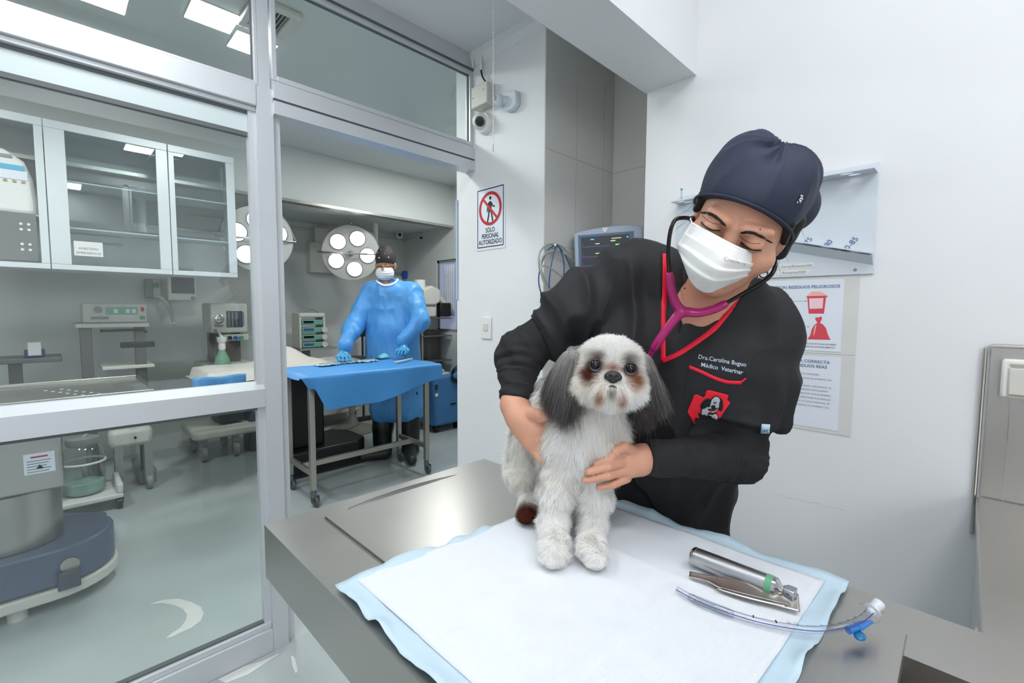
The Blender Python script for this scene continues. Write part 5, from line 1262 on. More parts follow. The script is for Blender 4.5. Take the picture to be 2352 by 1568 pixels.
def A3(*p): return D(*p)
def decal(parent, name, polys, bvh, off, m, maxlen=7.0, solid=.0006, mis=None):
    """thin embroidered / printed shapes laid on a curved surface; polys in picture coordinates"""
    b = MB()
    for pi, poly in enumerate(polys):
        bm = bmesh.new(); vs_ = [bm.verts.new((x, y, 0)) for x, y in poly]
        try: f = bm.faces.new(vs_)
        except Exception: bm.free(); continue
        bmesh.ops.triangulate(bm, faces=[f])
        for _ in range(5):
            es = [e for e in bm.edges if e.calc_length() > maxlen]
            if not es: break
            bmesh.ops.subdivide_edges(bm, edges=es, cuts=1)
            bmesh.ops.triangulate(bm, faces=bm.faces[:])
        bm.verts.ensure_lookup_table(); P = []; last = None; ok = True
        for v in bm.verts:
            h = hit(bvh, v.co.x, v.co.y, off)
            if h is None: h = last
            if h is None: ok = False; break
            P.append(h); last = h
        if ok: b.m = mis[pi] if mis else 0; b.add(P, [[v.index for v in f_.verts] for f_ in bm.faces])
        bm.free()
    return link(name, b, m, parent, smooth='all', fixn=False, solid=solid)
def decal_text(parent, name, items, bvh, off, m, solid=.0005):
    b = MB()
    for tx, size, x0, y0, ang, kw in items:
        vs_, fs = text_mb(tx, size, align='LEFT', **kw); ca, sa = math.cos(ang), math.sin(ang); P = []; last = None
        sx = kw.get('spacing', 1)
        for p in vs_:
            x = x0+ca*p[0]+sa*p[1]; y = y0+sa*p[0]-ca*p[1]
            h = hit(bvh, x, y, off); h = last if h is None else h; last = h; P.append(h)
        if all(q is not None for q in P): b.add(P, fs)
    return link(name, b, m, parent, smooth='all', fixn=False, solid=solid)
def ribbon(parent, name, pts, wpx, bvh, off, m, solid=.0015, n=8):
    c = catmull([np.array(p, float) for p in pts], n); L_, R_ = [], []
    for i, p in enumerate(c):
        d = c[min(i+1, len(c)-1)]-c[max(i-1, 0)]; d /= np.linalg.norm(d)+1e-9; q = np.array([-d[1], d[0]])
        w_ = wpx(i/(len(c)-1)) if callable(wpx) else wpx
        rowp = []
        for k in (-.5, 0, .5):
            h = hit(bvh, *(p+q*w_*k), off); rowp.append(h)
        L_.append(rowp)
    rows = [r for r in L_ if all(q is not None for q in r)]
    if len(rows) < 2: print('RIBBON MISS', name, pts[0]); return None
    return link(name, MB().grid(rows), m, parent, smooth='all', fixn=False, solid=solid)

# ================================================================ VETERINARIAN
vet = thing('person', 'woman in black scrubs, navy surgical cap and white mask leaning over the dog', 'person', tuple(D(1520, 1260, 1.18)*[1, 1, 0]))
T_ = -ray(1690, 545); T_ /= np.linalg.norm(T_)
Rl = np.cross(_U, T_); Rl /= np.linalg.norm(Rl); Ul = np.cross(T_, Rl)
yaw_, pit_, rol_ = math.radians(-5), math.radians(18), math.radians(27.5)
hx, hy, hz = Rl, Ul, T_
hz, hx = hz*math.cos(yaw_)+hx*math.sin(yaw_), hx*math.cos(yaw_)-hz*math.sin(yaw_)
hx, hy = hx*math.cos(rol_)-hy*math.sin(rol_), hy*math.cos(rol_)+hx*math.sin(rol_)
hz, hy = hz*math.cos(pit_)-hy*math.sin(pit_), hy*math.cos(pit_)+hz*math.sin(pit_)
HM = np.stack([hx, hy, hz], 1)
EYE = D(1681, 543, .735)               # point between the eyes
SC = 1.06
HC = EYE-HM @ (np.array([0, 0, .086])*SC)
def hl(x, y, z): return HC+HM @ (np.array([x, y, z])*SC)
def head_sdf(S):
    S.ell(hl(-.005, .022, -.012), np.array([.069, .085, .096])*SC, HM, .02)
    S.ell(hl(0, -.045, .030), np.array([.060, .068, .058])*SC, HM, .03)
    S.ell(hl(0, -.096, .052), np.array([.026, .022, .024])*SC, HM, .025)
    for s in (-1, 1):
        S.ell(hl(.045*s, -.030, .054), np.array([.026, .022, .024])*SC, HM, .02)
        S.ell(hl(.031*s, .001, .103), np.array([.019, .012, .016])*SC, HM, .012, 's')
        S.ell(hl(.031*s, -.001, .0775), np.array([.0165, .0125, .0145])*SC, HM, .004)
        S.ell(hl(.068*s-.005, -.016, -.010), np.array([.009, .027, .017])*SC, HM, .006)
        S.rc(hl(.014*s, .018, .089), hl(.044*s, .021, .076), .0085*SC, .007*SC, .012)
    S.rc(hl(0, .006, .085), hl(0, -.036, .108), .0085*SC, .0125*SC, .014)
    S.ell(hl(0, -.070, .078), np.array([.026, .014, .014])*SC, HM, .012)
    return S
NB = D(1603, 745, .955)
Tors = [
    ([(1478, 655, 1.02), (1462, 800, 1.02), (1470, 950, 1.07), (1475, 1120, 1.15), (1470, 1260, 1.18)], [.055, .076, .080, .075, .092]),
    ([(1712, 730, .93), (1682, 830, .95), (1640, 960, 1.02), (1580, 1120, 1.13), (1570, 1260, 1.17)], [.055, .080, .082, .070, .088]),
    ([(1592, 715, .985), (1572, 850, .975), (1552, 1000, 1.04), (1525, 1130, 1.14), (1520, 1260, 1.18)], [.048, .082, .085, .075, .09])]
def torso(S, g):
    S.rc(D(1482, 646, 1.03), D(1562, 655, 1.03), .052+g, .050+g, .04)
    for P, r in Tors: S.chain([D(*p) for p in P], [q+g for q in r], .05)
ShR, ElR, WrR = D(1442, 640, 1.03), D(1193, 812, 1.05), D(1181, 930, .985)
ShL, ElL, WrL = D(1746, 752, .92), D(1698, 1052, .93), D(1474, 1052, .885)
hipA, hipB = D(1470, 1270, 1.18), D(1568, 1270, 1.17)
def foot(h, out): return np.array([h[0], h[1], .06])
# --- body (skin), one mesh: coarse trunk and legs, fine head and neck, fine hands
S = SDF((.60, -.10, 0), (1.5, 1.15, 1.45), .010); torso(S, -.012)
S.chain([D(1478, 655, 1.02), ShR, ElR, WrR], [.04, .045, .034, .022], .03); S.chain([D(1712, 730, .93), ShL, ElL, WrL], [.04, .044, .034, .022], .03)
for h in (hipA, hipB): S.chain([h, np.array([h[0], h[1], .45]), np.array([h[0], h[1], .08])], [.08, .048, .032], .04); S.rc(np.array([h[0], h[1], .035]), np.array([h[0]-.15, h[1]+.03, .03]), .03, .025)
parts_ = [S.mesh()]
lo = np.minimum(HC, NB)-.16; hi = np.maximum(HC, NB)+.16
S = SDF(lo, hi, .0026); head_sdf(S)
S.rc(hl(0, -.05, -.03), NB, .052, .056, .03); S.rc(NB, D(1590, 820, 1.01), .062, .08, .04)
S.rc(D(1592, 715, .992), D(1480, 680, 1.03), .045, .05, .04); S.rc(D(1592, 725, .985), D(1715, 740, .945), .045, .05, .04)
S.rc(D(1640, 735, .925), D(1575, 735, .945), .008, .008, .02)   # collar bones
V, Fq = S.mesh(); face_bvh = bvh_of(V, Fq); parts_.append((V, Fq))
def hand_sdf(c, w_=.13): return SDF(c-w_, c+w_, .0022)
HLc = D(1415, 1068, .860); S = hand_sdf(HLc, .12)
S.rc(D(1500, 1050, .895), WrL, .027, .025, .01); S.rc(WrL, D(1440, 1056, .868), .024, .020, .015); S.rc(D(1462, 1066, .880), D(1438, 1080, .867), .022, .016, .018)
for P, r in (([(1436, 1041, .862), (1404, 1049, .836), (1370, 1066, .834)], [.0098, .0084, .0068]), ([(1434, 1061, .858), (1396, 1070, .828), (1352, 1083, .826)], [.0098, .0086, .0070]),
             ([(1435, 1081, .860), (1396, 1092, .830), (1344, 1102, .832)], [.0094, .0082, .0066]), ([(1440, 1098, .866), (1408, 1112, .842), (1376, 1118, .844)], [.0088, .0074, .0060]),
             ([(1456, 1038, .868), (1434, 1026, .848), (1413, 1036, .836)], [.0120, .0100, .0084])): S.chain([D(*p) for p in P], r, .0022)
parts_.append(S.mesh())
HRc = D(1225, 990, .93); S = hand_sdf(HRc, .14)
S.rc(D(1182, 905, 1.0), WrR, .026, .026, .01); S.rc(WrR, D(1205, 968, .945), .026, .026, .02); S.rc(D(1190, 965, .96), D(1222, 1012, .925), .021, .022, .025); S.rc(D(1215, 965, .935), D(1240, 985, .915), .024, .022, .02)
for P, r in (([(1212, 950, .935), (1243, 955, .888), (1276, 946, .858)], [.016, .0125, .0095]), ([(1240, 985, .915), (1270, 990, .895), (1300, 985, .88)], [.013, .010, .008]),
             ([(1238, 1005, .915), (1268, 1012, .893), (1300, 1012, .88)], [.013, .010, .008]), ([(1232, 1022, .918), (1262, 1033, .893), (1292, 1036, .88)], [.0125, .0098, .0078]),
             ([(1225, 1030, .922), (1242, 1052, .900), (1268, 1062, .885)], [.0115, .0088, .007])): S.chain([D(*p) for p in P], r, .004)
parts_.append(S.mesh())
Vs, Fs, o_ = [], [], 0
for V, Fq in parts_: Vs.append(V); Fs.append(Fq+o_); o_ += len(V)
link_np('body', np.concatenate(Vs), np.concatenate(Fs), M_skin, vet)

# --- face details
M_brow = mat('eyebrow_brown', (40, 29, 25), .7)
def hair_row(parent, name, pts, wpx, n, ln, bvh, rseed, m, tilt=.5, rad=.00028):
    rs = random.Random(rseed); c = catmull([np.array(p, float) for p in pts], 10); b = MB()
    for k in range(n):
        u = rs.random(); i = min(int(u*(len(c)-1)), len(c)-2); d = c[i+1]-c[i]; d /= np.linalg.norm(d)+1e-9; q = np.array([-d[1], d[0]])
        w_ = wpx*math.sin(math.pi*min(.97, u*.85+.13))**.6
        p = c[i]+(c[i+1]-c[i])*rs.random()+q*w_*(rs.random()-.5)
        e = p+(d*(1 if tilt > 0 else -1)-q*.45*abs(tilt))*ln*(.6+.7*rs.random())
        h0, h1 = hit(bvh, *p, .0001), hit(bvh, *e, .0009)
        if h0 is None or h1 is None or np.linalg.norm(h0-h1) > .02: continue
        b.tube([h0, (h0+h1)/2+hz*.0006, h1], [rad, rad*.9, rad*.3], 4)
    return link(name, b, m, parent, smooth='all')
for sd_i, pts in enumerate(([(1668, 519), (1648, 500), (1630, 490), (1613, 487)], [(1701, 535), (1722, 534), (1745, 542), (1768, 556)])):
    hair_row(vet, 'eyebrow', pts, 6.5, 330, 6.5, face_bvh, 5+sd_i, M_brow, .55)
lash = ([(1611, 510), (1620, 519), (1635, 527), (1655, 529)], [(1702, 555), (1713, 565), (1728, 573), (1748, 574)])
M_lid = mat('eyelid_shade', (160, 104, 84), .5)
for pts in lash:
    ribbon(vet, 'eyelash_line', pts, 2.4, face_bvh, .0006, M_brow, .0009)
    b = MB()
    cc_ = catmull([np.array(p, float) for p in pts], 6)
    for k, p in enumerate(cc_):
        h = hit(face_bvh, *p, .001)
        if h is None: continue
        s = (k/len(cc_)-.5)*1.4
        b.tube([h, h-_U*.0025+_R*.0012*s+hz*.002, h-_U*.0035+_R*.003*s+hz*.004], [.0003, .0002, .0001], 4)
    link('eyelash', b, M_hair, vet)
    up_ = [(x+3*(1 if x < 1680 else -1), y-15) for x, y in pts]
    ribbon(vet, 'eyelid_crease', up_, 1.5, face_bvh, .0005, M_lid, .0006)
decal(vet, 'mole', [[(1746+1.6*math.cos(a), 527+1.6*math.sin(a)) for a in (0, 1, 2, 3, 4, 5)]], face_bvh, .0005, M_hair)
decal(vet, 'mole', [[(1573+1.8*math.cos(a), 662+1.8*math.sin(a)) for a in (0, 1, 2, 3, 4, 5)]], face_bvh, .0005, M_hair)

# --- surgical cap
S = SDF(HC-.21, HC+.24, .003)
S.ell(hl(-.006, .042, -.006), (.0870, .072, .110), HM, .02); S.ell(hl(-.008, .064, -.010), (.074, .055, .082), HM, .03)
S.ell(hl(.030, .086, -.02), (.032, .026, .05), HM, .03); S.ell(hl(-.038, .088, -.015), (.032, .026, .045), HM, .03)
S.ell(hl(.05, .02, -.085), (.045, .05, .04), HM, .03)
pn = HM @ np.array([0, -1, .58])
S.planes([(hl(0, .050, .09), -pn)], .004)
V, Fq = S.mesh(); V = smooth_mesh(V, Fq, 2); N = vnormals(V, Fq)
q = (V-HC) @ HM
hgt = np.clip((q[:, 1]-.04)/.13, 0, 1)
ang_ = np.arctan2(q[:, 0], q[:, 2])
V = V+N*((.0085*hgt*(1-np.abs(vnoise(np.stack([ang_*2.4, hgt*1.2, ang_*0], 1), 1.)*2))+.0035*vnoise(q*[26, 10, 26], 1., 3)*np.clip(hgt*3, 0, 1))[:, None]-.002)
V = V+hy*(.006*hgt*vnoise(q*24, 1., 9))[:, None]
cap = link_np('surgical_cap', V, Fq, M_navy, vet); cap_bvh = bvh_of(V, Fq)
rim = []
for i in range(61):
    a = -1.75+3.5*i/60
    zz_ = .1035*math.cos(a)-.006; rim.append(hl(-.006+.0815*math.sin(a), .052-.58*(.09-zz_), zz_))
link('cap_hem', MB().tube(rim, .0022, 8), M_navy, cap, smooth='all')
# tiny metal pin and fabric loop
hp_ = hit(cap_bvh, 1834, 457, .002)
if hp_ is not None:
    b = MB(); rs_ = random.Random(2)
    for k in range(9): b.sphere(hp_+_R*rs_.uniform(-.004, .004)+_U*rs_.uniform(-.006, .005), .0016, 8)
    link('metal_pin', b, M_steel2, cap, smooth='all')
# --- hair at temples and nape
S = SDF(HC-.17, HC+.17, .003)
for s in (-1, 1):
    S.rc(hl(.066*s-.005, .030, .035), hl(.072*s-.005, -.005, .012), .009, .007, .01); S.rc(hl(.070*s-.005, .02, -.02), hl(.070*s, -.045, -.045), .016, .012, .02)
S.ell(hl(0, -.02, -.07), np.array([.066, .06, .045]), HM, .02)
V, Fq = S.mesh(); N = vnormals(V, Fq); V = V+N*(.0022*vnoise(V*[60, 60, 18], 1.))[:, None]
hair = link_np('hair', V, Fq, M_hair, vet)
b = MB(); rs_ = random.Random(5)
for k in range(16):
    s = 1 if k % 2 else -1
    p = hl(.074*s-.005, rs_.uniform(-.03, .04), rs_.uniform(-.03, .03)); d1 = -hy*rs_.uniform(.01, .03)+hx*s*rs_.uniform(.0, .012)+hz*rs_.uniform(-.01, .01)
    b.tube([p, p+d1, p+d1*1.8+hx*s*rs_.uniform(-.006, .006)], [.00025, .00025, .0001], 4)
link('loose_strands', b, M_hair, hair, smooth='all')

# --- face mask
rowsM = [[(1589, 509, .785), (1612, 522, .755), (1645, 540, .722), (1678, 558, .700), (1705, 570, .715), (1732, 580, .745), (1755, 589, .785)],
         [(1572, 535, .795), (1600, 552, .750), (1635, 572, .708), (1664, 590, .682), (1694, 600, .702), (1722, 605, .738), (1747, 606, .785)],
         [(1556, 560, .805), (1585, 580, .752), (1617, 603, .708), (1648, 620, .682), (1681, 624, .702), (1712, 621, .738), (1737, 619, .785)],
         [(1561, 578, .812), (1577, 610, .762), (1606, 634, .722), (1636, 647, .700), (1668, 645, .720), (1702, 636, .750), (1728, 630, .795)],
         [(1567, 594, .822), (1584, 640, .788), (1604, 664, .755), (1628, 672, .742), (1652, 663, .752), (1690, 647, .778), (1720, 639, .812)]]
G1 = [catmull([D(*p) for p in r], 8) for r in rowsM]
cols = list(zip(*G1)); G2 = [catmull(list(c), 12) for c in cols]
G3 = [list(r) for r in zip(*G2)]
nv = len(G3)
cen = D(1650, 600, .84)
for i, r in enumerate(G3):
    v = i/(nv-1); pl_ = 0
    for c in (.28, .50, .72):
        if v > c-.05 and v < c+.12: pl_ += .0062*max(0, 1-(v-c+.05)/.17)*min(1, (v-c+.05)/.02)
    for j, p in enumerate(r):
        u = j/(len(r)-1); d = p-cen; d /= np.linalg.norm(d)
        r[j] = p+d*(pl_*(math.sin(math.pi*u)**.4)+.0006*math.sin(j*2.1)*(1 if u < .08 or u > .92 else 0))
mk = link('face_mask', MB().grid(G3), M_maskw, vet, smooth='all', fixn=False, solid=.0014)
mv = [p for r in G3 for p in r]; mn = len(G3[0])
mask_bvh = BVHTree.FromPolygons([tuple(p) for p in mv], [(i*mn+j, i*mn+j+1, (i+1)*mn+j+1, (i+1)*mn+j) for i in range(nv-1) for j in range(mn-1)])
for P in ([(1588, 512), (1644, 546), (1676, 563), (1706, 576), (1752, 594)], [(1583, 520), (1640, 556), (1672, 574), (1703, 584), (1749, 601)]):
    b = MB(); c_ = catmull([np.array(p, float) for p in P], 14)
    for k, p in enumerate(c_):
        if k % 2: continue
        h = hit(mask_bvh, *p, .0009)
        if h is not None: b.sphere(h, .0006, 6)
    link('stitching', b, mat('mask_stitch', (198, 198, 198), .7), mk)['kind'] = 'stuff'
b = MB()
for x0, x1, n_ in (((1562, 562), (1590, 515), 14), ((1724, 634), (1752, 594), 14)):
    for k in range(n_):
        p = np.array(x0, float)+(np.array(x1, float)-np.array(x0, float))*k/(n_-1)
        for w_ in (2, 6, 10):
            h = hit(mask_bvh, p[0]+(w_ if x0[0] < 1600 else -w_)*.9, p[1]+w_*.45, .0009)
            if h is not None: b.sphere(h, .0007, 6)
link('side_weld', b, mat('mask_stitch', 0), mk)['kind'] = 'stuff'
decal_text(mk, 'printed_word', [('Cranberry', 12.5, 1661, 597, .24, dict())], mask_bvh, .0009, mat('print_grey', (196, 192, 192), .6), .0003)
for P in ([(1589, 510, .784), (1586, 503, .80), (1588, 494, .84)], [(1754, 590, .784), (1768, 581, .80), (1782, 570, .84)], [(1720, 638, .81), (1746, 612, .81), (1774, 592, .84)], [(1566, 590, .82), (1574, 560, .83), (1585, 520, .85)]):
    link('ear_loop', MB().tube(catmull([D(*p) for p in P], 6), .0014, 8), M_maskw, mk, smooth='all')

# --- undershirt sleeves
S = SDF((.62, -.08, .72), (1.35, 1.12, 1.42), .0042); torso(S, .0)
S.chain([D(1478, 655, 1.02), ShR, ElR, WrR], [.05, .054, .047, .0305], .03); S.chain([D(1712, 730, .93), ShL, ElL, WrL], [.05, .052, .043, .0325], .03)
# open cuffs
for w0, e0_, lim in ((WrR, ElR, 0), (WrL, ElL, 0)):
    d = w0-e0_; d /= np.linalg.norm(d); s1 = np.cross(d, (0, 0, 1)); s1 /= np.linalg.norm(s1); s2 = np.cross(d, s1)
    c0 = w0-d*.010
    S.planes([(c0, -d), (c0+s1*.07, s1), (c0-s1*.07, -s1), (c0+s2*.07, s2), (c0-s2*.07, -s2), (c0+d*.09, d)], .003)
V, Fq = S.mesh(); N = vnormals(V, Fq)
def foldfield(V, a, b_, fr, amp, r):
    ab = b_-a; L_ = ab@ab; t = np.clip((V-a)@ab/L_, 0, 1); dist = np.linalg.norm(V-a-t[:, None]*ab, axis=1)
    e = ab/math.sqrt(L_); s_ = (V@e)
    o = np.cross(e, (0, 0, 1)); o /= np.linalg.norm(o); p_ = np.cross(e, o)
    X_ = np.stack([s_*fr, (V@o)*fr*.22, (V@p_)*fr*.22], 1)
    w_ = np.clip((r-dist)/(r*.3), 0, 1)*np.clip(t*6, 0, 1)
    return amp*w_*(1-2.4*np.abs(vnoise(X_, 1., 5)))
dsp = foldfield(V, ShR, ElR, 45, .0030, .09)+foldfield(V, ElR, WrR, 95, .0036, .075)+foldfield(V, ElL, WrL, 60, .0034, .075)+foldfield(V, ShL, ElL, 70, .0035, .085)
V = V+N*dsp[:, None]
under = link_np('undershirt', V, Fq, M_knit, vet)
# --- scrub top
S = SDF((.60, -.10, .70), (1.42, 1.15, 1.44), .0042); torso(S, .013)
S.ell(D(1500, 850, .985), (.06, .06, .065), None, .06); S.ell(D(1640, 865, .93), (.055, .055, .06), None, .06)
S.chain([D(1478, 655, 1.02), D(1440, 642, 1.03), D(1340, 700, 1.035), D(1250, 766, 1.045)], [.060, .066, .067, .059], .035)
S.chain([D(1712, 730, .93), D(1745, 762, .92), D(1715, 880, .925), D(1702, 955, .93)], [.055, .056, .068, .074], .035)
S.chain([D(1640, 930, .99), D(1570, 1120, 1.12)], [.06, .05], .05)
d = ElR-ShR; d /= np.linalg.norm(d); S.planes([(D(1237, 763, 1.045), -d), (D(1237, 763, 1.045)+d*.3, d)], .003)   # right sleeve hem (keeps only before the hem)
d = (ElL-ShL); d /= np.linalg.norm(d); c0 = D(1704, 962, .93); s1 = np.cross(d, (0, 0, 1)); s1 /= np.linalg.norm(s1); s2 = np.cross(d, s1)
S.planes([(c0, -d), (c0+d*.12, d), (c0+s1*.105, s1), (c0-s1*.105, -s1), (c0+s2*.10, s2), (c0-s2*.10, -s2)], .003)
# V neck opening
def campl(x0, y0, x1, y1, inside):
    n = np.cross(ray(x0, y0), ray(x1, y1)); 
    if n@ray(*inside) > 0: n = -n
    return (CAM, n)
S.planes([campl(1559, 560, 1560, 770, (1600, 680)), campl(1559, 770, 1700, 642, (1600, 680)), (D(1590, 720, 1.03), _F), campl(1500, 560, 1760, 560, (1600, 680))], .004)
V, Fq = S.mesh(); N = vnormals(V, Fq)
arm = foldfield(V, ShL, D(1702, 1000, .93), 26, .004, .10)+foldfield(V, D(1360, 690, 1.03), D(1240, 770, 1.045), 26, .005, .10)
bodyf = .0125*np.clip(1-2.2*np.abs(vnoise(V@np.array([[.6, .6, .5], [-.7, .7, 0], [.35, .35, -.9]]).T*[9, 22, 7], 1., 2)), -1, 1)
V = V+N*(arm+bodyf-.003*0)[:, None]
scrub = link_np('scrub_top', V, Fq, M_scrub, vet); sb = bvh_of(V, Fq)
ribbon(scrub, 'red_piping', [(1527, 583), (1526, 650), (1524, 740), (1524, 831)], 11, sb, .0012, M_piping, n=14)
ribbon(scrub, 'red_piping', [(1716, 650), (1697, 678), (1672, 718), (1640, 756), (1600, 786), (1560, 812), (1522, 829)], 11, sb, .0014, M_piping, n=10)
ribbon(scrub, 'pocket_piping', [(1583, 842), (1610, 853), (1640, 867), (1668, 876), (1695, 878), (1701, 877), (1713, 868)], lambda u: 7.5 if u < .85 else 4, sb, .0012, M_piping, n=8)
ribbon(scrub, 'overlap_seam', [(1560, 764), (1548, 790), (1535, 812)], 1.8, sb, .0002, M_black, .0004)
ribbon(scrub, 'pocket_seam', [(1580, 846), (1575, 880), (1571, 905)], 1.4, sb, .0004, M_black, .0006)
ribbon(scrub, 'sleeve_seam', [(1424, 584), (1418, 630), (1400, 680), (1385, 720), (1378, 760)], 1.8, sb, .0001, M_black, .0004)
ribbon(scrub, 'sleeve_seam', [(1790, 700), (1770, 735), (1745, 780), (1722, 830), (1705, 880)], 1.8, sb, .0001, M_black, .0004)
M_thread = mat('pale_embroidery_thread', (196, 208, 222), .6, bump=.3, bscale=2000, bdist=.0002)
decal_text(scrub, 'embroidered_name', [('Dra.Carolina Buguo', 13.6, 1603, 823, .17, dict(bold=.012, spacing=1.02))], sb, .0010, M_thread)
decal_text(scrub, 'embroidered_title', [('Médico  Veterinar', 13.6, 1609, 841, .19, dict(bold=.012, spacing=.98))], sb, .0010, M_thread)
k6 = lambda L_: [(1560+x*.12755, 800+y*.12755) for x, y in L_]
cross = k6([(520, 745), (560, 748), (700, 785), (868, 828), (886, 850), (860, 915), (830, 950), (905, 958), (920, 970), (860, 1060), (760, 1210), (712, 1275), (668, 1290), (640, 1340), (600, 1392), (540, 1402), (380, 1370), (250, 1335), (238, 1310), (270, 1255), (310, 1215), (220, 1180), (150, 1150), (150, 1105), (210, 970), (262, 840), (285, 822), (325, 822), (400, 858), (440, 873), (462, 845), (480, 770), (497, 750)])
patch = decal(scrub, 'cross_patch', [cross], sb, .0014, mat('patch_red', (228, 22, 44), .7, bump=.4, bscale=1800, bdist=.0003), 6, .0014)
def elp(cx, cy, rx, ry, rot=0, n=18): return k6([(cx+rx*math.cos(2*math.pi*i/n)*math.cos(rot)-ry*math.sin(2*math.pi*i/n)*math.sin(rot), cy+rx*math.cos(2*math.pi*i/n)*math.sin(rot)+ry*math.sin(2*math.pi*i/n)*math.cos(rot)) for i in range(n)])
M_pg = mat('patch_grey_thread', (176, 184, 192), .7); M_pk = mat('patch_black_thread', (14, 15, 18), .7)
decal(patch, 'emblem_outline', [elp(560, 1240, 150, 90, .1), elp(650, 1230, 60, 85), elp(465, 1110, 76, 112, .25), elp(640, 985, 100, 150, .2), elp(470, 980, 62, 120, .75), elp(742, 1000, 46, 120, -.1), elp(590, 1075, 110, 72), k6([(335, 1150), (360, 1130), (372, 1175), (430, 1200), (520, 1180), (525, 1200), (420, 1225), (355, 1200)]), elp(430, 1262, 92, 36, -.1)], sb, .0034, M_pk, 4, .0004)
decal(patch, 'emblem_body', [elp(560, 1245, 140, 78, .1), elp(650, 1235, 50, 74), elp(465, 1112, 64, 98, .25), elp(640, 985, 88, 138, .2), elp(590, 1075, 98, 60), elp(430, 1262, 82, 26, -.1)], sb, .0044, M_pg, 4, .0004)
decal(patch, 'emblem_ears', [elp(478, 985, 36, 88, .75), elp(738, 1010, 26, 88, -.1), elp(607, 1018, 42, 28), elp(618, 950, 8, 22), elp(648, 952, 8, 22), k6([(500, 1060), (560, 1085), (640, 1075), (690, 1040), (695, 1052), (640, 1092), (560, 1100)]), elp(590, 1210, 74, 10, .5)], sb, .0053, M_pk, 4, .0004)
decal(patch, 'emblem_tongue', [elp(575, 1098, 16, 26)], sb, .0060, M_piping, 4, .0004)
hm = decal(scrub, 'sleeve_tag', [[(1749, 973), (1769, 974), (1768, 993), (1749, 992)]], sb, .0030, mat('pale_blue_tag', (190, 212, 226), .6), 7, .0008)
decal_text(hm, 'tag_letters', [('WC', 9, 1752, 990, 0.02, dict(bold=.02))], sb, .0040, mat('teal_thread', (40, 130, 160), .6), .0003)
# --- trousers and shoes
S = SDF((.85, .0, .03), (1.42, .80, .95), .009)
S.rc(D(1472, 1240, 1.175), hipA, .088, .098, .05); S.rc(D(1570, 1240, 1.165), hipB, .086, .096, .05)
for h in (hipA, hipB): S.chain([h, np.array([h[0], h[1], .45]), np.array([h[0], h[1], .09])], [.095, .068, .062], .03)
V, Fq = S.mesh(); N = vnormals(V, Fq); V = V+N*(.003*vnoise(V*[14, 14, 8], 1.))[:, None]
link_np('trousers', V, Fq, M_scrub, vet)
for h in (hipA, hipB):
    S = SDF((h[0]-.24, h[1]-.10, -.01), (h[0]+.14, h[1]+.12, .14), .005)
    S.rc((h[0]+.02, h[1], .045), (h[0]-.15, h[1]+.03, .034), .045, .036, .03); S.rc((h[0], h[1], .05), (h[0], h[1], .09), .045, .045, .03)
    S.planes([((0, 0, .002), (0, 0, 1)), ((0, 0, -.2), (0, 0, -1))], .002)
    V, Fq = S.mesh(); link_np('shoe', V, Fq, M_dark, vet)
# jewellery
for px, py, dd_ in ((1738, 618, .815), (1752, 622, .82), (1742, 634, .818)):
    pass
S_e = thing('earring', 'dark silver open link earring below her mask loop', 'earring', tuple(D(1745, 622, .80)))
for (px, py, r_, tl) in ((1735, 616, .0075, .5), (1737, 630, .0065, .9), (1755, 616, .0075, -.5), (1754, 629, .0065, -.9)):
    link('link', MB().torus(D(px, py, .80), r_, .0013, -_F+_R*tl, 20, 6), mat('dark_silver', (110, 112, 118), .25, 1.0), S_e, smooth='all')
link('hook', MB().tube([D(1745, 608, .80), D(1750, 600, .80), D(1760, 594, .81)], .0008, 6), M_steel2, S_e)
def surf_chain(P, bvh, name, r_):
    b = MB()
    c_ = catmull([np.array(p, float) for p in P], 9)
    for p in c_:
        h = hit(bvh, *p, .001)
        if h is not None: b.sphere(h, r_, 6)
    return link(name, b, M_steel2, vet)
surf_chain([(1562, 640), (1566, 670), (1574, 700), (1581, 722)], face_bvh, 'necklace', .0009)['kind'] = 'stuff'

# ================================================================ STETHOSCOPE
st = thing('stethoscope', 'magenta stethoscope with black ear tubes worn by the woman in scrubs', 'stethoscope', tuple(D(1563, 715, .86)))
eL = catmull([D(*p) for p in ((1590, 503, .815), (1570, 500, .80), (1550, 506, .795), (1539, 535, .80), (1535, 580, .815), (1538, 632, .835))], 8)
eR = catmull([D(*p) for p in ((1768, 583, .81), (1777, 592, .79), (1781, 610, .775), (1770, 632, .775), (1745, 652, .79), (1705, 675, .815), (1668, 696, .835))], 8)
link('ear_tube', MB().tube(eL, .0036, 12), M_tubeb, st, smooth='all'); link('ear_tube', MB().tube(eR, .0036, 12), M_tubeb, st, smooth='all')
yl = catmull([D(*p) for p in ((1538, 630, .834), (1541, 660, .842), (1550, 692, .852), (1564, 714, .858))], 8)
yr = catmull([D(*p) for p in ((1667, 697, .836), (1640, 710, .845), (1605, 718, .854), (1580, 716, .858), (1562, 716, .858))], 8)
yt = catmull([D(*p) for p in ((1566, 714, .858), (1548, 735, .862), (1525, 765, .872), (1503, 798, .888), (1480, 840, .925), (1450, 900, .965), (1430, 980, .985), (1395, 1060, .965), (1350, 1098, .915), (1322, 1103, .885))], 8)
S = SDF(D(1563, 715, .86)-.14, D(1563, 715, .86)+.14, .0022)
for P, r0_, r1_ in ((yl, .0058, .0075), (yr, .0058, .0075)):
    S.chain(P, [r0_+(r1_-r0_)*i/(len(P)-1) for i in range(len(P))], .004)
S.chain(yt[:26], [.0078 if i < 3 else .0058 for i in range(26)], .006)
V, Fq = S.mesh(); link_np('y_tubing', V, Fq, M_pink, st)
link('lower_tubing', MB().tube(yt[23:], .0055, 12), M_pink, st, smooth='all')
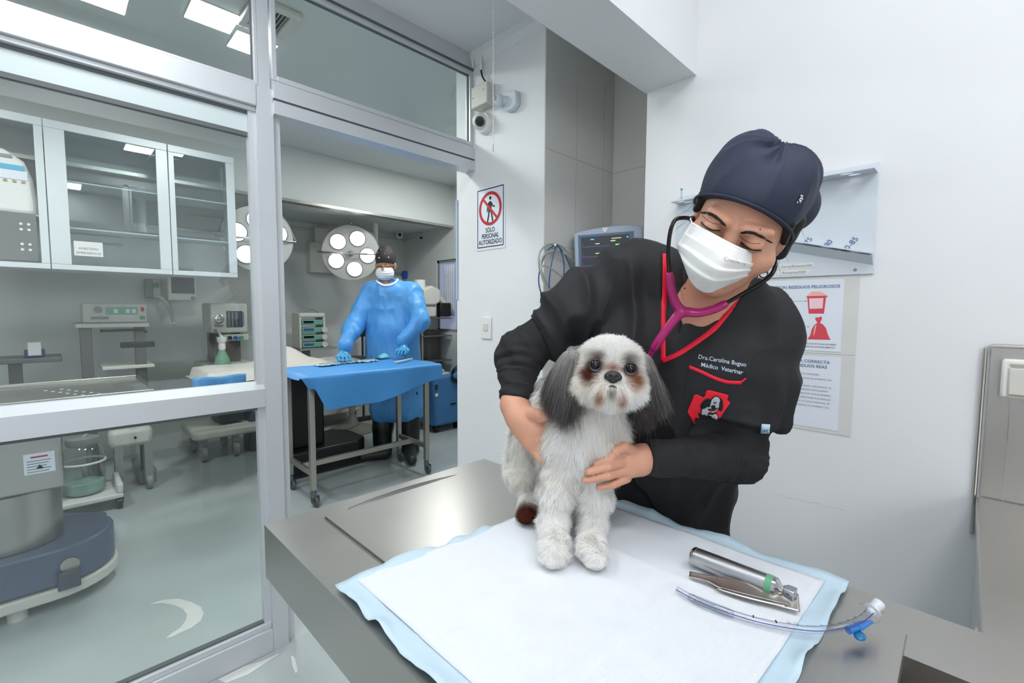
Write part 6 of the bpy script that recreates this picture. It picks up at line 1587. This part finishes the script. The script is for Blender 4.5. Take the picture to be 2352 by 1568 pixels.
link('ear_tip', MB().sphere(D(1590, 503, .815), .006, 12), M_black, st, smooth='all'); link('ear_tip', MB().sphere(D(1768, 583, .81), .006, 12), M_black, st, smooth='all')
link('chest_piece', MB().lathe([(0, 0), (.017, 0), (.019, .002), (.019, .006), (.012, .009), (0, .010)], D(1318, 1098, .885), 24, _F*.3+_R*.9), M_steel2, st, smooth=True)
link('chest_piece_stem', MB().tube([D(1316, 1090, .883), D(1324, 1117, .880)], .0062, 12), M_pink, st, smooth='all')

# ================================================================ SURGEON
def dz(x, y, z): return on(x, y, 2, z)
sg = thing('person', 'man in blue surgical gown, dark cap and mask working at the instrument table', 'person', (2.06, 3.56, 0))
sd = 3.98
def Q(x, y, d=0.): return D(x, y, sd+d)
GLl, GLr = dz(790, 816, .90), D(925, 802, 3.70)
body_p = []
S = SDF((1.2, 2.8, 0), (2.9, 4.2, 1.9), .012)
S.rc(Q(900, 700), Q(905, 850), .10, .12, .05); S.rc(Q(845, 682, -.02), Q(950, 682, -.02), .06, .06, .05)
S.chain([Q(845, 682, -.02), Q(812, 745, -.12), GLl+[.05, .05, .06]], [.05, .042, .03]); S.chain([Q(950, 682, -.02), Q(965, 745, -.12), GLr+[.02, .04, .05]], [.05, .042, .03])
for px in (880, 940): S.chain([Q(px+5, 860), Q(px, 960), Q(px+2, 1040)], [.085, .06, .04], .03)
body_p.append(S.mesh())
hs = Q(886, 608); sy_ = np.array([0, 0, 1.]); sz_ = -_F*.93-sy_*.25; sz_ /= np.linalg.norm(sz_); sx_ = np.cross(sy_, sz_); sx_ /= np.linalg.norm(sx_); su_ = np.cross(sz_, sx_); HS = np.stack([sx_, su_, sz_], 1)
hs2 = lambda x, y, z: hs+HS @ np.array([x, y, z])
S = SDF(hs-.2, hs+.18, .005)
S.ell(hs2(0, .025, -.01), (.076, .10, .095), HS, .02); S.ell(hs2(0, -.05, .03), (.058, .068, .055), HS, .03)
for s in (-1, 1): S.ell(hs2(.080*s, -.01, 0), (.012, .032, .02), HS, .006); S.ell(hs2(.031*s, .0, .09), (.017, .011, .014), HS, .01, 's'); S.ell(hs2(.031*s, .0, .070), (.014, .011, .012), HS, .004)
S.rc(hs2(0, .005, .082), hs2(0, -.03, .102), .009, .013, .012); S.rc(hs2(0, -.06, -.02), Q(890, 668, .02), .055, .06, .03)
V, Fq = S.mesh(); sf = bvh_of(V, Fq); body_p.append((V, Fq))
Vs, Fs, o_ = [], [], 0
for V, Fq in body_p: Vs.append(V); Fs.append(Fq+o_); o_ += len(V)
link_np('body', np.concatenate(Vs), np.concatenate(Fs), M_skin2, sg)
for pts in ([(866, 613), (873, 611), (881, 614)], [(890, 614), (898, 611), (905, 613)]): ribbon(sg, 'eyebrow', pts, 1.5, sf, .0005, M_hair, .001)

S = SDF(hs-.16, hs+.2, .005); S.ell(hs2(0, .045, -.012), (.086, .103, .104), HS, .02); S.rc(hs2(0, .08, -.01), hs2(0, .10, -.02), .072, .066, .02)
S.planes([(hs2(0, .028, .09), -(HS @ np.array([0, -1, .25])))], .004)
V, Fq = S.mesh(); cp = link_np('surgical_cap', V, Fq, mat('dark_brown_cap', (48, 42, 42), .7, var=.25, vscale=60), sg); cb_ = bvh_of(V, Fq)
b = MB()
for px, py in ((871, 592), (892, 591), (875, 573), (899, 577), (884, 582), (868, 580)):
    h = hit(cb_, px, py, .002)
    if h is not None: b.sphere(h, .007 if py > 588 else .004, 8)
link('cap_print', b, mat('cap_print_pink', (214, 190, 190), .6), cp)['kind'] = 'stuff'
S = SDF(hs-.16, hs+.14, .004); S.ell(hs2(0, -.066, .045), (.078, .066, .072), HS, .02)
S.ell(hs2(0, -.060, .02), (.050, .085, .052), HS, .01, 's')
S.planes([(hs2(0, -.018, 0), -su_)], .003)
V, Fq = S.mesh(); N = vnormals(V, Fq); q = (V-hs)@HS; V = V+N*(.0015*np.sin(q[:, 1]*300))[:, None]
V = V[:]; mk2 = link_np('face_mask', V, Fq, M_maskw, sg)
# gown
M_gown = mat('blue_gown', (78, 152, 218), .5, var=.05, vscale=9, bump=.35, bscale=30, bdist=.004)
S = SDF((1.25, 2.75, .28), (2.9, 4.2, 1.68), .009)
S.chain([Q(900, 678), Q(903, 760), Q(908, 860), Q(912, 905, -.0)], [.145, .165, .165, .175], .06)
S.chain([Q(866, 675, -.02), Q(880, 860), Q(893, 935)], [.10, .13, .15], .06); S.chain([Q(930, 675, -.02), Q(930, 860), Q(933, 935)], [.10, .13, .15], .06)
S.chain([Q(850, 670, -.02), Q(812, 748, -.14), GLl+[.03, .04, .07]], [.076, .072, .045], .05)
S.chain([Q(945, 668, -.02), Q(966, 738, -.14), GLr+[.02, .04, .065]], [.076, .072, .045], .05)
S.planes([(np.array([0, 0, Q(910, 962)[2]]), (0, 0, 1)), ((0, 0, 0), (0, 0, -1))], .004)
S.ell(Q(888, 640, -.06), (.085, .10, .070), HS, .01, 's')
V, Fq = S.mesh(); N = vnormals(V, Fq)
V = V+N*(.012*(1-2.2*np.abs(vnoise(V*[7, 7, 3.5], 1., 2)))+.005*(1-2*np.abs(vnoise(V*[18, 18, 10], 1., 7))))[:, None]
gn = link_np('surgical_gown', V, Fq, M_gown, sg); gb_ = bvh_of(V, Fq)
ribbon(gn, 'collar_binding', [(862, 640), (868, 648), (880, 655), (895, 655), (908, 649), (914, 641)], 3.5, gb_, .004, M_maskw, .004)
# gloves
M_glove = mat('blue_nitrile_glove', (58, 152, 200), .4)
for G_, dr, nm in ((GLl, np.array([-.30, -.85, -.25]), 0), (GLr, np.array([-.75, -.60, -.25]), 1)):
    dr = dr/np.linalg.norm(dr); sd_ = np.cross(dr, (0, 0, 1)); sd_ /= np.linalg.norm(sd_)
    S = SDF(G_-.13, G_+.14, .004); S.rc(G_-dr*.07+[0, 0, .045], G_, .030, .028, .02); S.rc(G_-sd_*.02, G_+sd_*.02, .02, .02, .02)
    for k in range(4):
        o = sd_*(-.030+.020*k); ln = (.050, .060, .056, .044)[k]
        S.chain([G_+o+dr*.01, G_+o*1.25+dr*(.01+ln*.5)+[0, 0, .004], G_+o*1.3+dr*(.01+ln)+[0, 0, -.018]], [.0115, .0105, .0085], .006)
    S.chain([G_+sd_*.028*(1 if nm else -1)*-1-dr*.02, G_+sd_*.05*(1 if nm else -1)*-1+dr*.01+[0, 0, -.005], G_+sd_*.045*(1 if nm else -1)*-1+dr*.04+[0, 0, -.018]], [.015, .012, .009], .008)
    V, Fq = S.mesh(); link_np('glove', V, Fq, M_glove, sg)
S = SDF((1.6, 3.0, 0.02), (2.6, 4.1, .75), .008)
for px in (879, 941): S.chain([Q(px+3, 900), Q(px, 980), Q(px+1, 1040)], [.10, .085, .075], .02)
V, Fq = S.mesh(); V = V+vnormals(V, Fq)*(.006*vnoise(V*[12, 12, 8], 1.))[:, None]; link_np('trousers', V, Fq, M_black, sg)
for a_, c_, k in ((dz(885, 1040, .05), dz(832, 1048, .045), 0), (dz(941, 1032, .055), dz(946, 1056, .045), 1)):
    S = SDF(np.minimum(a_, c_)-.1, np.maximum(a_, c_)+.1, .006); S.rc(a_, c_, .052, .040, .02); S.planes([((0, 0, .004), (0, 0, 1)), ((0, 0, -.3), (0, 0, -1))], .002)
    V, Fq = S.mesh(); sh_ = link_np('shoe', V, Fq, M_dark, sg)
# ================================================================ DOG
dogP = on(1300, 1240, 2, TZ)
dog = thing('dog', 'small white shih tzu with grey ears standing on the steel table', 'dog', (dogP[0], dogP[1], TZ+.012))
TD = -ray(1405, 850); TD /= np.linalg.norm(TD); dR = np.cross(_U, TD); dR /= np.linalg.norm(dR); dU = np.cross(TD, dR)
ya, pa_, ro = math.radians(6), math.radians(-6), math.radians(5)
fx, fy, fz = dR, dU, TD
fz, fx = fz*math.cos(ya)+fx*math.sin(ya), fx*math.cos(ya)-fz*math.sin(ya)
fx, fy = fx*math.cos(ro)-fy*math.sin(ro), fy*math.cos(ro)+fx*math.sin(ro)
fz, fy = fz*math.cos(pa_)-fy*math.sin(pa_), fy*math.cos(pa_)+fz*math.sin(pa_)
DM = np.stack([fx, fy, fz], 1)
DE = D(1407, 843, .792); DC = DE-DM @ np.array([0, 0, .050])
dl = lambda x, y, z: DC+DM @ np.array([x, y, z])
ZP = TZ+.012
def pz(x, y, h): return on(x, y, 2, ZP+h)
lo = np.array([.40, .30, TZ+.008]); hi = np.array([1.0, .98, 1.36])
S = SDF(lo, hi, .0036)
# trunk
S.chain([D(1338, 1000, .925), D(1300, 968, .99), D(1275, 945, 1.07)], [.076, .078, .074], .04)
S.ell(D(1345, 1035, .905), (.066, .066, .060), None, .03)
S.chain([D(1352, 960, .905), D(1388, 895, .875)], [.062, .050], .04)
# front legs
S.chain([D(1306, 1050, .895), D(1279, 1130, .880), D(1272, 1200, .868), pz(1272, 1262, .024)], [.044, .026, .023, .021], .02)
S.rc(pz(1276, 1262, .020), pz(1274, 1276, .017), .024, .022, .012)
S.chain([D(1366, 1065, .895), D(1364, 1150, .884), D(1360, 1210, .874), pz(1360, 1262, .024)], [.042, .025, .022, .020], .02)
S.rc(pz(1358, 1262, .020), pz(1368, 1280, .017), .024, .021, .012)
for (x, y) in ((1262, 1278), (1274, 1281), (1286, 1278), (1356, 1284), (1369, 1287), (1382, 1284)): S.rc(pz(x, y-8, .014), pz(x, y, .010), .0105, .0095, .004)
# hind legs
S.chain([D(1232, 985, 1.065), D(1206, 1035, 1.05), D(1196, 1085, 1.035), D(1214, 1128, 1.045), pz(1210, 1180, .022)], [.055, .040, .030, .017, .014], .02)
S.rc(pz(1210, 1180, .015), pz(1209, 1185, .013), .017, .016, .01)
for (x, y) in ((1199, 1189), (1210, 1191), (1221, 1189)): S.rc(pz(x, y-4, .012), pz(x, y, .009), .010, .009, .003)
S.chain([D(1300, 1010, 1.03), D(1278, 1080, 1.01), D(1262, 1125, 1.005), pz(1262, 1196, .022)], [.050, .040, .024, .020], .02)
# head
S.ell(dl(0, .006, -.006), (.062, .052, .056), DM, .02)
S.ell(dl(0, .022, .018), (.046, .034, .036), DM, .02)
for s in (-1, 1):
    S.ell(dl(.034*s, -.030, .020), (.030, .030, .034), DM, .02)
    S.ell(dl(.016*s, -.036, .054), (.021, .017, .018), DM, .012)
    S.ell(dl(.030*s, 0, .060), (.015, .012, .014), DM, .008, 's')
S.ell(dl(0, -.052, .040), (.026, .016, .022), DM, .015)
S.ell(dl(0, -.016, .058), (.013, .013, .012), DM, .01)
V, Fq = S.mesh(); N = vnormals(V, Fq)
M_fur = bpy.data.materials.new('dog_fur'); M_fur.use_nodes = True; nt = M_fur.node_tree; pb = nt.nodes['Principled BSDF']
at = nt.nodes.new('ShaderNodeAttribute'); at.attribute_name = 'Col'; nt.links.new(at.outputs['Color'], pb.inputs['Base Color'])
pb.inputs['Roughness'].default_value = .62; pb.inputs['Specular IOR Level'].default_value = .25
trn = nt.nodes.new('ShaderNodeBsdfTranslucent'); nt.links.new(at.outputs['Color'], trn.inputs[0]); mxs = nt.nodes.new('ShaderNodeMixShader'); mxs.inputs[0].default_value = .58
nt.links.new(pb.outputs[0], mxs.inputs[1]); nt.links.new(trn.outputs[0], mxs.inputs[2]); nt.links.new(mxs.outputs[0], nt.nodes['Material Output'].inputs[0])
C_W = np.array(lin((.985, .98, .965))); C_C = np.array(lin((.90, .86, .80))); C_G = np.array(lin((.36, .35, .36))); C_LG = np.array(lin((.62, .61, .60)))
C_B = np.array(lin((.42, .22, .15))); C_RB = np.array(lin((.62, .33, .22))); C_T = np.array(lin((.66, .47, .35))); C_K = np.array(lin((.10, .08, .08)))
hind_paw = pz(1210, 1186, .02)
def fcol(P):
    q = (P-DC) @ DM; n = len(P); C_ = np.repeat(C_W[None], n, 0)
    def mixc(c, w): nonlocal C_; w = np.clip(w, 0, 1)[:, None]; C_ = C_*(1-w)+c*w
    nz = vnoise(P*55, 1., 4)
    mixc(C_C, .35*np.clip(vnoise(P*16, 1., 8)+.1, 0, 1))
    # tan wash on the back and flank
    dback = np.linalg.norm(P-D(1240, 930, 1.05), axis=1); mixc(C_T, .42*np.clip(1-dback/.075, 0, 1)*(.6+nz))
    head = (q[:, 2] > -.03) & (np.abs(q[:, 0]) < .09) & (q[:, 1] > -.085) & (q[:, 1] < .09)
    h = head.astype(float)
    for s in (-1, 1):
        e = np.array([.030*s, 0, .05])
        de = np.hypot((q[:, 0]-e[0])/1.15, q[:, 1]-e[1]); fr = h*(q[:, 2] > .015)
        mixc(C_K, fr*(1.25-de/.0140)*1.4)
        dlow = np.hypot((q[:, 0]-.036*s), (q[:, 1]+.016)/1.25); mixc(C_B if s < 0 else C_T, fr*(1.5-dlow/.0125)*(1.0+nz*.5)*(.95))
        dup = np.hypot((q[:, 0]-.024*s)/1.3, (q[:, 1]-.014)); mixc(C_B, fr*(1.2-dup/.0105)*.85)
        dgr = np.hypot((q[:, 0]-.032*s)/1.6, (q[:, 1]-.020)); mixc(C_LG, fr*(1-dgr/.014)*.55)
        dm = np.hypot((q[:, 0]-.017*s), (q[:, 1]+.050)/1.4); mixc(C_T, fr*(1.2-dm/.0085)*.9)
        mixc(C_LG, h*np.clip((np.abs(q[:, 0])-.050)/.014, 0, 1)*(q[:, 0]*s > 0)*(q[:, 1] > -.02)*.75)
    dbr = np.hypot(q[:, 0]/1.8, q[:, 1]+.004); mixc(C_RB, h*(q[:, 2] > .04)*(1.15-dbr/.0085)*.9)
    dmo = np.hypot(q[:, 0]/1.3, (q[:, 1]+.043)); mixc(C_G, h*(q[:, 2] > .045)*(1.1-dmo/.008)*.8)
    mixc(C_B, (1.6-np.linalg.norm(P-hind_paw, axis=1)/.026)*1.0)
    for g_ in (pz(1275, 1282, .0), pz(1369, 1287, .0)): mixc(C_C, .8*(1.2-np.linalg.norm(P-g_, axis=1)/.02))
    return C_
def set_col(o, C_):
    me = o.data; a = me.color_attributes.new('Col', 'FLOAT_COLOR', 'POINT')
    a.data.foreach_set('color', np.concatenate([C_, np.ones((len(C_), 1))], 1).astype(np.float32).ravel())
bodyo = link_np('body', V, Fq, M_fur, dog); set_col(bodyo, fcol(V)*.92)

rng = np.random.RandomState(11)
def sample(V, Fq, N, n):
    tri = np.concatenate([Fq[:, [0, 1, 2]], Fq[:, [0, 2, 3]]]); a = V[tri[:, 0]]; b_ = V[tri[:, 1]]; c = V[tri[:, 2]]
    ar = np.linalg.norm(np.cross(b_-a, c-a), axis=1); cs = np.cumsum(ar); k = np.searchsorted(cs, rng.rand(n)*cs[-1]); k = np.minimum(k, len(tri)-1)
    u = rng.rand(n, 1); v = rng.rand(n, 1); f = u+v > 1; u = np.where(f, 1-u, u); v = np.where(f, 1-v, v)
    P = a[k]+(b_[k]-a[k])*u+(c[k]-a[k])*v; Nn = N[tri[k]].mean(1); Nn /= np.linalg.norm(Nn, axis=1)[:, None]
    return P, Nn
def strands(name, P, Nn, Dr, Ln, Wd, Cr, Ct, droop, parent, seg=3, twist=.5, wave=0.0):
    n = len(P); Dr = Dr/np.linalg.norm(Dr, axis=1)[:, None]
    sd_ = np.cross(Dr, Nn); sd_ /= (np.linalg.norm(sd_, axis=1)[:, None]+1e-9)
    sd_ = sd_+Nn*(rng.rand(n, 1)-.5)*twist*2; sd_ /= np.linalg.norm(sd_, axis=1)[:, None]
    pts = []; cols_ = []; ph = rng.rand(n)*1.5+vnoise(P*30, 1., 2)*3
    for i in range(seg+1):
        t = i/seg; c = P+Dr*(Ln*t)[:, None]+np.array([0, 0, -1.])*(droop*Ln*t*t)[:, None]+(sd_*(wave*Ln*t*np.sin(t*4.5+ph))[:, None] if wave else 0)
        wd = Wd*(1-t**1.5*.88)*.5
        pts += [c-sd_*wd[:, None], c+sd_*wd[:, None]]
        cc = Cr*(1-t)+Ct*t; cols_ += [cc, cc]
    m = 2*(seg+1)
    VV = np.stack(pts, 1).reshape(-1, 3); CC = np.stack(cols_, 1).reshape(-1, 3)
    base = (np.arange(n)*m)[:, None]
    FF = np.concatenate([np.concatenate([base+2*i, base+2*i+1, base+2*i+3, base+2*i+2], 1)[:, None] for i in range(seg)], 1).reshape(-1, 4)
    o = link_np(name, VV, FF, M_fur, parent); set_col(o, np.clip(CC, 0, 1)); return o
n = 230000
P, Nn = sample(V, Fq, N, n)
q = (P-DC) @ DM
head = (q[:, 2] > -.045) & (np.abs(q[:, 0]) < .075) & (q[:, 1] > -.075) & (q[:, 1] < .08)
# keep strands off eyes and nose
e1 = np.hypot(np.abs(q[:, 0])-.030, q[:, 1]); ok = ~((head) & (q[:, 2] > .02) & (e1 < .0095)); ok &= ~((np.abs(q[:, 0]) < .011) & (np.abs(q[:, 1]+.019) < .009) & (q[:, 2] > .05))
for hp in ((1474, 1052, .885), (1456, 1050, .872), (1436, 1041, .86), (1404, 1049, .836), (1370, 1066, .834), (1434, 1061, .858), (1396, 1070, .828), (1374, 1077, .827), (1352, 1083, .826), (1415, 1086, .845), (1396, 1092, .83), (1370, 1097, .83), (1344, 1102, .832), (1434, 1026, .848), (1413, 1036, .836), (1276, 946, .858), (1243, 955, .888), (1260, 950, .872)):
    ok &= np.linalg.norm(P-D(*hp), axis=1) > .0165
P, Nn, q, head = P[ok], Nn[ok], q[ok], head[ok]; n = len(P)
nose = dl(0, -.008, .075)
aw = P-nose; aw = aw-Nn*np.sum(aw*Nn, 1)[:, None]; aw /= (np.linalg.norm(aw, axis=1)[:, None]+1e-6)
down = np.array([0, 0, -1.]); dt_ = down-Nn*(Nn@down)[:, None]; dt_ /= (np.linalg.norm(dt_, axis=1)[:, None]+1e-3)
ns = lambda s, o: np.stack([vnoise(P*s, 1., o), vnoise(P*s, 1., o+11), vnoise(P*s, 1., o+23)], 1)
Dh = aw*.95+Nn*.55+ns(70, 1)*.35
Db = dt_*.85+Nn*.48+ns(38, 3)*1.0+ns(110, 7)*.5
Dr = np.where(head[:, None], Dh, Db)+rng.randn(n, 3)*.16
low = P[:, 2] < TZ+.03
Dr[low] = Dr[low]*[1, 1, .4]; Dr[low, 2] = np.maximum(Dr[low, 2], .02)
Ln = np.where(head, .0105, .0150)*(.6+.8*rng.rand(n))
muz = head & (np.linalg.norm(q-[0, -.02, .06], axis=1) < .022); Ln[muz] *= .55
chin = head & (q[:, 1] < -.035); Ln[chin] *= 1.25
eyez = head & (q[:, 2] > .02) & (np.hypot(np.abs(q[:, 0])-.030, q[:, 1]) < .016); Ln[eyez] *= .4
chest = (~head) & (np.linalg.norm(P-D(1345, 1010, .86), axis=1) < .10); Ln[chest] *= 1.35
legs_ = (P[:, 2] < TZ+.16) & ~head; Ln[legs_] *= .72; paws = P[:, 2] < TZ+.045; Ln[paws] *= .7
Cr = fcol(P); jit = (1+.16*(rng.rand(n, 1)-.5)); Ct = np.clip(Cr*1.12, 0, .97)*jit; Cr = Cr*jit
strands('fur', P, Nn, Dr, Ln, np.full(n, .00085)*np.where(head, .72, 1), Cr, Ct, np.where(low, 0.0, .25), bodyo)
# ears: flap plus long hair
def ear(rootpx, tippx, wroot, wtip, side, zoff):
    r0_ = D(*rootpx); t0_ = D(*tippx); ax_ = t0_-r0_; L_ = np.linalg.norm(ax_); ax_ /= L_
    sx_ = np.cross(ax_, TD); sx_ /= np.linalg.norm(sx_); fr_ = np.cross(sx_, ax_)
    if fr_@TD < 0: fr_ = -fr_
    S = SDF(np.minimum(r0_, t0_)-.06, np.maximum(r0_, t0_)+.06, .003)
    Me = np.stack([sx_, ax_, fr_], 1)
    S.ell(r0_+ax_*L_*.42, (wroot*.55, L_*.40, .010), Me, .006)
    Ve, Fe = S.mesh(); eo = link_np('ear', Ve, Fe, M_fur, dog)
    u_ = ((Ve-r0_)@ax_)/L_; cc = C_LG*.8*(1-np.clip(u_, 0, 1)[:, None])+C_G*.6*np.clip(u_, 0, 1)[:, None]; set_col(eo, cc)
    m = 9000; Ne = vnormals(Ve, Fe); Pe, Nne = sample(Ve, Fe, Ne, m)
    u_ = np.clip(((Pe-r0_)@ax_)/L_, 0, 1); lat = ((Pe-r0_)@sx_)
    Pe = Pe+Nne*.001
    clump = np.stack([vnoise(np.stack([lat*90, u_*2, u_*0], 1), 1., o+side) for o in (1, 5, 9)], 1)
    Dd = ax_*1.0+Nne*.16+sx_*(lat/wroot*.10-.06*side)[:, None]+clump*.16+rng.randn(m, 3)*.045
    Ll = L_*(1.04-u_*.80)*(.60+.50*rng.rand(m))*(1+.25*clump[:, 0])
    w_ = np.clip(u_*1.5, 0, 1)[:, None]; tipd = C_G*.35+C_K*.3
    cA = C_LG*.95*(1-w_)+C_G*w_; tan_ = (rng.rand(m, 1) < .14); cA = np.where(tan_, C_T*.8, cA)
    lite = (vnoise(np.stack([lat*160, u_*.6, u_*0+side], 1), 1., 3) > .22)[:, None]; cA = np.where(lite, C_LG*1.05, cA)
    j_ = 1+.35*(rng.rand(m, 1)-.5); w0_ = np.clip(1-u_/.20, 0, 1)[:, None]; cA = cA*(1-w0_)+C_W*.85*w0_
    strands('ear_fur', Pe, Nne, Dd, Ll, np.full(m, .0010), cA*j_, (cA*.35+tipd*.5)*j_, np.full(m, .10), eo, seg=6, twist=.9, wave=.07)
    # a few stray light hairs
    m = 60; k_ = rng.randint(0, len(Pe), m)
    strands('stray_hair', Pe[k_], Nne[k_], Dd[k_]+sx_*.35*side+rng.randn(m, 3)*.25, np.full(m, L_*.55)*(.5+rng.rand(m)), np.full(m, .0004), np.repeat(C_LG[None], m, 0), np.repeat(C_LG[None], m, 0), np.full(m, .35), eo, seg=5)
ear((1316, 800, .832), (1295, 938, .842), .050, .03, -1, 0)
ear((1470, 806, .825), (1487, 942, .840), .046, .03, 1, 0)
# eyes, nose, mouth line
M_eye = mat('dark_brown_eye', (16, 13, 14), .04, var=0, **{'Specular IOR Level': .35}); M_iris = mat('brown_iris', (46, 30, 24), .1, var=0)
for s in (-1, 1):
    c = dl(.030*s, 0, .0505)
    e = link('eye', MB().sphere(c, .0108, 24), mat('eye_white', (150, 150, 156), .1, var=0), dog, smooth='all')
    gz = fz+fy*.10-fx*.02; gz /= np.linalg.norm(gz)
    b = MB(); b.M = Matrix.Translation(Vector(c)) @ Vector(gz).to_track_quat('Z', 'Y').to_matrix().to_4x4()
    prof = [(.0111*math.sin(t), .0111*math.cos(t)) for t in np.linspace(0, .95, 12)]
    b.lathe(prof[::-1], (0, 0, 0), 28); link('iris', b, M_eye, e, smooth='all')
    rimp = [c+(DM @ np.array([.0104*math.cos(t), .0086*math.sin(t)+.0002, .0040]))+gz*.0006 for t in np.linspace(0, 2*math.pi, 33)]
    link('eyelid', MB().tube(rimp, .0010, 8, cap=False), mat('dark_lid', (30, 20, 18), .5), e, smooth='all')
S = SDF(dl(0, -.019, .07)-.03, dl(0, -.019, .07)+.03, .0011)
S.ell(dl(0, -.0165, .0685), (.0130, .0085, .0085), DM, .004); S.ell(dl(0, -.024, .0675), (.0085, .0060, .0070), DM, .004)
for s in (-1, 1): S.ell(dl(.0062*s, -.0190, .0775), (.0030, .0026, .0050), DM, .002, 's'); S.ell(dl(.0105*s, -.019, .069), (.0045, .005, .006), DM, .003)
S.rc(dl(0, -.021, .0775), dl(0, -.029, .0755), .0009, .0009, .001, 's')
V2, F2 = S.mesh(); link_np('nose', V2, F2, mat('black_dog_nose', (34, 33, 38), .38, var=.1, vscale=300, bump=.5, bscale=900, bdist=.0006), dog)
mo = catmull([dl(-.019, -.045, .058), dl(-.009, -.038, .068), dl(0, -.034, .072), dl(.009, -.038, .068), dl(.019, -.045, .058)], 6)
link('mouth_line', MB().tube(mo, .0014, 6), mat('dark_lip', (40, 30, 30), .6), dog, smooth='all')
b = MB()
for (x, y) in ((1262, 1281), (1274, 1284), (1286, 1281), (1356, 1287), (1369, 1290), (1382, 1287)):
    p = pz(x, y, .005); b.tube([p, p+TD*.006-np.array([0, 0, .003])], [.0018, .0006], 6)
link('claws', b, mat('claw_horn', (150, 138, 125), .4), dog, smooth='all')
